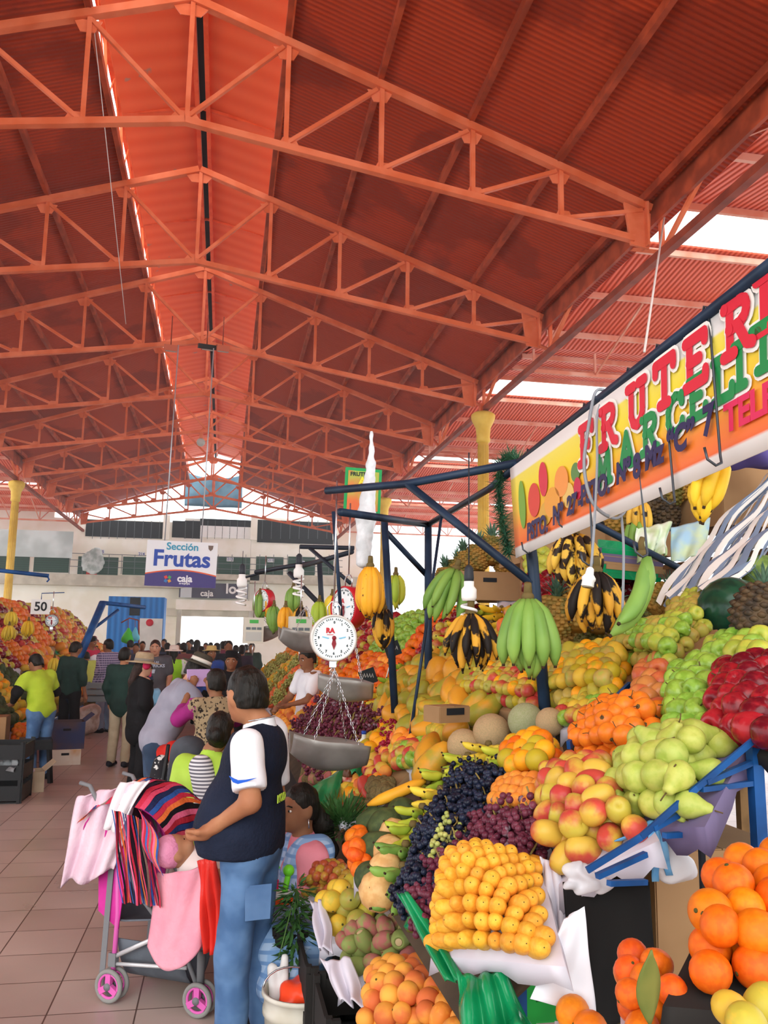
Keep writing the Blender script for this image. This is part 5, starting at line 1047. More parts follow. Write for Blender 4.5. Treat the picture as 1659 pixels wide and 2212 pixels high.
mb = MB(); text_mb(mb, 'Frutas', .44, F2(.0, h*.1), .012); mb.build('large_title', M('sign_blue', '#2f50b0', rough=.4), g)
mb = MB(); text_mb(mb, 'caja', .19, F2(.08, -h*.32, .003), .006); text_mb(mb, 'arequipa', .06, F2(.08, -h*.42, .003), .001); mb.build('sponsor_words', M('letter_w2', '#f4f4f8', rough=.4), g)
for k, c in enumerate(('#e8483c', '#4aa860', '#3a80c0', '#e89a30')):
    mb = MB(); mb.box((-.28+.07*(k % 2), -.025, -h*.30-.07*(k//2)), (.055, .004, .055), (0, .5 if k in (1, 2) else -.5, 0)); mb.build('logo_mark', M('logo_%d' % k, c, rough=.4), g)
mb = MB(); mb.prism([(-.05, .05), (.05, .05), (.04, -.02), (0, -.06), (-.04, -.02)][::-1], -.003, .003, F2(w*.4, h*.38)); mb.build('crest', M('crest', '#7a6a60', rough=.5), g)
for s in (-1, 1): mb = MB(); mb.tube([(s*w*.26, 0, h/2), (s*w*.26, 0, h/2+4.0)], .012, 5); mb.build('hanging_rod', M('zinc', '#b9bec2', rough=.4, metal=.5), g)
# ---- plates with gallery door numbers
for t, x, y in [('216', 110, 1163), ('215', 218, 1192), ('214', 306, 1197), ('212', 497, 1208), ('211', 585, 1210), ('210', 651, 1216)]:
    p = W(x, y, 43.85); g = empty('number_plate', p, 0, 'white number plate over the gallery shutters', 'plate', 'number plates over the gallery shutters'); mb = MB(); mb.box((0, 0, 0), (.34, .02, .22)); mb.build('plate', m_white, g); mb = MB(); text_mb(mb, t, .2, frame_mtx((0, -.02, 0), (1, 0, 0), (0, 0, 1)), .004); mb.build('digits', M('digits_blue', '#4a5a9a', rough=.5), g)
# ---- bank banner under the gallery, price board, small stall sign
a = W(388, 1258, 43.2); b = W(535, 1294, 43.2); g = empty('bank_banner', (a+b)/2, 0, 'dark advertising banner fixed above the gate', 'banner'); w2 = b.x-a.x; h2 = a.z-b.z
mb = MB(); mb.box((0, 0, 0), (w2, .05, h2)); mb.build('board', M('ad_dark', '#4a4a58', rough=.5), g); mb = MB(); mb.box((-w2*.4, -.04, 0), (w2*.16, .04, h2)); mb.box((w2*.42, -.04, 0), (w2*.14, .04, h2)); mb.build('light_panel', M('ad_pale', '#c9cfd0', rough=.5), g)
mb = MB(); text_mb(mb, 'caja', .42, frame_mtx((-w2*.1, -.05, -h2*.2), (1, 0, 0), (0, 0, 1)), .01); text_mb(mb, 'lo', .7, frame_mtx((w2*.25, -.05, .1), (1, 0, 0), (0, 0, 1)), .02); mb.build('words', m_white, g)
a = W(745, 1010, 6.6); b = W(822, 1112, 6.6); g = empty('stall_sign', (a+b)/2, 0, 'green framed fruit stall sign partly wrapped in plastic', 'sign'); w2 = b.x-a.x; h2 = a.z-b.z; g.rotation_euler = (0, .03, 0)
mb = MB(); mb.box((0, 0, 0), (w2, .015, h2)); mb.build('frame_sheet', M('sign_green', '#1f9a50', rough=.4), g); mb = MB(); mb.box((0, -.01, 0), (w2*.84, .01, h2*.86)); mb.build('picture_panel', M('sign_mid', '#9cb84a', '#d86a3c', scale=4, rough=.4), g)
mb = MB(); text_mb(mb, 'FRUTERIA', .045, frame_mtx((-.01, -.018, h2*.36), (1, 0, .04), (0, 0, 1)), .001); mb.build('title', M('ink_dark', '#1c2a2c', rough=.5), g); mb = MB(); text_mb(mb, 'A', .09, frame_mtx((-.01, -.018, h2*.2), (1, 0, 0), (0, 0, 1)), .003); mb.build('letter', M('letter_yellow', '#e8d83c', rough=.5), g)
mb = snet([cone((0, 0, .55), (.0, 0, .3), .012, .03), cone((0, 0, .3), (-.03, 0, -.1), .03, .07), cone((-.03, 0, -.1), (-.05, 0, -.42), .07, .05)], .014, .03, wob=.006, wf=45); o = mb.build('plastic_wrapped_pole', M('clear_plastic', '#e4e8ea', '#cfd4d6', scale=12, rough=.3, bump=.6, bscale=18)); o.location = W(800, 1090, 6.0); tag(o, 'pole wrapped in white plastic in front of the green sign', 'pole')
# ---- green garland
mb = MB(); rg = random.Random(5); P = [W(*q) for q in [(1125, 1000, 3.75), (1098, 985, 3.9), (1080, 1010, 4.0), (1078, 1080, 4.0), (1088, 1140, 4.0), (1100, 1200, 3.95)]]; o0 = P[0]
for i in range(1500):
    t = rg.random()*(len(P)-1.001); k = int(t); c = P[k].lerp(P[k+1], t-k)-o0; d = Vector((rg.gauss(0, 1), rg.gauss(0, 1), rg.gauss(0, 1))).normalized()*rg.uniform(.035, .085); s = d.cross(Vector((rg.random(), rg.random(), 1))).normalized()*.003
    mb.add([c-s, c+s, c+d], [(0, 1, 2)])
o = mb.build('tinsel_garland', M('garland_green', '#28503c', '#3a6648', scale=12, rough=.5)); o.location = o0; tag(o, 'dark green tinsel garland hanging at the pipe corner', 'garland')
# ---- striped cloth, cartons and cloth at the top of the stand
mb = MB(); P = [W(1650, 1030, 3.7), W(1760, 1090, 3.4), W(1560, 1275, 3.3), W(1415, 1300, 3.75)]
for j in range(26):
    mb.cur = j % 2
    mb.grid(lambda u, v: bilerp(P, (j+v)/26+.012*math.sin(5*u+j), u)+Vector((.02*math.sin(13*u+.5*j), -.05*math.sin(.9*(j+v))*.6, .03*math.sin(.9*(j+v)+3*u))), 18, 2)
o = origin_to(mb.build('striped_cloth', [M('cloth_cream', '#e6e2dc', rough=.85), M('cloth_blue', '#77859c', rough=.85)]), P[0]); tag(o, 'blue grey and cream striped cloth spread beside the watermelon', 'cloth')
for x, y, d, s, lb, rz in [(1610, 1090, 4.1, (.6, .4, .3), 'brown carton on the top shelf beneath the yellow bananas', .1), (1660, 990, 4.2, (.5, .4, .25), 'brown carton at the top corner beside the purple cloth', -.2), (1040, 1255, 6.0, (.5, .4, .2), 'open carton on the top row under the pineapples', .0)]:
    carton(W(x, y, d)-Vector((0, 0, .15)), s, lb, rz)
mb = snet([ell((-.1, 0, 0), (.16, .12, .06)), ell((.1, .02, .02), (.18, .12, .07)), ell((0, -.04, .05), (.12, .1, .05))], .014, .05, wob=.012, wf=30); o = mb.build('purple_cloth', M('purple_cloth', '#4a3f78', '#5c5090', scale=6, rough=.85)); o.location = W(1590, 985, 3.6); tag(o, 'crumpled purple cloth on top of the cartons', 'cloth')
drape('printed_paper', (1448, 1140, 3.9), (1535, 1120, 3.8), (1520, 1200, 3.7), (1450, 1215, 3.8), M('printed_paper', '#9fc4dc', '#c6d8b0', scale=9, rough=.6, spot='#d8743c', spots=.64, sscale=8), 'pale blue fruit printed paper beside the striped cloth', 'paper', .01, 2)
drape('plastic_bag', (1375, 1140, 3.9), (1448, 1130, 3.9), (1440, 1200, 3.8), (1380, 1215, 3.85), M('bag_green', '#b9cf9a', '#e6ecdf', scale=8, rough=.35), 'pale green plastic bag under the looped hook', 'bag', .03, 3)
drape('white_board', (1075, 1285, 6.), (1128, 1275, 6.), (1122, 1325, 5.6), (1072, 1330, 5.6), LINERS['paper'], 'white paper standing between red and yellow apples', 'paper', .01, 2)
# ---- support shelf behind the top row
g = empty('back_shelf', (3.3, 4.2, 0), 0, 'plank shelf behind the nearest stand holding pineapples and cartons', 'shelf')
mb = MB(); mb.box((0, .4, 1.92), (.9, 4.6, .04)); mb.build('plank', m_wood, g); mb = MB(); mb.box((.3, .4, 2.2), (.4, 4.4, .03)); mb.build('plank', m_wood, g)
for y in (-1.7, .4, 2.5):
    mb = MB(); mb.box((.4, y, 1.1), (.05, .05, 2.2)); mb.build('leg', m_wood, g); mb = MB(); mb.box((-.4, y, .95), (.05, .05, 1.9)); mb.build('leg', m_wood, g)
# ================================================================ people
SK = {'tan': M('skin_tan', '#b07a58', '#a46c4c', scale=8, rough=.55), 'brown': M('skin_brown', '#94664a', '#86583e', scale=8, rough=.55), 'pale': M('skin_pale', '#c99a80', '#bb8468', scale=8, rough=.55), 'baby': M('skin_baby', '#b98868', '#ae7a5a', scale=10, rough=.55)}
m_hair = M('black_hair', '#15130f', '#241f1a', scale=30, rough=.5, bump=.4, bscale=90, stretch=(1, 1, .2)); m_brown_hair = M('brown_hair', '#3a2620', '#2a1b16', scale=30, rough=.5, bump=.4, bscale=80)
m_eye = M('eye_dark', '#17110d', rough=.2); m_lip = M('lips', '#8e4a44', rough=.5); m_sole = M('shoe_dark', '#22242c', rough=.6); m_ewhite = M('eye_white', '#e9e4dc', rough=.3)
def cloth(name, c1, c2=None, **k): k.setdefault('rough', .85); k.setdefault('scale', 5); return M(name, c1, c2, bump=.35, bscale=k.pop('bs', 11), **k)
m_denim = cloth('denim', '#5d7fa8', '#45658e', scale=7); m_dkdenim = cloth('dark_denim', '#3c4f68', '#2f3f55', scale=4); m_black = cloth('black_cloth', '#1a1a1d', '#141416'); m_khaki = cloth('khaki', '#b5a88e', '#a3967c')
def person(label, loc, rz=0., H=1.65, bend=0., J=None, skin='tan', hair='short', hairm=None, top=None, sleeve='short', pants=None, skirt=False, shoes=None, h=.022, turn=(0, 0), girth=1., group=None, hat=None, face=True, apron=None, vest=None, legs=True, fingers=False, hem=.82, headpos=None, cuff=None, gap=.0):
    """facing local +Y; J overrides joints; turn = head yaw, pitch"""
    s = H/1.65; g = empty('person', loc, rz, label, 'person', group)
    j = dict(pel=(0, 0, .90), wst=(0, 0, 1.05), chs=(0, -.01, 1.22), nck=(0, -.01, 1.38), shL=(-.17, -.01, 1.33), shR=(.17, -.01, 1.33), elL=(-.23, -.03, 1.07), elR=(.23, -.03, 1.07), wrL=(-.22, .08, .84), wrR=(.22, .08, .84),
             hpL=(-.085, 0, .86), hpR=(.085, 0, .86), knL=(-.1, .02, .47), knR=(.1, .02, .47), anL=(-.1, -.02, .08), anR=(.1, -.02, .08))
    hd = Vector((0, .015, 1.515))
    j = {k: Vector(v) for k, v in j.items()}
    def bent(p): return Matrix.Rotation(-bend, 3, 'X') @ (p-Vector((0, 0, .9)))+Vector((0, 0, .9))
    if bend:
        for k in ('wst', 'chs', 'nck', 'shL', 'shR', 'elL', 'elR', 'wrL', 'wrR'): j[k] = bent(j[k])
        hd = bent(hd)
    for k, v in (J or {}).items():
        if k == 'head': hd = Vector(v)
        else: j[k] = Vector(v)
    for k in j: j[k] = j[k]*s
    hd = hd*s; q = girth
    HR = Matrix.Rotation(turn[0], 3, 'Z') @ Matrix.Rotation(turn[1], 3, 'X'); he = HR.to_euler(); hp = lambda x, y, z: hd+HR @ (Vector((x, y, z))*s)
    P = [cone(j['hpL'], j['hpR'], .085*s, .085*s), cone(j['pel'], j['wst'], .095*s, .09*s), cone(j['wst'], j['chs'], .09*s, .1*s), cone(j['shL'], j['shR'], .05*s, .05*s), cone(j['chs'], j['nck'], .08*s, .052*s), cone(j['nck'], hp(0, -.02, -.06), .052*s, .05*s),
         ell(hd, (.074*s, .094*s, .105*s), he), ell(hp(0, .028, -.05), (.056*s, .06*s, .07*s), he), cone(hp(0, .088, .012), hp(0, .108, -.022), .009*s, .014*s), ell(hp(0, .075, -.093), (.026*s, .022*s, .018*s), he),
         ell(hp(-.076, -.005, -.008), (.012*s, .022*s, .034*s), he), ell(hp(.076, -.005, -.008), (.012*s, .022*s, .034*s), he), cone(hp(-.03, .082, .022), hp(.03, .082, .022), .012*s, .012*s), cone(hp(-.016, .084, -.055), hp(.016, .084, -.055), .012*s, .012*s)]
    for d in 'LR':
        sg = -1 if d == 'L' else 1; w = j['wr'+d]; e = j['el'+d]; dr = (w-e).normalized()
        P += [cone(j['sh'+d], e, .05*s*q, .04*s*q), cone(e, w, .04*s*q, .027*s)]
        n = dr.cross(Vector((sg, 0, .001))).normalized(); side = dr.cross(n).normalized(); c = w+dr*.055*s
        P += [cone(w, c, .026*s, .03*s), cone(c-side*.016*s, c+side*.016*s, .022*s, .022*s)]
        for k in range(4):
            b0 = c+dr*.025*s+side*(k-1.5)*.019*s; L_ = (.034, .04, .037, .028)[k]*s; d1 = (dr*.85+n*.45).normalized(); d2 = (dr*.3+n*.9).normalized()
            P += [cone(b0, b0+d1*L_, .0098*s, .0092*s), cone(b0+d1*L_, b0+d1*L_+d2*L_*.8, .0092*s, .0078*s)]
        t0 = w+dr*.025*s-side*.028*s; P += [cone(t0, t0+(dr*.6-side*.6+n*.4)*.04*s, .012*s, .0095*s), cone(t0+(dr*.6-side*.6+n*.4)*.04*s, t0+(dr*1.1-side*.5+n*.7)*.062*s, .0095*s, .008*s)]
        if legs: P += [cone(j['hp'+d], j['kn'+d], .075*s, .05*s), cone(j['kn'+d], j['an'+d], .05*s, .035*s)]
    snet([p for p in P], h=h, k=.022*s).build('body', SK[skin], g)
    if face:
        for d in (-1, 1):
            mb = MB(); mb.ball(hp(d*.03, .083, .0), (.014*s, .008*s, .008*s), 8, 6, he); mb.cur = 1; mb.ball(hp(d*.03, .0885, .0), (.0065*s, .005*s, .0065*s), 8, 6, he); mb.build('eye', [m_ewhite, m_eye], g)
            mb = MB(); mb.tube([hp(d*.012, .094, .02), hp(d*.03, .093, .026), hp(d*.048, .082, .02)], .004*s, 5); mb.build('eyebrow', m_hair, g)
        mb = MB(); mb.ball(hp(0, .092, -.056), (.022*s, .008*s, .006*s), 10, 6, he); mb.build('lips', m_lip, g)
    hm = hairm or m_hair
    if hair:
        hp_ = [ell(hp(0, -.016, .03), (.083*s, .095*s, .096*s), he), ell(hp(0, -.045, -.02), (.078*s, .066*s, .085*s), he)]
        sub = [ell(hp(0, .085, -.03), (.085*s, .075*s, .085*s), he)]
        if hair == 'short': sub += [ell(hp(0, .0, -.125), (.14*s, .14*s, .078*s), he), ell(hp(-.085, .02, -.04), (.03*s, .035*s, .05*s), he), ell(hp(.085, .02, -.04), (.03*s, .035*s, .05*s), he)]
        if hair in ('long', 'tail'):
            hp_ += [cone(hp(0, -.07, -.03), hp(0, -.1, -.2), .06*s if hair == 'long' else .035*s, .055*s if hair == 'long' else .032*s), cone(hp(0, -.1, -.2), hp(0, -.1, -.36), .055*s if hair == 'long' else .032*s, .02*s)]
        if hair == 'bun': hp_ += [ell(hp(0, -.1, -.02), (.05*s, .045*s, .05*s), he)]
        snet(hp_, h=max(h*.7, .009), k=.02*s, sub=sub, wob=.004*s, wf=85).build('hair', hm, g)
    i_ = .022*s
    T = [cone(j['hpL']+Vector((0, 0, .03*s)), j['hpR']+Vector((0, 0, .03*s)), .1*s*q, .1*s*q), cone(j['pel'], j['wst'], .115*s*q, .112*s*q), cone(j['wst'], j['chs'], .112*s*q, .118*s*q), cone(j['chs'], j['nck'], .1*s, .062*s), cone(j['shL'], j['shR'], .072*s, .072*s), cone(j['wst']+Vector((-.05*s, 0, 0)), j['wst']+Vector((.05*s, 0, 0)), .105*s*q, .105*s*q), cone(j['chs']+Vector((-.07*s, 0, 0)), j['chs']+Vector((.07*s, 0, 0)), .1*s*q, .1*s*q)]
    def sleeves(kind):
        o = []
        for d in 'LR':
            a, e, w = j['sh'+d], j['el'+d], j['wr'+d]
            if kind == 'short': o.append(cone(a, a.lerp(e, .62), .074*s*q, .068*s*q))
            elif kind == 'long': o += [cone(a, e, .068*s*q, .058*s*q), cone(e, e.lerp(w, .93), .057*s*q, .042*s)]
            elif kind == 'threequarter': o += [cone(a, e, .07*s*q, .06*s), cone(e, e.lerp(w, .3), .06*s, .055*s)]
        return o
    if top is not None:
        tt = T+sleeves(sleeve)
        if hem < .8 and not bend: tt += [cone(j['pel'], (j['pel'].x, j['pel'].y, (hem+.09)*s), .125*s*q, .13*s*q), cone((j['pel'].x-.06*s, j['pel'].y, (hem+.12)*s), (j['pel'].x+.06*s, j['pel'].y, (hem+.12)*s), .11*s*q, .11*s*q)]
        snet(tt, h=h, k=.05*s, wob=.004*s, wf=26, cut=[(hp(0, -.01, -.125), HR @ Vector((0, .25, 1)))]).build('shirt' if not skirt else 'blouse', top, g)
    if cuff is not None: snet([x for x in sleeves('long')], h=h, k=.03*s).build('undershirt_sleeves', cuff, g)
    if vest is not None: snet([ (p[0], p[1], p[2], p[3]+.012*s, p[4]+.012*s) for p in T], h=h, k=.05*s, wob=.003*s, cut=[(hp(0, -.01, -.13), (0, .3, 1))]).build('vest', vest, g)
    if pants is not None:
        L2 = [cone(j['hpL'], j['hpR'], .1*s*q, .1*s*q), cone(j['pel'], j['pel']+(j['wst']-j['pel'])*.4, .105*s*q, .1*s*q)]
        if skirt: L2 += [cone(j['hpL'].lerp(j['hpR'], .5), (j['knL']+j['knR'])/2, .13*s*q, .17*s*q), cone(j['knL'], j['knR'], .12*s, .12*s)]
        else:
            for d in 'LR': a = j['an'+d]; L2 += [cone(j['hp'+d], j['kn'+d], .09*s*q, .072*s), cone(j['kn'+d], a+Vector((0, 0, .015)), .072*s, .066*s)]
        snet(L2, h=h, k=.03*s, wob=.005*s, wf=24).build('skirt' if skirt else 'trousers', pants, g)
    if legs:
        for d in 'LR':
            a = j['an'+d]; f = Vector((a.x*1.1, a.y, 0)); snet([cone((f.x, a.y-.05*s, a.z-.035*s), (f.x, a.y+.13*s, a.z-.045*s), .042*s, .038*s), cone(a, (f.x, a.y+.02*s, a.z-.03*s), .045*s, .045*s)], h=max(h*.8, .01), k=.03*s, cut=[((0, 0, a.z-.078*s), (0, 0, -1))]).build('shoe', shoes or m_sole, g)
    if apron is not None: snet([cone(j['chs']+Vector((0, .05*s, -.06*s)), j['pel']+Vector((0, .06*s, -.1*s)), .11*s*q, .13*s*q), cone(j['chs']+Vector((-.06*s, .04*s, -.06*s)), j['chs']+Vector((.06*s, .04*s, -.06*s)), .09*s, .09*s)], h=h, k=.05*s, wob=.003).build('apron', apron, g)
    if hat:
        mb = MB(); R_, hh, br, mt, bm_ = hat
        mb.lathe([(br*s, -.012*s), (br*s, -.006*s), (R_*1.02*s, .008*s), (R_*s, .02*s), (R_*.94*s, hh*.8*s), (R_*.75*s, hh*s), (0, hh*1.02*s)], n=24); o = mb.build('hat', mt, g); o.location = hp(0, -.012, .055); o.rotation_euler = (Matrix.Rotation(turn[0], 3, 'Z') @ Matrix.Rotation(turn[1]+.06, 3, 'X')).to_euler()
        if bm_: mb = MB(); mb.lathe([(R_*1.03*s, .014*s), (R_*1.0*s, .045*s)], n=24); b2 = mb.build('hat_band', bm_, o)
    g['joints'] = 0; del g['joints']
    return g, j, hp, s
FX = lambda x, d: .72+(x-483)*d/FPX
# ---- man in the navy vest, back to the camera
m_vest = cloth('navy_vest', '#1c2438', '#161d2f', bs=60); m_wtee = cloth('white_tee', '#eef0f4', '#e2e5ec')
g, j, hp, s = person('man in navy vest and white sleeves standing before the stroller, hand in his pocket', (.885, 3.75, 0), R(68), 1.63, skin='tan', top=None, pants=m_denim, h=.0125, turn=(-.62, -.14), girth=1.02, face=True,
    J=dict(head=(0, .06, 1.5), shL=(-.18, -.02, 1.31), elL=(-.25, -.07, 1.1), wrL=(-.215, .085, .995), elR=(.22, -.02, 1.04), wrR=(.16, .1, .9), wst=(0, .02, 1.03), chs=(0, .0, 1.2), knL=(-.09, .04, .47), anL=(-.1, .03, .08), anR=(.1, -.06, .08)))
V = [cone((-.07, 0, 1.22), (.07, 0, 1.22), .11, .11), cone((0, .01, 1.28), (0, .05, 1.0), .11, .15), cone((-.06, .05, 1.02), (.06, .05, 1.02), .15, .15), cone((-.06, .05, .9), (.06, .05, .9), .165, .165), cone((-.125, -.01, 1.29), (.125, -.01, 1.29), .07, .07), cone((-.1, .12, .95), (.06, .12, .95), .1, .1)]
snet(V, h=.011, k=.05, wob=.004, wf=22, cut=[((0, 0, .845), (0, 0, -1)), ((0, .0, 1.36), (0, .35, 1))]).build('vest', m_vest, g)
A_ = j['shL']; B_ = j['elL']; C_ = j['shR']; D_ = j['elR']
for A_, B_ in ((A_, B_), (C_, D_)): snet([cone(A_, A_.lerp(B_, .72), .068, .07)], h=.011, k=.03, wob=.003, wf=30, cut=[(A_.lerp(B_, .8), (B_-A_))]).build('tee_sleeve', m_wtee, g)
snet([cone((0, -.01, 1.345), (0, -.008, 1.375), .074, .066)], h=.009, cut=[((0, -.01, 1.38), (0, .3, 1))]).build('tee_collar', m_wtee, g)
mb = MB(); mb.tube([(-.205, .13, .96), (-.21, .11, .92)], .006, 5); mb.build('pocket_zip', m_chrome, g)
mb = MB(); mb.tube([(.065*math.cos(t*.33), -.012+.062*math.sin(t*.33), 1.385-.012*math.sin(t*.33)) for t in range(20)], .0025, 5); mb.build('neck_chain', m_chrome, g)
# blue tick on the sleeve
mb = MB(); sw = [(-.05, .012), (-.035, -.012), (-.015, -.018), (.02, -.008), (.06, .008), (.015, -.001), (-.015, -.004), (-.03, .002)]; c = Vector(j['shL']).lerp(j['elL'], .55)+Vector((-.079, -.0, 0)); mb.prism([(x, y) for x, y in sw], 0, .004, frame_mtx(c, (.05, -1, 0), (-.2, -.05, 1))); mb.build('sleeve_tick', M('tick_blue', '#2a62d0', rough=.5), g)
mb = MB(); text_mb(mb, 'MOD', .045, frame_mtx((-.03, -.126, 1.07), (1, 0, 0), (0, 0, 1)), .001); mb.build('back_letters', M('neon_letters', '#b8d84a', rough=.6), g)
mb = MB(); mb.prism([(-.05, -.07), (.05, -.07), (.055, .06), (-.055, .06)], 0, .003, frame_mtx((-.135, -.075, .69), (.55, -.83, 0), (0, .12, 1))); mb.build('back_pocket', cloth('denim_pocket', '#5f80a9', '#4a6a94'), g)
# ---- leaning man
m_gtee = cloth('grey_tee', '#9a9aa8', '#8c8c9a'); m_redc = cloth('red_cloth', '#d8362c', '#c42c24')
m_hatd = M('dark_hat', '#4a463c', '#3c392f', scale=6, rough=.8); m_hatw = M('hat_white', '#d8d4c8', rough=.8)
g, j, hp, s = person('man in grey T-shirt and dark brimmed hat leaning over, holding a red hat', (FX(360, 7.3), 7.3, 0), R(-78), 1.67, bend=.5, skin='pale', top=m_gtee, pants=m_dkdenim, h=.018, turn=(.0, -.45), girth=1.18, hat=(.088, .09, .155, m_hatd, m_hatw), J=dict(elR=(.22, .33, 1.06), wrR=(.2, .36, .83), elL=(-.22, .36, 1.05), wrL=(-.12, .5, .95)))
mb = MB(); mb.lathe([(.11, 0), (.1, .01), (.075, .03), (.07, .09), (.05, .12), (0, .125)], n=20); o = mb.build('brimmed_hat', m_redc); o.location = Vector((FX(392, 7.1), 7.05, .8)); o.rotation_euler = (.6, .5, 0); o.scale = (1.15, 1.15, 1.0); tag(o, 'bright red brimmed hat held low by the leaning man', 'hat')
# ---- woman with sun hat
m_straw = M('straw_hat', '#b5a284', '#a59273', scale=14, rough=.85); m_coat = cloth('black_coat', '#17171a', '#101012'); m_pink = cloth('pink_cloth', '#e83868', '#d42e5c')
g, j, hp, s = person('woman in tan sun hat and long black coat walking beside the leaning man', (FX(325, 10.3), 10.3, 0), R(-65), 1.51, top=m_coat, sleeve='long', pants=m_black, h=.02, hair='long', hairm=m_brown_hair, hat=(.12, .125, .225, m_straw, M('hat_grey', '#8a8378', rough=.8)), hem=.6, skin='pale', girth=1.25, turn=(-.2, -.15))
snet([cone((-.06, .02, 1.4), (.06, .02, 1.4), .05, .05), cone((0, .08, 1.36), (0, .09, 1.28), .03, .02)], h=.014, k=.03).build('pink_scarf', m_pink, g)
mb = MB(); [mb.ball(hp(d*.032, .095, .002), (.022, .006, .016), 8, 6) for d in (-1, 1)]; mb.tube([hp(-.05, .095, .005), hp(.05, .095, .005)], .003, 4); mb.build('sunglasses', m_eye, g)
# ---- vendors and shoppers
m_lime = cloth('lime_polo', '#b4d03c', '#a3c030'); m_limeb = cloth('lime_blouse', '#b8dc58', '#a8cc48')
person('vendor in lime green polo with dark sleeves bending to the stand across the aisle', (FX(128, 11), 11.2, 0), R(48), 1.54, bend=.3, top=m_lime, cuff=m_black, pants=m_denim, h=.02, skin='brown', turn=(.2, -.4), girth=1.2, J=dict(elL=(-.3, .12, 1.12), wrL=(-.22, .3, .98), elR=(.32, .16, 1.1), wrR=(.34, .38, 1.04)))
m_dkgreen = cloth('dark_green', '#26403a', '#1e342f')
person('man in dark green sweater and navy apron reaching over the stand across the aisle', (FX(186, 14), 14, 0), R(-30), 1.66, bend=.1, top=m_dkgreen, sleeve='threequarter', pants=m_black, h=.026, skin='brown', turn=(-.3, -.2), apron=cloth('navy_apron', '#1c2638'))
def plaid(name, a, b, c):
    m = M(name, a, rough=.85); nt = m.node_tree; N = nt.nodes; L = nt.links; bb = N['Principled BSDF']; tc = N.new('ShaderNodeTexCoord'); col = None
    for ax in (0, 2):
        w = N.new('ShaderNodeTexWave'); w.bands_direction = 'XYZ'[ax]; w.inputs['Scale'].default_value = 24*math.tau/20; L.new(tc.outputs['Object'], w.inputs['Vector']); mr = N.new('ShaderNodeMapRange'); mr.inputs[1].default_value = .62; mr.inputs[2].default_value = .8; L.new(w.outputs[1], mr.inputs[0])
        mx = N.new('ShaderNodeMix'); mx.data_type = 'RGBA'; L.new(mr.outputs[0], mx.inputs[0]); mx.inputs[7].default_value = lin(b if ax else c)
        if col is None: mx.inputs[6].default_value = lin(a)
        else: L.new(col, mx.inputs[6])
        col = mx.outputs[2]
    L.new(col, bb.inputs['Base Color']); return m
person('man in purple checked shirt and pale jeans standing sideways by the opposite stand', (FX(255, 16.5), 16.5, 0), R(55), 1.7, top=plaid('check_shirt', '#5a5478', '#b8b0c8', '#8f88a8'), sleeve='long', pants=cloth('pale_denim', '#8fa6c0', '#7d95b0'), h=.028, girth=1.15, hem=.75, skin='brown')
person('woman in white apron over a red sweater serving behind the opposite stand', (FX(222, 19), 19, .12), R(-120), 1.62, top=cloth('crimson', '#c02c50'), sleeve='long', pants=m_black, h=.03, apron=m_wtee, hair='bun', skin='brown', turn=(0, -.4))
person('person in pale lime shirt stooping between the checked shirt and the heaps', (FX(222, 18.5), 18.5, 0), R(30), 1.5, bend=.5, top=cloth('pale_lime', '#c0d468'), pants=m_black, h=.03, skin='brown', turn=(.2, -.2))
g, j, hp, s = person('heavy man in grey lettered T-shirt facing the camera in the crowd', (FX(348, 14), 14, 0), R(180), 1.7, top=cloth('charcoal_tee', '#5a5a60', '#505056'), pants=m_dkdenim, h=.026, girth=1.25, skin='pale', hairm=m_brown_hair)
mb = MB(); fm = lambda z: frame_mtx((0, .165, z), (-1, 0, 0), (0, 0, 1)); text_mb(mb, 'DALLAS', .045, fm(1.34), .001); text_mb(mb, 'MAVERICKS', .065, fm(1.285), .002); mb.prism([(-.03, .03), (.03, .03), (.02, -.03), (-.02, -.03)][::-1], 0, .003, fm(1.2)); mb.build('shirt_print', M('print_pale', '#b8c4d4', rough=.7), g)
person('woman in white sun hat and neon vest seen from behind in the crowd', (FX(386, 16), 16, 0), R(8), 1.58, top=cloth('white_blouse', '#e4e6e4'), vest=cloth('neon_green', '#a4e83c', '#94da30'), sleeve='short', pants=m_black, h=.028, hair='tail', hat=(.09, .09, .17, M('white_hat', '#e2d4c8', rough=.8), None))
person('person in blue jacket and yellow straw hat farther down the aisle', (FX(462, 15), 15, 0), R(200), 1.6, top=cloth('blue_jacket', '#3a5aa8', '#2e4a94'), sleeve='long', pants=m_black, h=.03, hat=(.09, .08, .16, M('yellow_straw', '#c8b070', rough=.85), None), skin='brown')
person('smiling woman in dark cap and red scarf facing the camera', (FX(504, 11), 11, 0), R(175), 1.57, top=m_black, sleeve='long', pants=m_black, h=.022, hair='long', skin='brown', hat=(.088, .085, .1, m_black, None), vest=None)
person('vendor in white coat standing behind the far end of the fruit stand', (1.62, 9.05, .1), R(110), 1.55, top=m_wtee, pants=m_black, h=.024, skin='brown', turn=(.2, -.2), J=dict(elL=(-.24, .1, 1.08), wrL=(-.12, .28, 1.02), elR=(.24, .1, 1.08), wrR=(.12, .28, 1.0)))
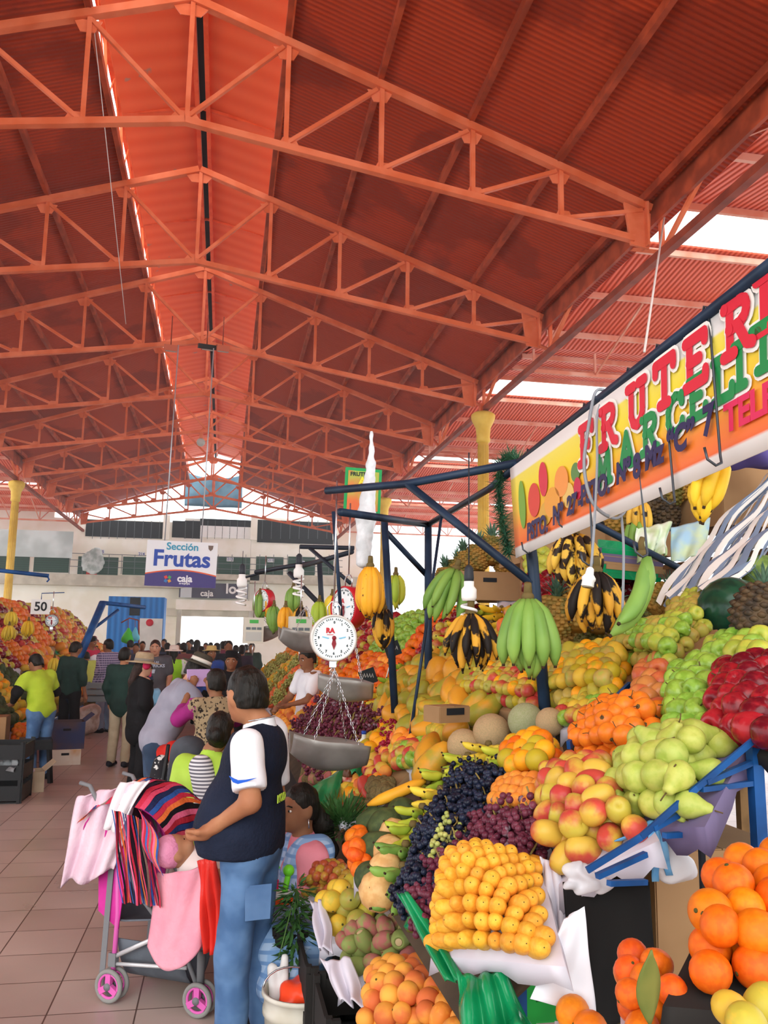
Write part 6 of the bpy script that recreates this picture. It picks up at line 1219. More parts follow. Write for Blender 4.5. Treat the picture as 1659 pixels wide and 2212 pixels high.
# woman holding up a tablet, leopard print
m_leo = M('leopard_print', '#a08c6c', '#2c2420', scale=42, rough=.85, mix=.56, sharp=.06); m_mag = cloth('magenta', '#9c2a78', '#8c226a')
g, j, hp, s = person('woman in magenta sleeves and leopard print raising a tablet', (FX(474, 6.9), 6.9, 0), R(25), 1.5, top=m_mag, sleeve='long', vest=m_leo, pants=m_leo, skirt=True, h=.018, skin='brown', hair='short', J=dict(elL=(-.24, .2, 1.2), wrL=(-.1, .32, 1.44), elR=(.3, .18, 1.18), wrR=(.12, .32, 1.46)))
mb = MB(); mb.box((0, 0, 0), (.2, .012, .14)); o = mb.build('tablet', M('tablet_pink', '#b89ac8', rough=.4)); o.location = g.matrix_world @ Vector((0, 0, 0)); bpy.context.view_layer.update(); o.location = g.matrix_world @ Vector((.0, .33, 1.4)); o.rotation_euler = (-.2, 0, R(25)); tag(o, 'pinkish tablet held up by the woman in magenta', 'tablet')
# seated woman, lime blouse, striped apron, seen from behind
def stripes_cloth(name, a, b, f): return wavemat(name, a, b, f, 2, .85)
g, j, hp, s = person('seated woman in lime green blouse and striped apron seen from behind the vest man', (FX(470, 5.3), 5.3, 0), R(-20), 1.55, top=m_limeb, pants=m_black, h=.016, skin='brown', hair='bun', J=dict(pel=(0, 0, .6), hpL=(-.1, .02, .58), hpR=(.1, .02, .58), wst=(0, 0, .76), chs=(0, 0, .95), nck=(0, 0, 1.12), head=(.05, .03, 1.25), shL=(-.165, 0, 1.02), shR=(.165, 0, 1.02), elL=(-.24, .03, .8), wrL=(-.16, .22, .75), elR=(.24, .03, .82), wrR=(.16, .22, .75), knL=(-.14, .4, .55), knR=(.14, .4, .55), anL=(-.14, .42, .1), anR=(.14, .42, .1)))
snet([cone((-.02, -.1, .98), (.06, -.1, .72), .07, .08), cone((-.05, -.1, .72), (.1, -.1, .72), .05, .05)], h=.014, k=.04).build('apron_back', stripes_cloth('stripe_apron', '#e8e8ea', '#4a4a58', 50), g)
mb = MB(); mb.lathe([(.17, .0), (.16, .03), (.14, .5), (.17, .52), (0, .53)], n=18); o = mb.build('stool', M('stool_dark', '#2c2e34', rough=.6)); o.location = (FX(470, 5.3), 5.3, 0); tag(o, 'round stool under the woman in the lime blouse', 'stool')
# seated vendor in pink with blue check apron
m_pinkt = cloth('pink_tee', '#e08a98', '#d67e8c'); m_bchk = plaid('blue_check', '#86a8d0', '#6d92c0', '#a4bedc')
g, j, hp, s = person('seated fruit vendor in pink blouse and blue checked apron with black ponytail', (FX(676, 4.25), 4.25, 0), R(100), 1.52, top=m_pinkt, pants=m_black, h=.013, skin='brown', hair='short', girth=.92, turn=(.4, -.02), J=dict(pel=(0, 0, .44), hpL=(-.1, .02, .44), hpR=(.1, .02, .44), wst=(0, .0, .58), chs=(0, .02, .69), nck=(0, .03, .855), head=(0, .055, 1.0), shL=(-.16, .02, .785), shR=(.16, .02, .785), elL=(-.21, .06, .56), wrL=(-.12, .28, .53), elR=(.21, .06, .56), wrR=(.12, .28, .55), knL=(-.44, .1, .44), knR=(-.36, .28, .44), anL=(-.46, .14, .08), anR=(-.38, .32, .08)))
A_ = [cone((-.07, .06, .7), (-.07, .09, .52), .07, .095), cone((.07, .06, .7), (.07, .09, .52), .07, .095), cone((-.09, .03, .755), (-.09, -.03, .755), .06, .06), cone((.09, .03, .755), (.09, -.03, .755), .06, .06), cone((-.09, -.04, .72), (-.08, -.06, .5), .055, .065), cone((.09, -.04, .72), (.08, -.06, .5), .055, .065), cone((-.16, .06, .45), (-.42, .1, .43), .1, .1), cone((0, .12, .46), (-.35, .26, .43), .1, .1), cone((-.48, .1, .42), (-.44, .26, .3), .07, .07)]
snet(A_, h=.013, k=.05, wob=.002).build('checked_apron', m_bchk, g)
snet([cone(hp(0, -.09, -.02), hp(-.01, -.15, -.1), .045, .05), cone(hp(-.01, -.15, -.1), hp(.0, -.2, -.24), .05, .045), cone(hp(0, -.2, -.24), hp(.02, -.2, -.42), .045, .02)], h=.012, k=.03, wob=.004, wf=50).build('ponytail', m_hair, g)
mb = MB(); mb.tube([hp(-.08, 0, -.045), hp(-.083, .0, -.09)], .003, 5); mb.build('earring', m_chrome, g)
mb = MB(); mb.box((0, 0, .19), (.34, .3, .38)); mb.box((0, 0, .39), (.36, .32, .03)); o = mb.build('stool', M('stool_dark', '#2c2e34', rough=.6)); o.location = (FX(676, 4.25), 4.25, 0); tag(o, 'dark low stool under the seated fruit vendor', 'stool')
# dark jacket and child behind the sun hat woman
person('person in dark green jacket and khaki trousers behind the sun hat woman', (FX(285, 12), 12.2, 0), R(-20), 1.6, top=m_dkgreen, sleeve='long', pants=m_khaki, h=.028, hem=.7)
person('child in light blue shirt and cap partly hidden by the grey T-shirt', (FX(338, 12.5), 12.5, 0), R(160), 1.2, top=cloth('light_blue', '#8ac4e8'), pants=m_dkdenim, h=.028, skin='brown', hat=(.088, .07, .1, m_dkdenim, None))
# the crowd before the gate
cols = ['#2c2c34', '#3c4458', '#7a4a4a', '#4a4a6a', '#1f2024', '#5f6a78', '#8a7a6a', '#303c34', '#6a3040', '#24262e', '#a8a8b0', '#3a3040']
desc = ['black', 'slate blue', 'rust red', 'violet', 'very dark', 'grey blue', 'beige', 'moss green', 'wine red', 'ink coloured', 'pale grey', 'plum']
spots = [(352, 21), (372, 23), (405, 19), (415, 24), (432, 21), (441, 18), (450, 26), (473, 20), (485, 24), (497, 17), (512, 22), (525, 19), (533, 25), (310, 20), (322, 23), (298, 22), (365, 27), (395, 28), (460, 29), (545, 22), (490, 29), (420, 30)]
def crowd():
    base = {}
    for i, (x, d) in enumerate(spots):
        k = i % 12
        lab = 'shopper in %s clothes in the crowd before the gate, %s row' % (desc[k], 'front' if d < 20.5 else 'middle' if d < 25.5 else 'back')
        if k in base:
            o = copy_tree(base[k]); o.location = (FX(x, d), d, 0); o.rotation_euler.z = R(170 if i % 3 else 10)+.3*math.sin(i)
            lab = 'second '+lab
        else:
            o = person(lab, (FX(x, d), d, 0), R(10 if i % 3 else 175)+.3*math.sin(i), 1.58+.03*(i % 5), top=cloth('crowd_%d' % k, cols[k]), sleeve='long' if i % 2 else 'short', pants=m_black if i % 2 else m_dkdenim, h=.036, hair=['short', 'long', 'bun'][i % 3], skin='brown', face=False)[0]; base[k] = o
        tag(o, lab, 'person', 'shoppers before the gate')
crowd()
# ================================================================ pushchair with the baby
SO = Vector((.36, 4.66, 0)); g = empty('pushchair', SO, R(-30), 'pink and grey folding pushchair with the baby, beside the man in the vest', 'pushchair')
m_pk = M('frame_pink', '#d864b0', rough=.35); m_gp = M('grey_plastic', '#77797c', rough=.5); m_alu = M('white_tube', '#d8dadc', rough=.3, metal=.3); m_mag2 = cloth('magenta_panel', '#d03a9a', '#b82e86'); m_tyre = M('tyre_grey', '#8a8a86', rough=.8); m_bag = cloth('grey_mesh', '#6c737c', '#5a6068')
X90 = Matrix.Rotation(R(90), 3, 'X')
def wheel(x, y, z=.078, r=.076):
    o = empty('wheel', (x, y, z)); o.parent = g
    mb = MB(); mb.tube([(r*.86*math.cos(t*math.tau/28), 0, r*.86*math.sin(t*math.tau/28)) for t in range(28)], r*.15, 8, closed=True); mb.build('tyre', m_tyre, o)
    mb = MB(); mb.tube([(r*.7*math.cos(t*math.tau/28), 0, r*.7*math.sin(t*math.tau/28)) for t in range(28)], r*.1, 6, closed=True)
    for k in range(3): a = R(90)+k*math.tau/3; mb.bar((0, 0, 0), (r*.72*math.cos(a), 0, r*.72*math.sin(a)), r*.36, .022, upv=(0, 1, 0))
    mb.build('rim', m_pk, o); mb = MB(); mb.lathe([(r*.22, -.018), (r*.22, .018)], n=12, rot=X90); mb.build('hub', m_gp, o)
for y in (-.175, .175):
    for dy in (-.026, .026): wheel(0, y+dy); wheel(.475, y*.92+dy)
    S_ = 1 if y > 0 else -1
    mb = MB(); mb.tube([(0, y, .09), (.01, y, .4), (-.02, y, .78)], .012, 8); mb.build('rear_tube', m_pk, g)
    mb = MB(); mb.tube([(.47, y*.92, .1), (.4, y*.95, .24), (.12, y, .5), (-.1, y, .84), (-.2, y, .98), (-.26, y, .99)], .011, 8); mb.build('handle_tube', m_gp, g)
    mb = MB(); mb.tube([(0, y, .2), (.2, y, .3), (.33, y, .31)], .011, 8); mb.build('side_bar', m_alu, g); mb = MB(); mb.tube([(0, y, .17), (.4, y*.95, .2)], .009, 8); mb.build('side_bar', m_alu, g)
    mb = MB(); mb.box((0, y, .19), (.04, .03, .06)); mb.build('clamp', m_gp, g); mb = MB(); mb.lathe([(.017, .07), (.02, .2), (.014, .22)], (.472, y*.92, .06), 10); mb.build('front_fork', m_gp, g)
    mb = MB(); mb.bar((-.05, y*1.08, .12), (-.03, y*1.08, .72), .03, .004, upv=(0, 1, 0)); mb.build('strap', m_gp, g)
mb = MB(); mb.grid(lambda u, v: (.0+.36*u, -.15+.3*v, .12+.04*math.sin(math.pi*v)*-1+.16*(2*abs(v-.5))**3), 8, 10, .006); mb.build('basket', m_bag, g)
mb = MB(); mb.grid(lambda u, v: (-.14+.16*u if u < .7 else -.03+.42*(u-.7)/.3, -.165+.33*v, (.86-.5*u/.7 if u < .7 else .36+.06*(u-.7)/.3)-.03*math.sin(math.pi*v)), 16, 8, .008); mb.build('seat', m_bag, g)
for y in (-.175, .175): mb = MB(); mb.prism([(-.13, .84), (-.1, .4), (.02, .33), (.05, .62), (.0, .84)], 0, .006, Matrix(((1, 0, 0, 0), (0, 0, -1, y), (0, 1, 0, 0), (0, 0, 0, 1)))); mb.build('side_panel', m_mag2, g)
mb = MB(); mb.grid(lambda u, v: (.02+.245*math.sin(R(-80+165*u)), .185*(2*v-1), .74+.235*math.cos(R(-80+165*u))*math.sqrt(max(.05, 1-.5*(2*v-1)**2))), 14, 10, .006); mb.build('hood', m_mag2, g)
# awayo cloth over the hood
AW = ['#c8304a', '#d84a6a', '#1f2a50', '#2f58a0', '#c8304a', '#e8783c', '#14141a', '#e06a90', '#b0283c', '#24407c', '#d8506c', '#8a7468', '#c8304a', '#1c1c24', '#e87a4a', '#3a62a8', '#d0406a', '#2a2030']
m_aw = [M('awayo_%d' % i, c, rough=.9, bump=.3, bscale=60) for i, c in enumerate(AW)]
bpy.context.view_layer.update(); SM = g.matrix_world.copy()
mb = MB(); n = 30
for j in range(n):
    mb.cur = j % len(AW)
    mb.grid(lambda u, v: SM @ Vector((.03+.275*math.sin(R(-95+185*(j+v)/n))+.006*math.sin(20*u), .225*(2*u-1), .735+.268*math.cos(R(-95+185*(j+v)/n))*math.sqrt(max(.04, 1-.55*(2*u-1)**2))+.006*math.sin(9*u+j*.7))), 14, 1)
P = [W(241, 1748, 4.27), W(325, 1775, 4.2), W(347, 1960, 4.16), W(262, 1950, 4.25)]; n = 22
for j in range(n):
    mb.cur = (j*5+3) % len(AW); mb.grid(lambda u, v: bilerp(P, (j+v)/n, u)+Vector((.006*math.sin(7*u+j), -.02*math.sin(.9*(j+v)), 0)), 10, 1)
P = [W(300, 1745, 4.22), W(335, 1790, 4.15), W(352, 1890, 4.14), W(318, 1850, 4.2)]; n = 9
for j in range(n):
    mb.cur = (j*7+1) % len(AW); mb.grid(lambda u, v: bilerp(P, (j+v)/n, u)+Vector((.01*math.sin(7*u), -.03, 0)), 8, 1)
o = origin_to(mb.build('striped_blanket', m_aw), SM @ Vector((0, 0, .9))); tag(o, 'striped red, blue and black woven blanket draped over the pushchair hood', 'blanket')
m_shawl = cloth('pale_pink_shawl', '#ead2dc', '#dfc2d0', bs=40)
mb = MB(); P = [W(172, 1722, 4.62), W(315, 1688, 4.48), W(245, 1885, 4.45), W(132, 1915, 4.62)]
mb.grid(lambda u, v: bilerp(P, u, v)+Vector((0, -.03*math.sin(16*u+2*v), .10*math.sin(math.pi*min(1, v*1.6))*(1-v)+.02*math.sin(9*u)*v)), 30, 24, .006)
o = origin_to(mb.build('knitted_shawl', m_shawl), P[0]); tag(o, 'pale pink knitted shawl hanging from the pushchair handle', 'shawl')
mb = MB(); P = [W(262, 1690, 4.5), W(325, 1688, 4.45), W(260, 1800, 4.38), W(225, 1790, 4.45)]; mb.grid(lambda u, v: bilerp(P, u, v)+Vector((0, -.02*math.sin(12*u), .03*math.sin(math.pi*v))), 16, 14, .006); o = origin_to(mb.build('white_towel', cloth('white_towel', '#efe9ec')), P[0]); tag(o, 'white towel between the shawl and striped blanket', 'towel')
# the baby
m_babyhat = cloth('baby_hat', '#e59ab8', '#dc8aac', bs=80); hc = W(377, 1838, 4.22)
b = empty('person', hc, R(-75), 'baby in pink knitted cap lying back in the pushchair', 'baby'); D = Matrix.Rotation(R(55), 3, 'X')
q = lambda x, y, z: D @ Vector((x, y, z))
e_ = D.to_euler()
P = [ell((0, 0, 0), (.066, .072, .078), e_), ell(q(0, .02, -.035), (.055, .05, .045), e_), ell(q(0, .075, -.008), (.011, .012, .01), e_), ell(q(0, .062, -.035), (.018, .014, .012), e_), ell(q(-.064, -.01, -.01), (.01, .016, .022), e_), ell(q(.064, -.01, -.01), (.01, .016, .022), e_), cone(q(0, -.01, -.06), q(0, -.01, -.11), .035, .04), cone(q(0, -.01, -.13), q(0, -.02, -.28), .075, .085), cone(q(-.03, .05, -.03), q(.03, .05, -.03), .026, .026)]
for sx in (-1, 1): P += [cone(q(sx*.08, -.01, -.13), q(sx*.12, .03, -.22), .03, .026), cone(q(sx*.12, .03, -.22), q(sx*.07, .08, -.24), .025, .02), cone(q(sx*.05, -.02, -.28), q(sx*.09, .08, -.42), .04, .03)]
snet(P, h=.0065, k=.018).build('body', SK['baby'], b)
snet([ell(q(0, -.012, .016), (.0715, .074, .078), e_)], h=.007, sub=[ell(q(0, .085, -.03), (.1, .082, .085), e_)], wob=.0015, wf=90).build('knitted_cap', m_babyhat, b)
for sx in (-1, 1):
    mb = MB(); mb.ball(q(sx*.026, .064, .002), (.009, .005, .004), 8, 6, e_); mb.build('eye', m_eye, b)
mb = MB(); mb.ball(q(0, .073, -.034), (.011, .005, .005), 8, 6, e_); mb.build('lips', M('baby_lips', '#a8584c', rough=.5), b)
snet([cone(q(0, -.0, -.13), q(0, -.01, -.3), .09, .1), cone(q(-.08, 0, -.13), q(.08, 0, -.13), .05, .05)], h=.012, k=.04, wob=.003).build('white_top', cloth('baby_top', '#e8dcd8'), b)
m_bl = cloth('pink_blanket', '#e8a2b2', '#e094a6', bs=30)
mb = MB(); P = [W(345, 1885, 4.25), W(440, 1868, 4.05), W(432, 2075, 4.02), W(318, 2075, 4.2)]
mb.grid(lambda u, v: bilerp(P, u, v*(1-.15*(2*u-1)**2*v))+Vector((0, -.05*math.sin(math.pi*u)*(1-.3*v)-.012*math.sin(11*u+5*v), -.03*math.sin(math.pi*u)*v)), 22, 26, .012); o = origin_to(mb.build('fleece_blanket', m_bl), P[0]); tag(o, 'soft pink fleece blanket covering the baby', 'blanket')
m_rbag = M('red_plastic', '#e8382e', rough=.25, alpha=.82, bump=.5, bscale=12)
drape('red_bag', (425, 1860, 4.0), (468, 1850, 3.95), (484, 2062, 3.95), (440, 2058, 4.02), m_rbag, 'translucent red plastic bag hanging by the pink blanket', 'bag', .02, 3)
# ================================================================ floor things in the aisle
def stool(name, loc, size, mat, label, hole=False):
    g = empty(name, loc, .2, label, 'stool'); w, h = size
    mb = MB(); mb.box((0, 0, h-.02), (w, w, .04)); mb.build('seat', mat, g)
    for sx in (-1, 1):
        for sy in (-1, 1): mb = MB(); mb.bar((sx*w*.54, sy*w*.54, 0), (sx*w*.42, sy*w*.42, h-.03), .045); mb.build('leg', mat, g)
    for a, b in (((-.5, -.5), (.5, -.5)), ((-.5, .5), (.5, .5)), ((-.5, -.5), (-.5, .5)), ((.5, -.5), (.5, .5))): mb = MB(); mb.bar((a[0]*w, a[1]*w, h*(.35 if not hole else .86)), (b[0]*w, b[1]*w, h*(.35 if not hole else .86)), .03, .03 if not hole else .09); mb.build('rung' if not hole else 'apron_rim', mat, g)
    return g
m_bkp = M('black_plastic', '#1c1d1f', rough=.45)
p = WZ(70, 1688); stool('plastic_stool', (p.x, p.y, 0), (.36, .5), m_bkp, 'black plastic stool in the aisle by the lime green polo', True)
p = WZ(376, 1800); stool('wooden_stool', (FX(378, 6.8), 6.8, 0), (.3, .46), M('red_brown_wood', '#7c2c22', '#6a241c', scale=6, rough=.4), 'red brown wooden stool behind the pushchair')
snet([ell((0, 0, .1), (.13, .1, .12)), cone((0, 0, .1), (0, 0, .34), .12, .06)], h=.016, k=.05, wob=.006).build('x', M('aztec_bag', '#26262a', '#d8d8d4', scale=22, rough=.85, sharp=.06, mix=.57)).name = 'woven_bag'
o = bpy.data.objects['woven_bag']; o.location = (FX(372, 6.8), 6.8, .45); tag(o, 'black and white woven bag on the red brown stool', 'bag')
g = empty('grey_pushchair', (FX(425, 6.1), 6.1, 0), .3, 'dark grey pushchair parked behind the baby', 'pushchair')
mb = snet([cone((0, 0, .95), (.02, .1, .55), .12, .15), cone((.02, .1, .55), (.1, -.1, .45), .13, .1)], h=.02, k=.06, wob=.008); mb.build('fabric_seat', cloth('slate_fabric', '#50555c', '#42474e'), g)
for sx in (-1, 1):
    mb = MB(); mb.tube([(sx*.2, .25, .08), (sx*.18, 0, .6), (sx*.17, -.12, 1.02)], .013, 7); mb.build('frame_tube', m_bkp, g); mb = MB(); mb.tube([(sx*.2, -.28, .08), (sx*.18, .05, .62)], .013, 7); mb.build('frame_tube', m_bkp, g)
    for y in (-.28, .25): mb = MB(); mb.lathe([(.05, -.02), (.08, -.015), (.08, .015), (.05, .02)], (sx*.2, y, .08), 16, (0, R(90), 0)); mb.build('wheel', M('wheel_dark', '#34373a', rough=.7), g)
p = WZ(12, 1735); crate('plastic_crate', (p.x-.1, p.y+.2, 0), (.5, .5, .62), m_bkp, 'black plastic crate at the corner of the aisle', True)
o = drape('clear_bag', (-10, 1625, 9.9), (38, 1630, 9.7), (30, 1668, 9.6), (-10, 1665, 9.8), M('clear_film', '#8a8e90', '#5a5e60', scale=14, rough=.25), 'crumpled clear plastic on the black crate', 'plastic', .03, 3)
p = WZ(55, 1708); carton((p.x, p.y, 0), (.34, .3, .22), 'small pale carton stuffed with white paper beside the crate', .3, M('pale_card', '#c9bda0', '#b8ac90', scale=4, rough=.85), None, True)
drape('paper_sheet', (32, 1670, p.y), (75, 1664, p.y+.1), (70, 1690, p.y-.1), (38, 1695, p.y-.15), LINERS['paper'], 'white paper stuffed in the small pale carton', 'paper', .02, 2)
p = WZ(132, 1652); carton((p.x, p.y+.15, 0), (.4, .4, .2), 'white and orange printed carton under the blue one', .25, M('white_card', '#e4dccb', '#cf9a58', scale=3, rough=.7, mix=.62), None)
carton((p.x, p.y+.17, .205), (.46, .4, .36), 'blue and brown open carton on the printed one', .25, M('blue_card', '#5a4a4c', '#3a4468', scale=3, rough=.75), None, True)
p = WZ(175, 1590); mb = snet([ell((0, 0, .22), (.26, .22, .24)), ell((.1, 0, .4), (.18, .16, .14))], h=.03, k=.08, wob=.02, wf=14); o = mb.build('bag_bale', M('clear_bale', '#b8a898', '#d8d0c8', scale=9, rough=.3, bump=.6)); o.location = (p.x, p.y+.2, 0); tag(o, 'bale of clear plastic bags on the aisle floor', 'bag')
p = WZ(215, 1575); crate('wooden_crate', (p.x-.1, p.y+.3, 0), (.45, .4, .5), m_wood, 'slatted wooden crate behind the bale of bags'); carton((p.x-.15, p.y+.35, .52), (.4, .35, .25), 'yellowish carton on the wooden crate', .1)
p = W(212, 1500, 15.6); crate('wire_basket', (p.x, p.y, .62), (.4, .35, .32), M('wire_grey', '#8b8f90', rough=.4, metal=.6), 'grey wire basket beside the checked shirt man')
p = W(0, 1590, 11.2); carton((p.x-.15, p.y, .35), (.45, .4, .4), 'plain brown carton at the corner by the oranges', .1)
# blue kiosk and things by the gate
a = W(236, 1288, 32); b2 = W(352, 1372, 32); g = empty('blue_kiosk', ((a.x+b2.x)/2, 32.5, 0), 0, 'blue corrugated kiosk beside the gate', 'kiosk')
mb = MB(); mb.box((0, 0, a.z/2), (b2.x-a.x, 1.2, a.z)); mb.build('shell', wavemat('kiosk_blue', '#2f7fc8', '#1f66ac', 5, 0, .5, .4), g); mb = MB(); mb.box((.55, -.63, 1.75), (.8, .03, 1.3)); mb.build('poster', M('poster_pale', '#d8d8d0', '#c8c8c0', scale=2, rough=.6), g); mb = MB(); mb.lathe([(.13, 0), (.13, .01)], (.5, -.66, 2.25), 20, (R(90), 0, 0)); mb.build('poster_seal', M('seal_red', '#c8283a', rough=.5), g); mb = MB(); mb.box((-.05, -.62, a.z-.35), (.36, .04, .65)); mb.build('window_gap', m_dark, g)
mb = snet([cone((0, 0, .15), (0, 0, -.05), .05, .16), ell((0, 0, -.12), (.17, .1, .12))], h=.03, k=.05, wob=.012); o = mb.build('shopping_bag', M('bag_lime', '#4fd048', rough=.3)); o.location = W(277, 1372, 24); tag(o, 'bright green shopping bag hanging before the blue kiosk', 'bag')
mb = snet([cone((0, 0, .15), (0, 0, -.05), .04, .12), ell((0, 0, -.1), (.12, .08, .1))], h=.03, k=.05, wob=.012); o = mb.build('shopping_bag', M('bag_cyan', '#6ac8e0', rough=.3)); o.location = W(292, 1370, 24); tag(o, 'small light blue bag beside the bright green one', 'bag')
mb = MB(); mb.tube([W(262, 1345, 24), W(280, 1335, 24), W(300, 1340, 24)], .02, 6); mb.tube([W(292, 1365, 24), W(292, 1338, 24)], .008, 4); mb.tube([W(277, 1360, 24), W(277, 1336, 24)], .008, 4); mb.tube([W(300, 1340, 24), W(300, 1420, 24)], .02, 6); o = origin_to(mb.build('bag_rack', m_gird), W(300, 1420, 24)); tag(o, 'thin metal rack the green and blue bags hang on', 'rack')
# floodlights under the ridge
for x, y, lb, w in [(369, 752, 'pinkish floodlight at the left of the ridge', .0), (447, 749, 'black floodlight hanging under the ridge', .1), (481, 753, 'tilted pinkish floodlight beside the black one', .0)]:
    p = W(x, y, 17.5); g = empty('floodlight', p, .2, lb, 'lamp', None); mb = MB(); mb.box((0, 0, 0), (.26, .16, .14) if not w else (.36, .14, .1), (.3, 0, 0)); mb.build('housing', M('flood_pink', '#c8674a', rough=.5) if not w else M('flood_black', '#2a2624', rough=.5), g); mb = MB(); mb.box((0, -.03, -.08), (.22, .12, .02), (.3, 0, 0)); mb.build('lens', M('flood_lens', '#8d8a80', rough=.2), g); mb = MB(); mb.tube([(0, 0, .05), (0, 0, .7)], .012, 5); mb.build('bracket', m_gird, g)
p = W(434, 952, 25.9); g = empty('pendant_lamp', p, 0, 'small round lamp hanging from the fifth truss', 'lamp'); mb = MB(); mb.ball((0, 0, -.05), .13, 12, 8); mb.build('globe', M('lamp_globe', '#b8bcb4', rough=.3), g); mb = MB(); mb.tube([(0, 0, .05), (0, 0, .3)], .06, 8); mb.build('cap', m_steel, g)
for x0, y0, x1, y1, d0, d1, lb in [(203, 60, 272, 700, 10, 14, 'thin cord slanting past the monitor edge'), (1435, 470, 1392, 760, 7.5, 5., 'pale cord hanging before the side roof')]:
    mb = MB(); mb.tube([W(x0, y0, d0), W(x1, y1, d1)], .006 if d0 > 9 else .009, 5); tag(origin_to(mb.build('cord', M('cord_pale', '#d8cfc8', rough=.7)), W(x0, y0, d0)), lb, 'cord')
# ================================================================ small things on and about the near stand
bk = empty('paint_bucket', (WZ(640, 2290).x, 3.62, 0), 0, 'worn white plastic bucket holding rubbish below the crates', 'bucket'); m_bkt = M('bucket_white', '#d2cfc2', '#bdb8a6', scale=5, rough=.5, spot='#8a8474', spots=.68, sscale=14)
mb = MB(); mb.lathe([(.125, .0), (.135, .02), (.15, .26), (.158, .265), (.158, .285), (.152, .29), (.154, .33), (.163, .335), (.163, .35), (.152, .35), (.14, .1), (0, .09)], n=32); mb.build('pail', m_bkt, bk)
mb = MB(); mb.tube([(.16*math.cos(R(20+14*t)), .16*math.sin(R(20+14*t))*.3-.02, .32+.1*math.sin(R(14*t))) for t in range(12)], .004, 5); mb.build('wire_handle', m_chrome, bk)
o = snet([ell((0, 0, 0), (.1, .09, .05)), ell((.03, .02, .03), (.06, .05, .03))], h=.01, k=.03, wob=.012, wf=45).build('plastic_bag', M('bag_orange_red', '#ee4a28', rough=.3)); o.location = bk.location+Vector((.0, -.01, .33)); tag(o, 'orange red plastic bag inside the white bucket', 'bag')
o = snet([cone((0, 0, 0), (.0, .02, .14), .02, .016), cone((-.04, 0, 0), (-.05, .03, .1), .02, .02)], h=.008, k=.03).build('bag_plate', M('bag_white2', '#dcdad8', rough=.4)); o.name = 'plastic_cup'; o.location = bk.location+Vector((-.07, .05, .3)); tag(o, 'white plastic scrap standing in the bucket', 'scrap')
def leafy(loc, label, n, r, droop, col):
    rg = random.Random(n); mb = MB()
    for i in range(n):
        d = Vector((rg.gauss(0, 1), rg.gauss(0, 1), rg.uniform(-.3, 1.2))).normalized(); b = d*r*rg.uniform(.1, .5)+Vector((0, 0, -droop*rg.random())); L_ = rg.uniform(.02, .045); s = d.cross(Vector((rg.random()-.5, rg.random()-.5, 1))).normalized()*L_*.22; e = b+(d+Vector((0, 0, -.4 if droop else .1)))*L_*1.6
        c = (b+e)/2; mb.add([b, c-s, e, c+s], [(0, 1, 2, 3)])
    mb.cur = 1
    for i in range(9): mb.tube([(0, 0, 0), Vector((rg.gauss(0, 1), rg.gauss(0, 1), -1 if droop else 1)).normalized()*max(r*.6, droop*.9)], .0025, 4)
    o = mb.build('herb_bunch', [M('herb_'+col, col, rough=.6, rnd=.1), M('herb_stem', '#4a6a34', rough=.7)]); o.location = loc; return tag(o, label, 'herbs')
leafy(hit(745, 1845, slopeF)+Vector((0, .1, .1)), 'bushy green herb bunch beside the seated vendor', 900, .28, .0, '#3f6a34'); leafy(W(640, 1920, 3.75), 'drooping green herb bunch hanging at the plum crate', 500, .12, .3, '#35592c')
# toy on the vendor's lap
t = empty('toy', W(598, 1945, 3.98), .3, 'bright plastic toy on the lap of the seated vendor', 'toy')
for nm, c, sz, col in [('base', (0, 0, 0), (.13, .06, .03), '#ee5a28'), ('deck', (.0, 0, .025), (.12, .055, .02), '#e8e6e2'), ('block', (-.02, 0, .07), (.04, .035, .04), '#d8205c'), ('block', (-.03, 0, .105), (.04, .035, .035), '#2a50c0')]:
    mb = MB(); mb.box(c, sz); mb.build(nm, M('toy_'+nm+col[1:3], col, rough=.35), t)
mb = MB(); mb.tube([(.035, 0, .03), (.05, 0, .1)], .014, 8); mb.ball((.052, 0, .12), .026); mb.tube([(-.04, 0, .13), (-.0, 0, .15)], .018, 8); mb.build('arm', M('toy_green', '#7ae038', rough=.35), t)
def bottle(p, label, r, h, body, cap, lab):
    g = empty('bottle', p, 0, label, 'bottle'); mb = MB(); mb.lathe([(r, 0), (r, h*.58), (r*.8, h*.68), (r*.36, h*.8), (r*.34, h*.95)], n=16); mb.build('glass', body, g); mb = MB(); mb.lathe([(r*.4, h*.93), (r*.4, h*1.04), (0, h*1.05)], n=12); mb.build('cap', cap, g); mb = MB(); mb.lathe([(r*1.02, h*.15), (r*1.02, h*.5)], n=16); mb.build('paper_label', lab, g)
m_cola = M('dark_bottle', '#2a1c16', rough=.15); m_wcap = M('cap_blue', '#2a4aa8', rough=.4)
bottle(hit(733, 1722, slopeB)+Vector((0, 0, .0)), 'dark jar beside the sauce bottle in the paper crate', .04, .15, m_cola, m_white, m_cola); bottle(hit(752, 1722, slopeB), 'brown sauce bottle with blue cap behind the yellow fruit', .035, .23, M('amber_bottle', '#5a3218', rough=.2), m_wcap, M('label_cream', '#d8d0b8', '#a83028', scale=14, rough=.6)); bottle(hit(785, 1645, slopeB), 'white green bottle beside the big scale pan', .04, .18, M('milk_bottle', '#d8e0d4', rough=.4), m_wcap, M('label_green', '#4aa060', rough=.5))
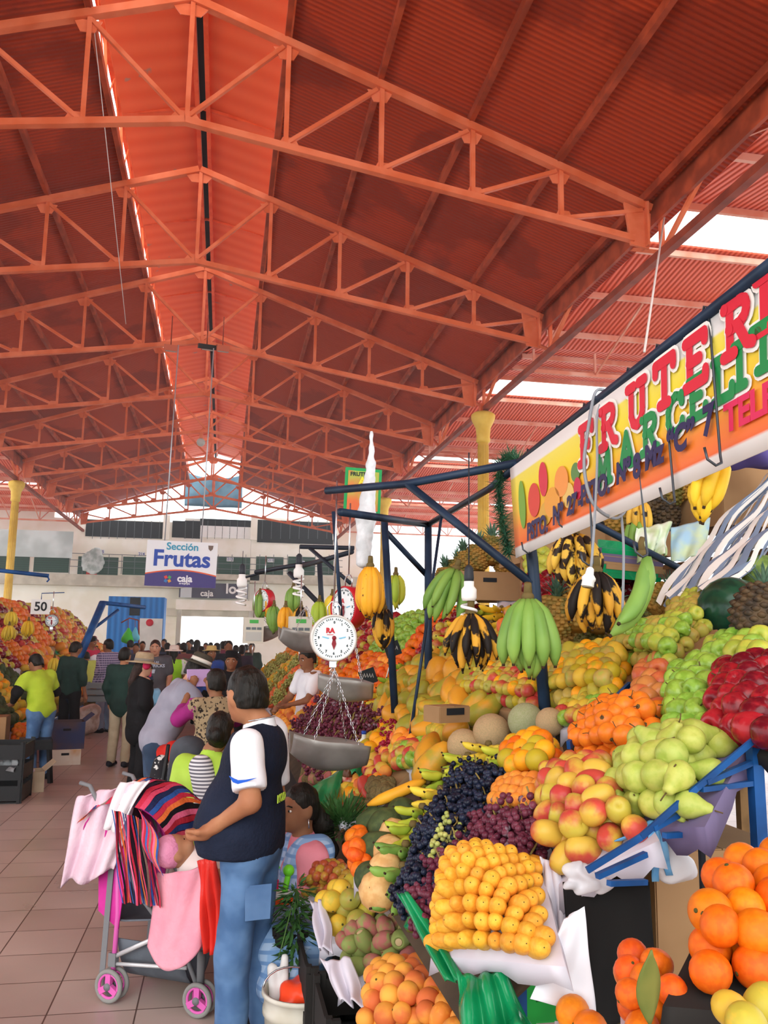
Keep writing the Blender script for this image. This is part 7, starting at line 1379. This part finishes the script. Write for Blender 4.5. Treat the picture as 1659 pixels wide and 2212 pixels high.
for x, y, d, lb in [(795, 1462, 6.2, 'black chalk price board above the mandarins'), (848, 1402, 6.5, 'black chalk price board on a stick by the dark pole')]:
    g = empty('price_board', W(x, y, d), 0, lb, 'price board'); mb = MB(); mb.box((0, 0, 0), (.12, .008, .11), (0, -.35, 0)); mb.build('board', M('slate', '#22272a', rough=.6), g); mb = MB(); [mb.tube([(-.035+.02*k, -.007, .0), (-.03+.02*k, -.007, .025), (-.02+.02*k, -.007, -.005)], .002, 4) for k in range(4)]; mb.build('chalk_mark', m_white, g); mb = MB(); mb.tube([(0, .005, -.05), (-.05, .01, -.24)], .005, 5); mb.build('stick', m_white, g)
# blue ribbon and bags at the frame
rb = W(1408, 1790, 1.97); o = MB()
for dx, dy, l in ((-.03, 0, .1), (.0, -.01, .13), (.03, .0, .12), (-.06, .01, .04)):
    o.grid(lambda u, v: rb+Vector((dx*v*1.3+.018*(u-.5)+dx*.1, dy*v-.01-.012*math.sin(5*v), -l*v+.012)), 3, 8, .003)
o.ball(rb, (.02, .018, .02)); o = origin_to(o.build('plastic_ribbon', M('ribbon_blue', '#7cb8e0', '#5a9cd0', scale=20, rough=.3)), rb); tag(o, 'light blue plastic ribbon knotted on the blue end frame', 'ribbon')
o = snet([cone((0, 0, .05), (.01, 0, -.02), .012, .03), ell((.02, 0, -.05), (.06, .03, .035))], h=.006, k=.02, wob=.004, wf=80).build('white_bag', M('bag_white3', '#e4e4e6', rough=.35)); o.location = W(1440, 1830, 2.0); o.name = 'white_rag'; tag(o, 'white rag tied beside the blue ribbon', 'rag')
o = snet([ell((0, 0, .02), (.06, .03, .05)), cone((0, 0, .02), (.06, 0, -.03), .04, .05), ell((.06, 0, -.05), (.12, .04, .05))], h=.007, k=.02, wob=.011, wf=55).build('tied_bag', M('bag_clear2', '#dcdce0', '#c83a44', scale=12, rough=.25, mix=.66, sharp=.08, alpha=.6)); o.location = W(1245, 1890, 1.93); o.scale = (.5, .5, .42); tag(o, 'knotted clear plastic bag with red print below the mangoes', 'bag')
o = obj('leaf', simple_mesh('leaf', lambda mb: mb.grid(lambda u, v: ((u-.5)*.05*math.sin(math.pi*min(.98, v+.02)), .006*math.sin(3*v), .13*v), 4, 10, .002), M('dry_leaf', '#7a7a3a', '#5f6a30', scale=8, rough=.6)), W(1405, 2215, 1.42), Euler((.2, -.1, .2)), 1., 'large olive leaf standing among the tangerines', 'leaf')
carton(W(965, 1530, 3.9)-Vector((0, 0, .06)), (.17, .12, .07), 'small carton with clear window beside the dark thin rod', .4)
# upper tier behind the nearest stand
TI = [((1130, 1195, 4.9), (1215, 1190, 4.9), (1215, 1235, 4.6), (1130, 1240, 4.6), 'yellow_apple', [('apple', 'apple_yellow')], 'pale yellow apple on the back tier behind the brace'), ((1225, 1190, 4.7), (1300, 1185, 4.7), (1300, 1235, 4.4), (1225, 1240, 4.4), 'red_apple', AR, 'red apple on the back tier behind the spotted bananas'), ((1300, 1225, 4.5), (1390, 1215, 4.5), (1390, 1275, 4.2), (1300, 1285, 4.2), 'tomato', [('round', 'apple_red')], 'red tomato on the back tier beside the green trays'), ((1235, 1245, 4.3), (1305, 1240, 4.3), (1305, 1300, 4.0), (1235, 1305, 4.0), 'green_apple', AG, 'green apple on the back tier behind the blackened bananas'), ((1130, 1245, 4.6), (1230, 1240, 4.6), (1230, 1300, 4.2), (1130, 1305, 4.2), 'red_apple', AR, 'red apple on the back tier behind the green plantains')]
for a, b, c, d, nm, sh, lb in TI: pile(nm, sh, [a, b, c, d], .08, lb, nm.split('_')[-1], liner='card', n=10, size=1.1)
for k, (x, y, c) in enumerate([(1330, 1195, 'green'), (1335, 1212, 'purple'), (1340, 1228, 'card'), (1330, 1245, 'green')]):
    mb = MB(); mb.box((0, 0, 0), (.34, .3, .025), (.1, .05, .1)); mb.box((0, -.14, .02), (.34, .015, .04), (.1, .05, .1)); o = mb.build('flat_tray', LINERS[c]); o.location = W(x, y, 4.1); tag(o, '%s flat tray in the stack behind the bananas, %s' % ({'green': 'green', 'purple': 'purple', 'card': 'brown'}[c], ['topmost', 'second', 'third', 'lowest'][k]), 'tray')
for i, (x, y, s, rot) in enumerate([(1200, 1330, .2, (.2, 0, 0)), (1240, 1320, .2, (.1, .3, 1)), (1300, 1325, .2, (.2, .1, 2)), (1430, 1300, .18, (.4, .5, 1)), (1330, 1340, .18, (.3, -.2, 0))]):
    pineapple(W(x, y, 3.9), s, rot, 'pineapple with dark leaves in the row behind the hanging plantains', group='pineapples behind the hanging plantains')
for i, (x, y) in enumerate([(1180, 1130), (1260, 1125), (1345, 1110)]): carton(W(x, y+45, 5.2)-Vector((0, 0, .15)), (.5, .4, .34), 'brown carton on the back shelf, %s from the garland' % ['first', 'second', 'third'][i], .1*i)
# price plate across the aisle, things on the gallery
p = W(88, 1311, 14.6); g = empty('price_plate', p, 0, 'white plate reading 50 beside the tall blue post', 'sign'); mb = MB(); mb.box((0, 0, 0), (.3, .02, .24)); mb.build('plate', m_white, g); mb = MB(); text_mb(mb, '50', .2, frame_mtx((0, -.014, 0), (1, 0, 0), (0, 0, 1)), .004); mb.build('digits', m_dark, g); mb = MB(); mb.tube([(0, 0, .12), (0, 0, .22), (.35, 0, .24)], .008, 5); mb.build('hanger', m_blue, g)
p = W(196, 1241, 43.2); person('person in red shirt leaning at the gallery rail', (p.x, 43.4, p.z-1.15), R(180), 1.6, top=m_redc, pants=None, h=.045, skin='brown', face=False, legs=False)
o = snet([ell((0, 0, 0), (.55, .12, .6)), ell((.1, 0, .35), (.3, .1, .4))], h=.07, k=.1, wob=.04, wf=9).build('plastic_bag', M('clear_bag_big', '#c8d0cc', '#9aa8a2', scale=4, rough=.3)); o.location = W(200, 1214, 43.0); tag(o, 'big clear plastic bag hanging at the gallery rail', 'bag')
# haze volume added for the washed-out far hall, mostly lens veiling glare
hz = bpy.data.materials.new('glare_haze'); hz.use_nodes = True; nt = hz.node_tree; nt.nodes.remove(nt.nodes['Principled BSDF']); vs = nt.nodes.new('ShaderNodeVolumeScatter'); vs.inputs['Density'].default_value = .0032; vs.inputs['Anisotropy'].default_value = .3; vs.inputs['Color'].default_value = (1, .95, .95, 1)
nt.links.new(vs.outputs[0], nt.nodes['Material Output'].inputs['Volume'])
mb = MB(); mb.box((0, 24.5, 5.2), (26, 38, 10.2)); o = mb.build('haze', hz); tag(o, 'thin bright haze volume added to imitate lens glare in the hall', 'haze', None, 'stuff')
cy.volume_bounces = 0; cy.volume_step_rate = 5
flush_fruit()
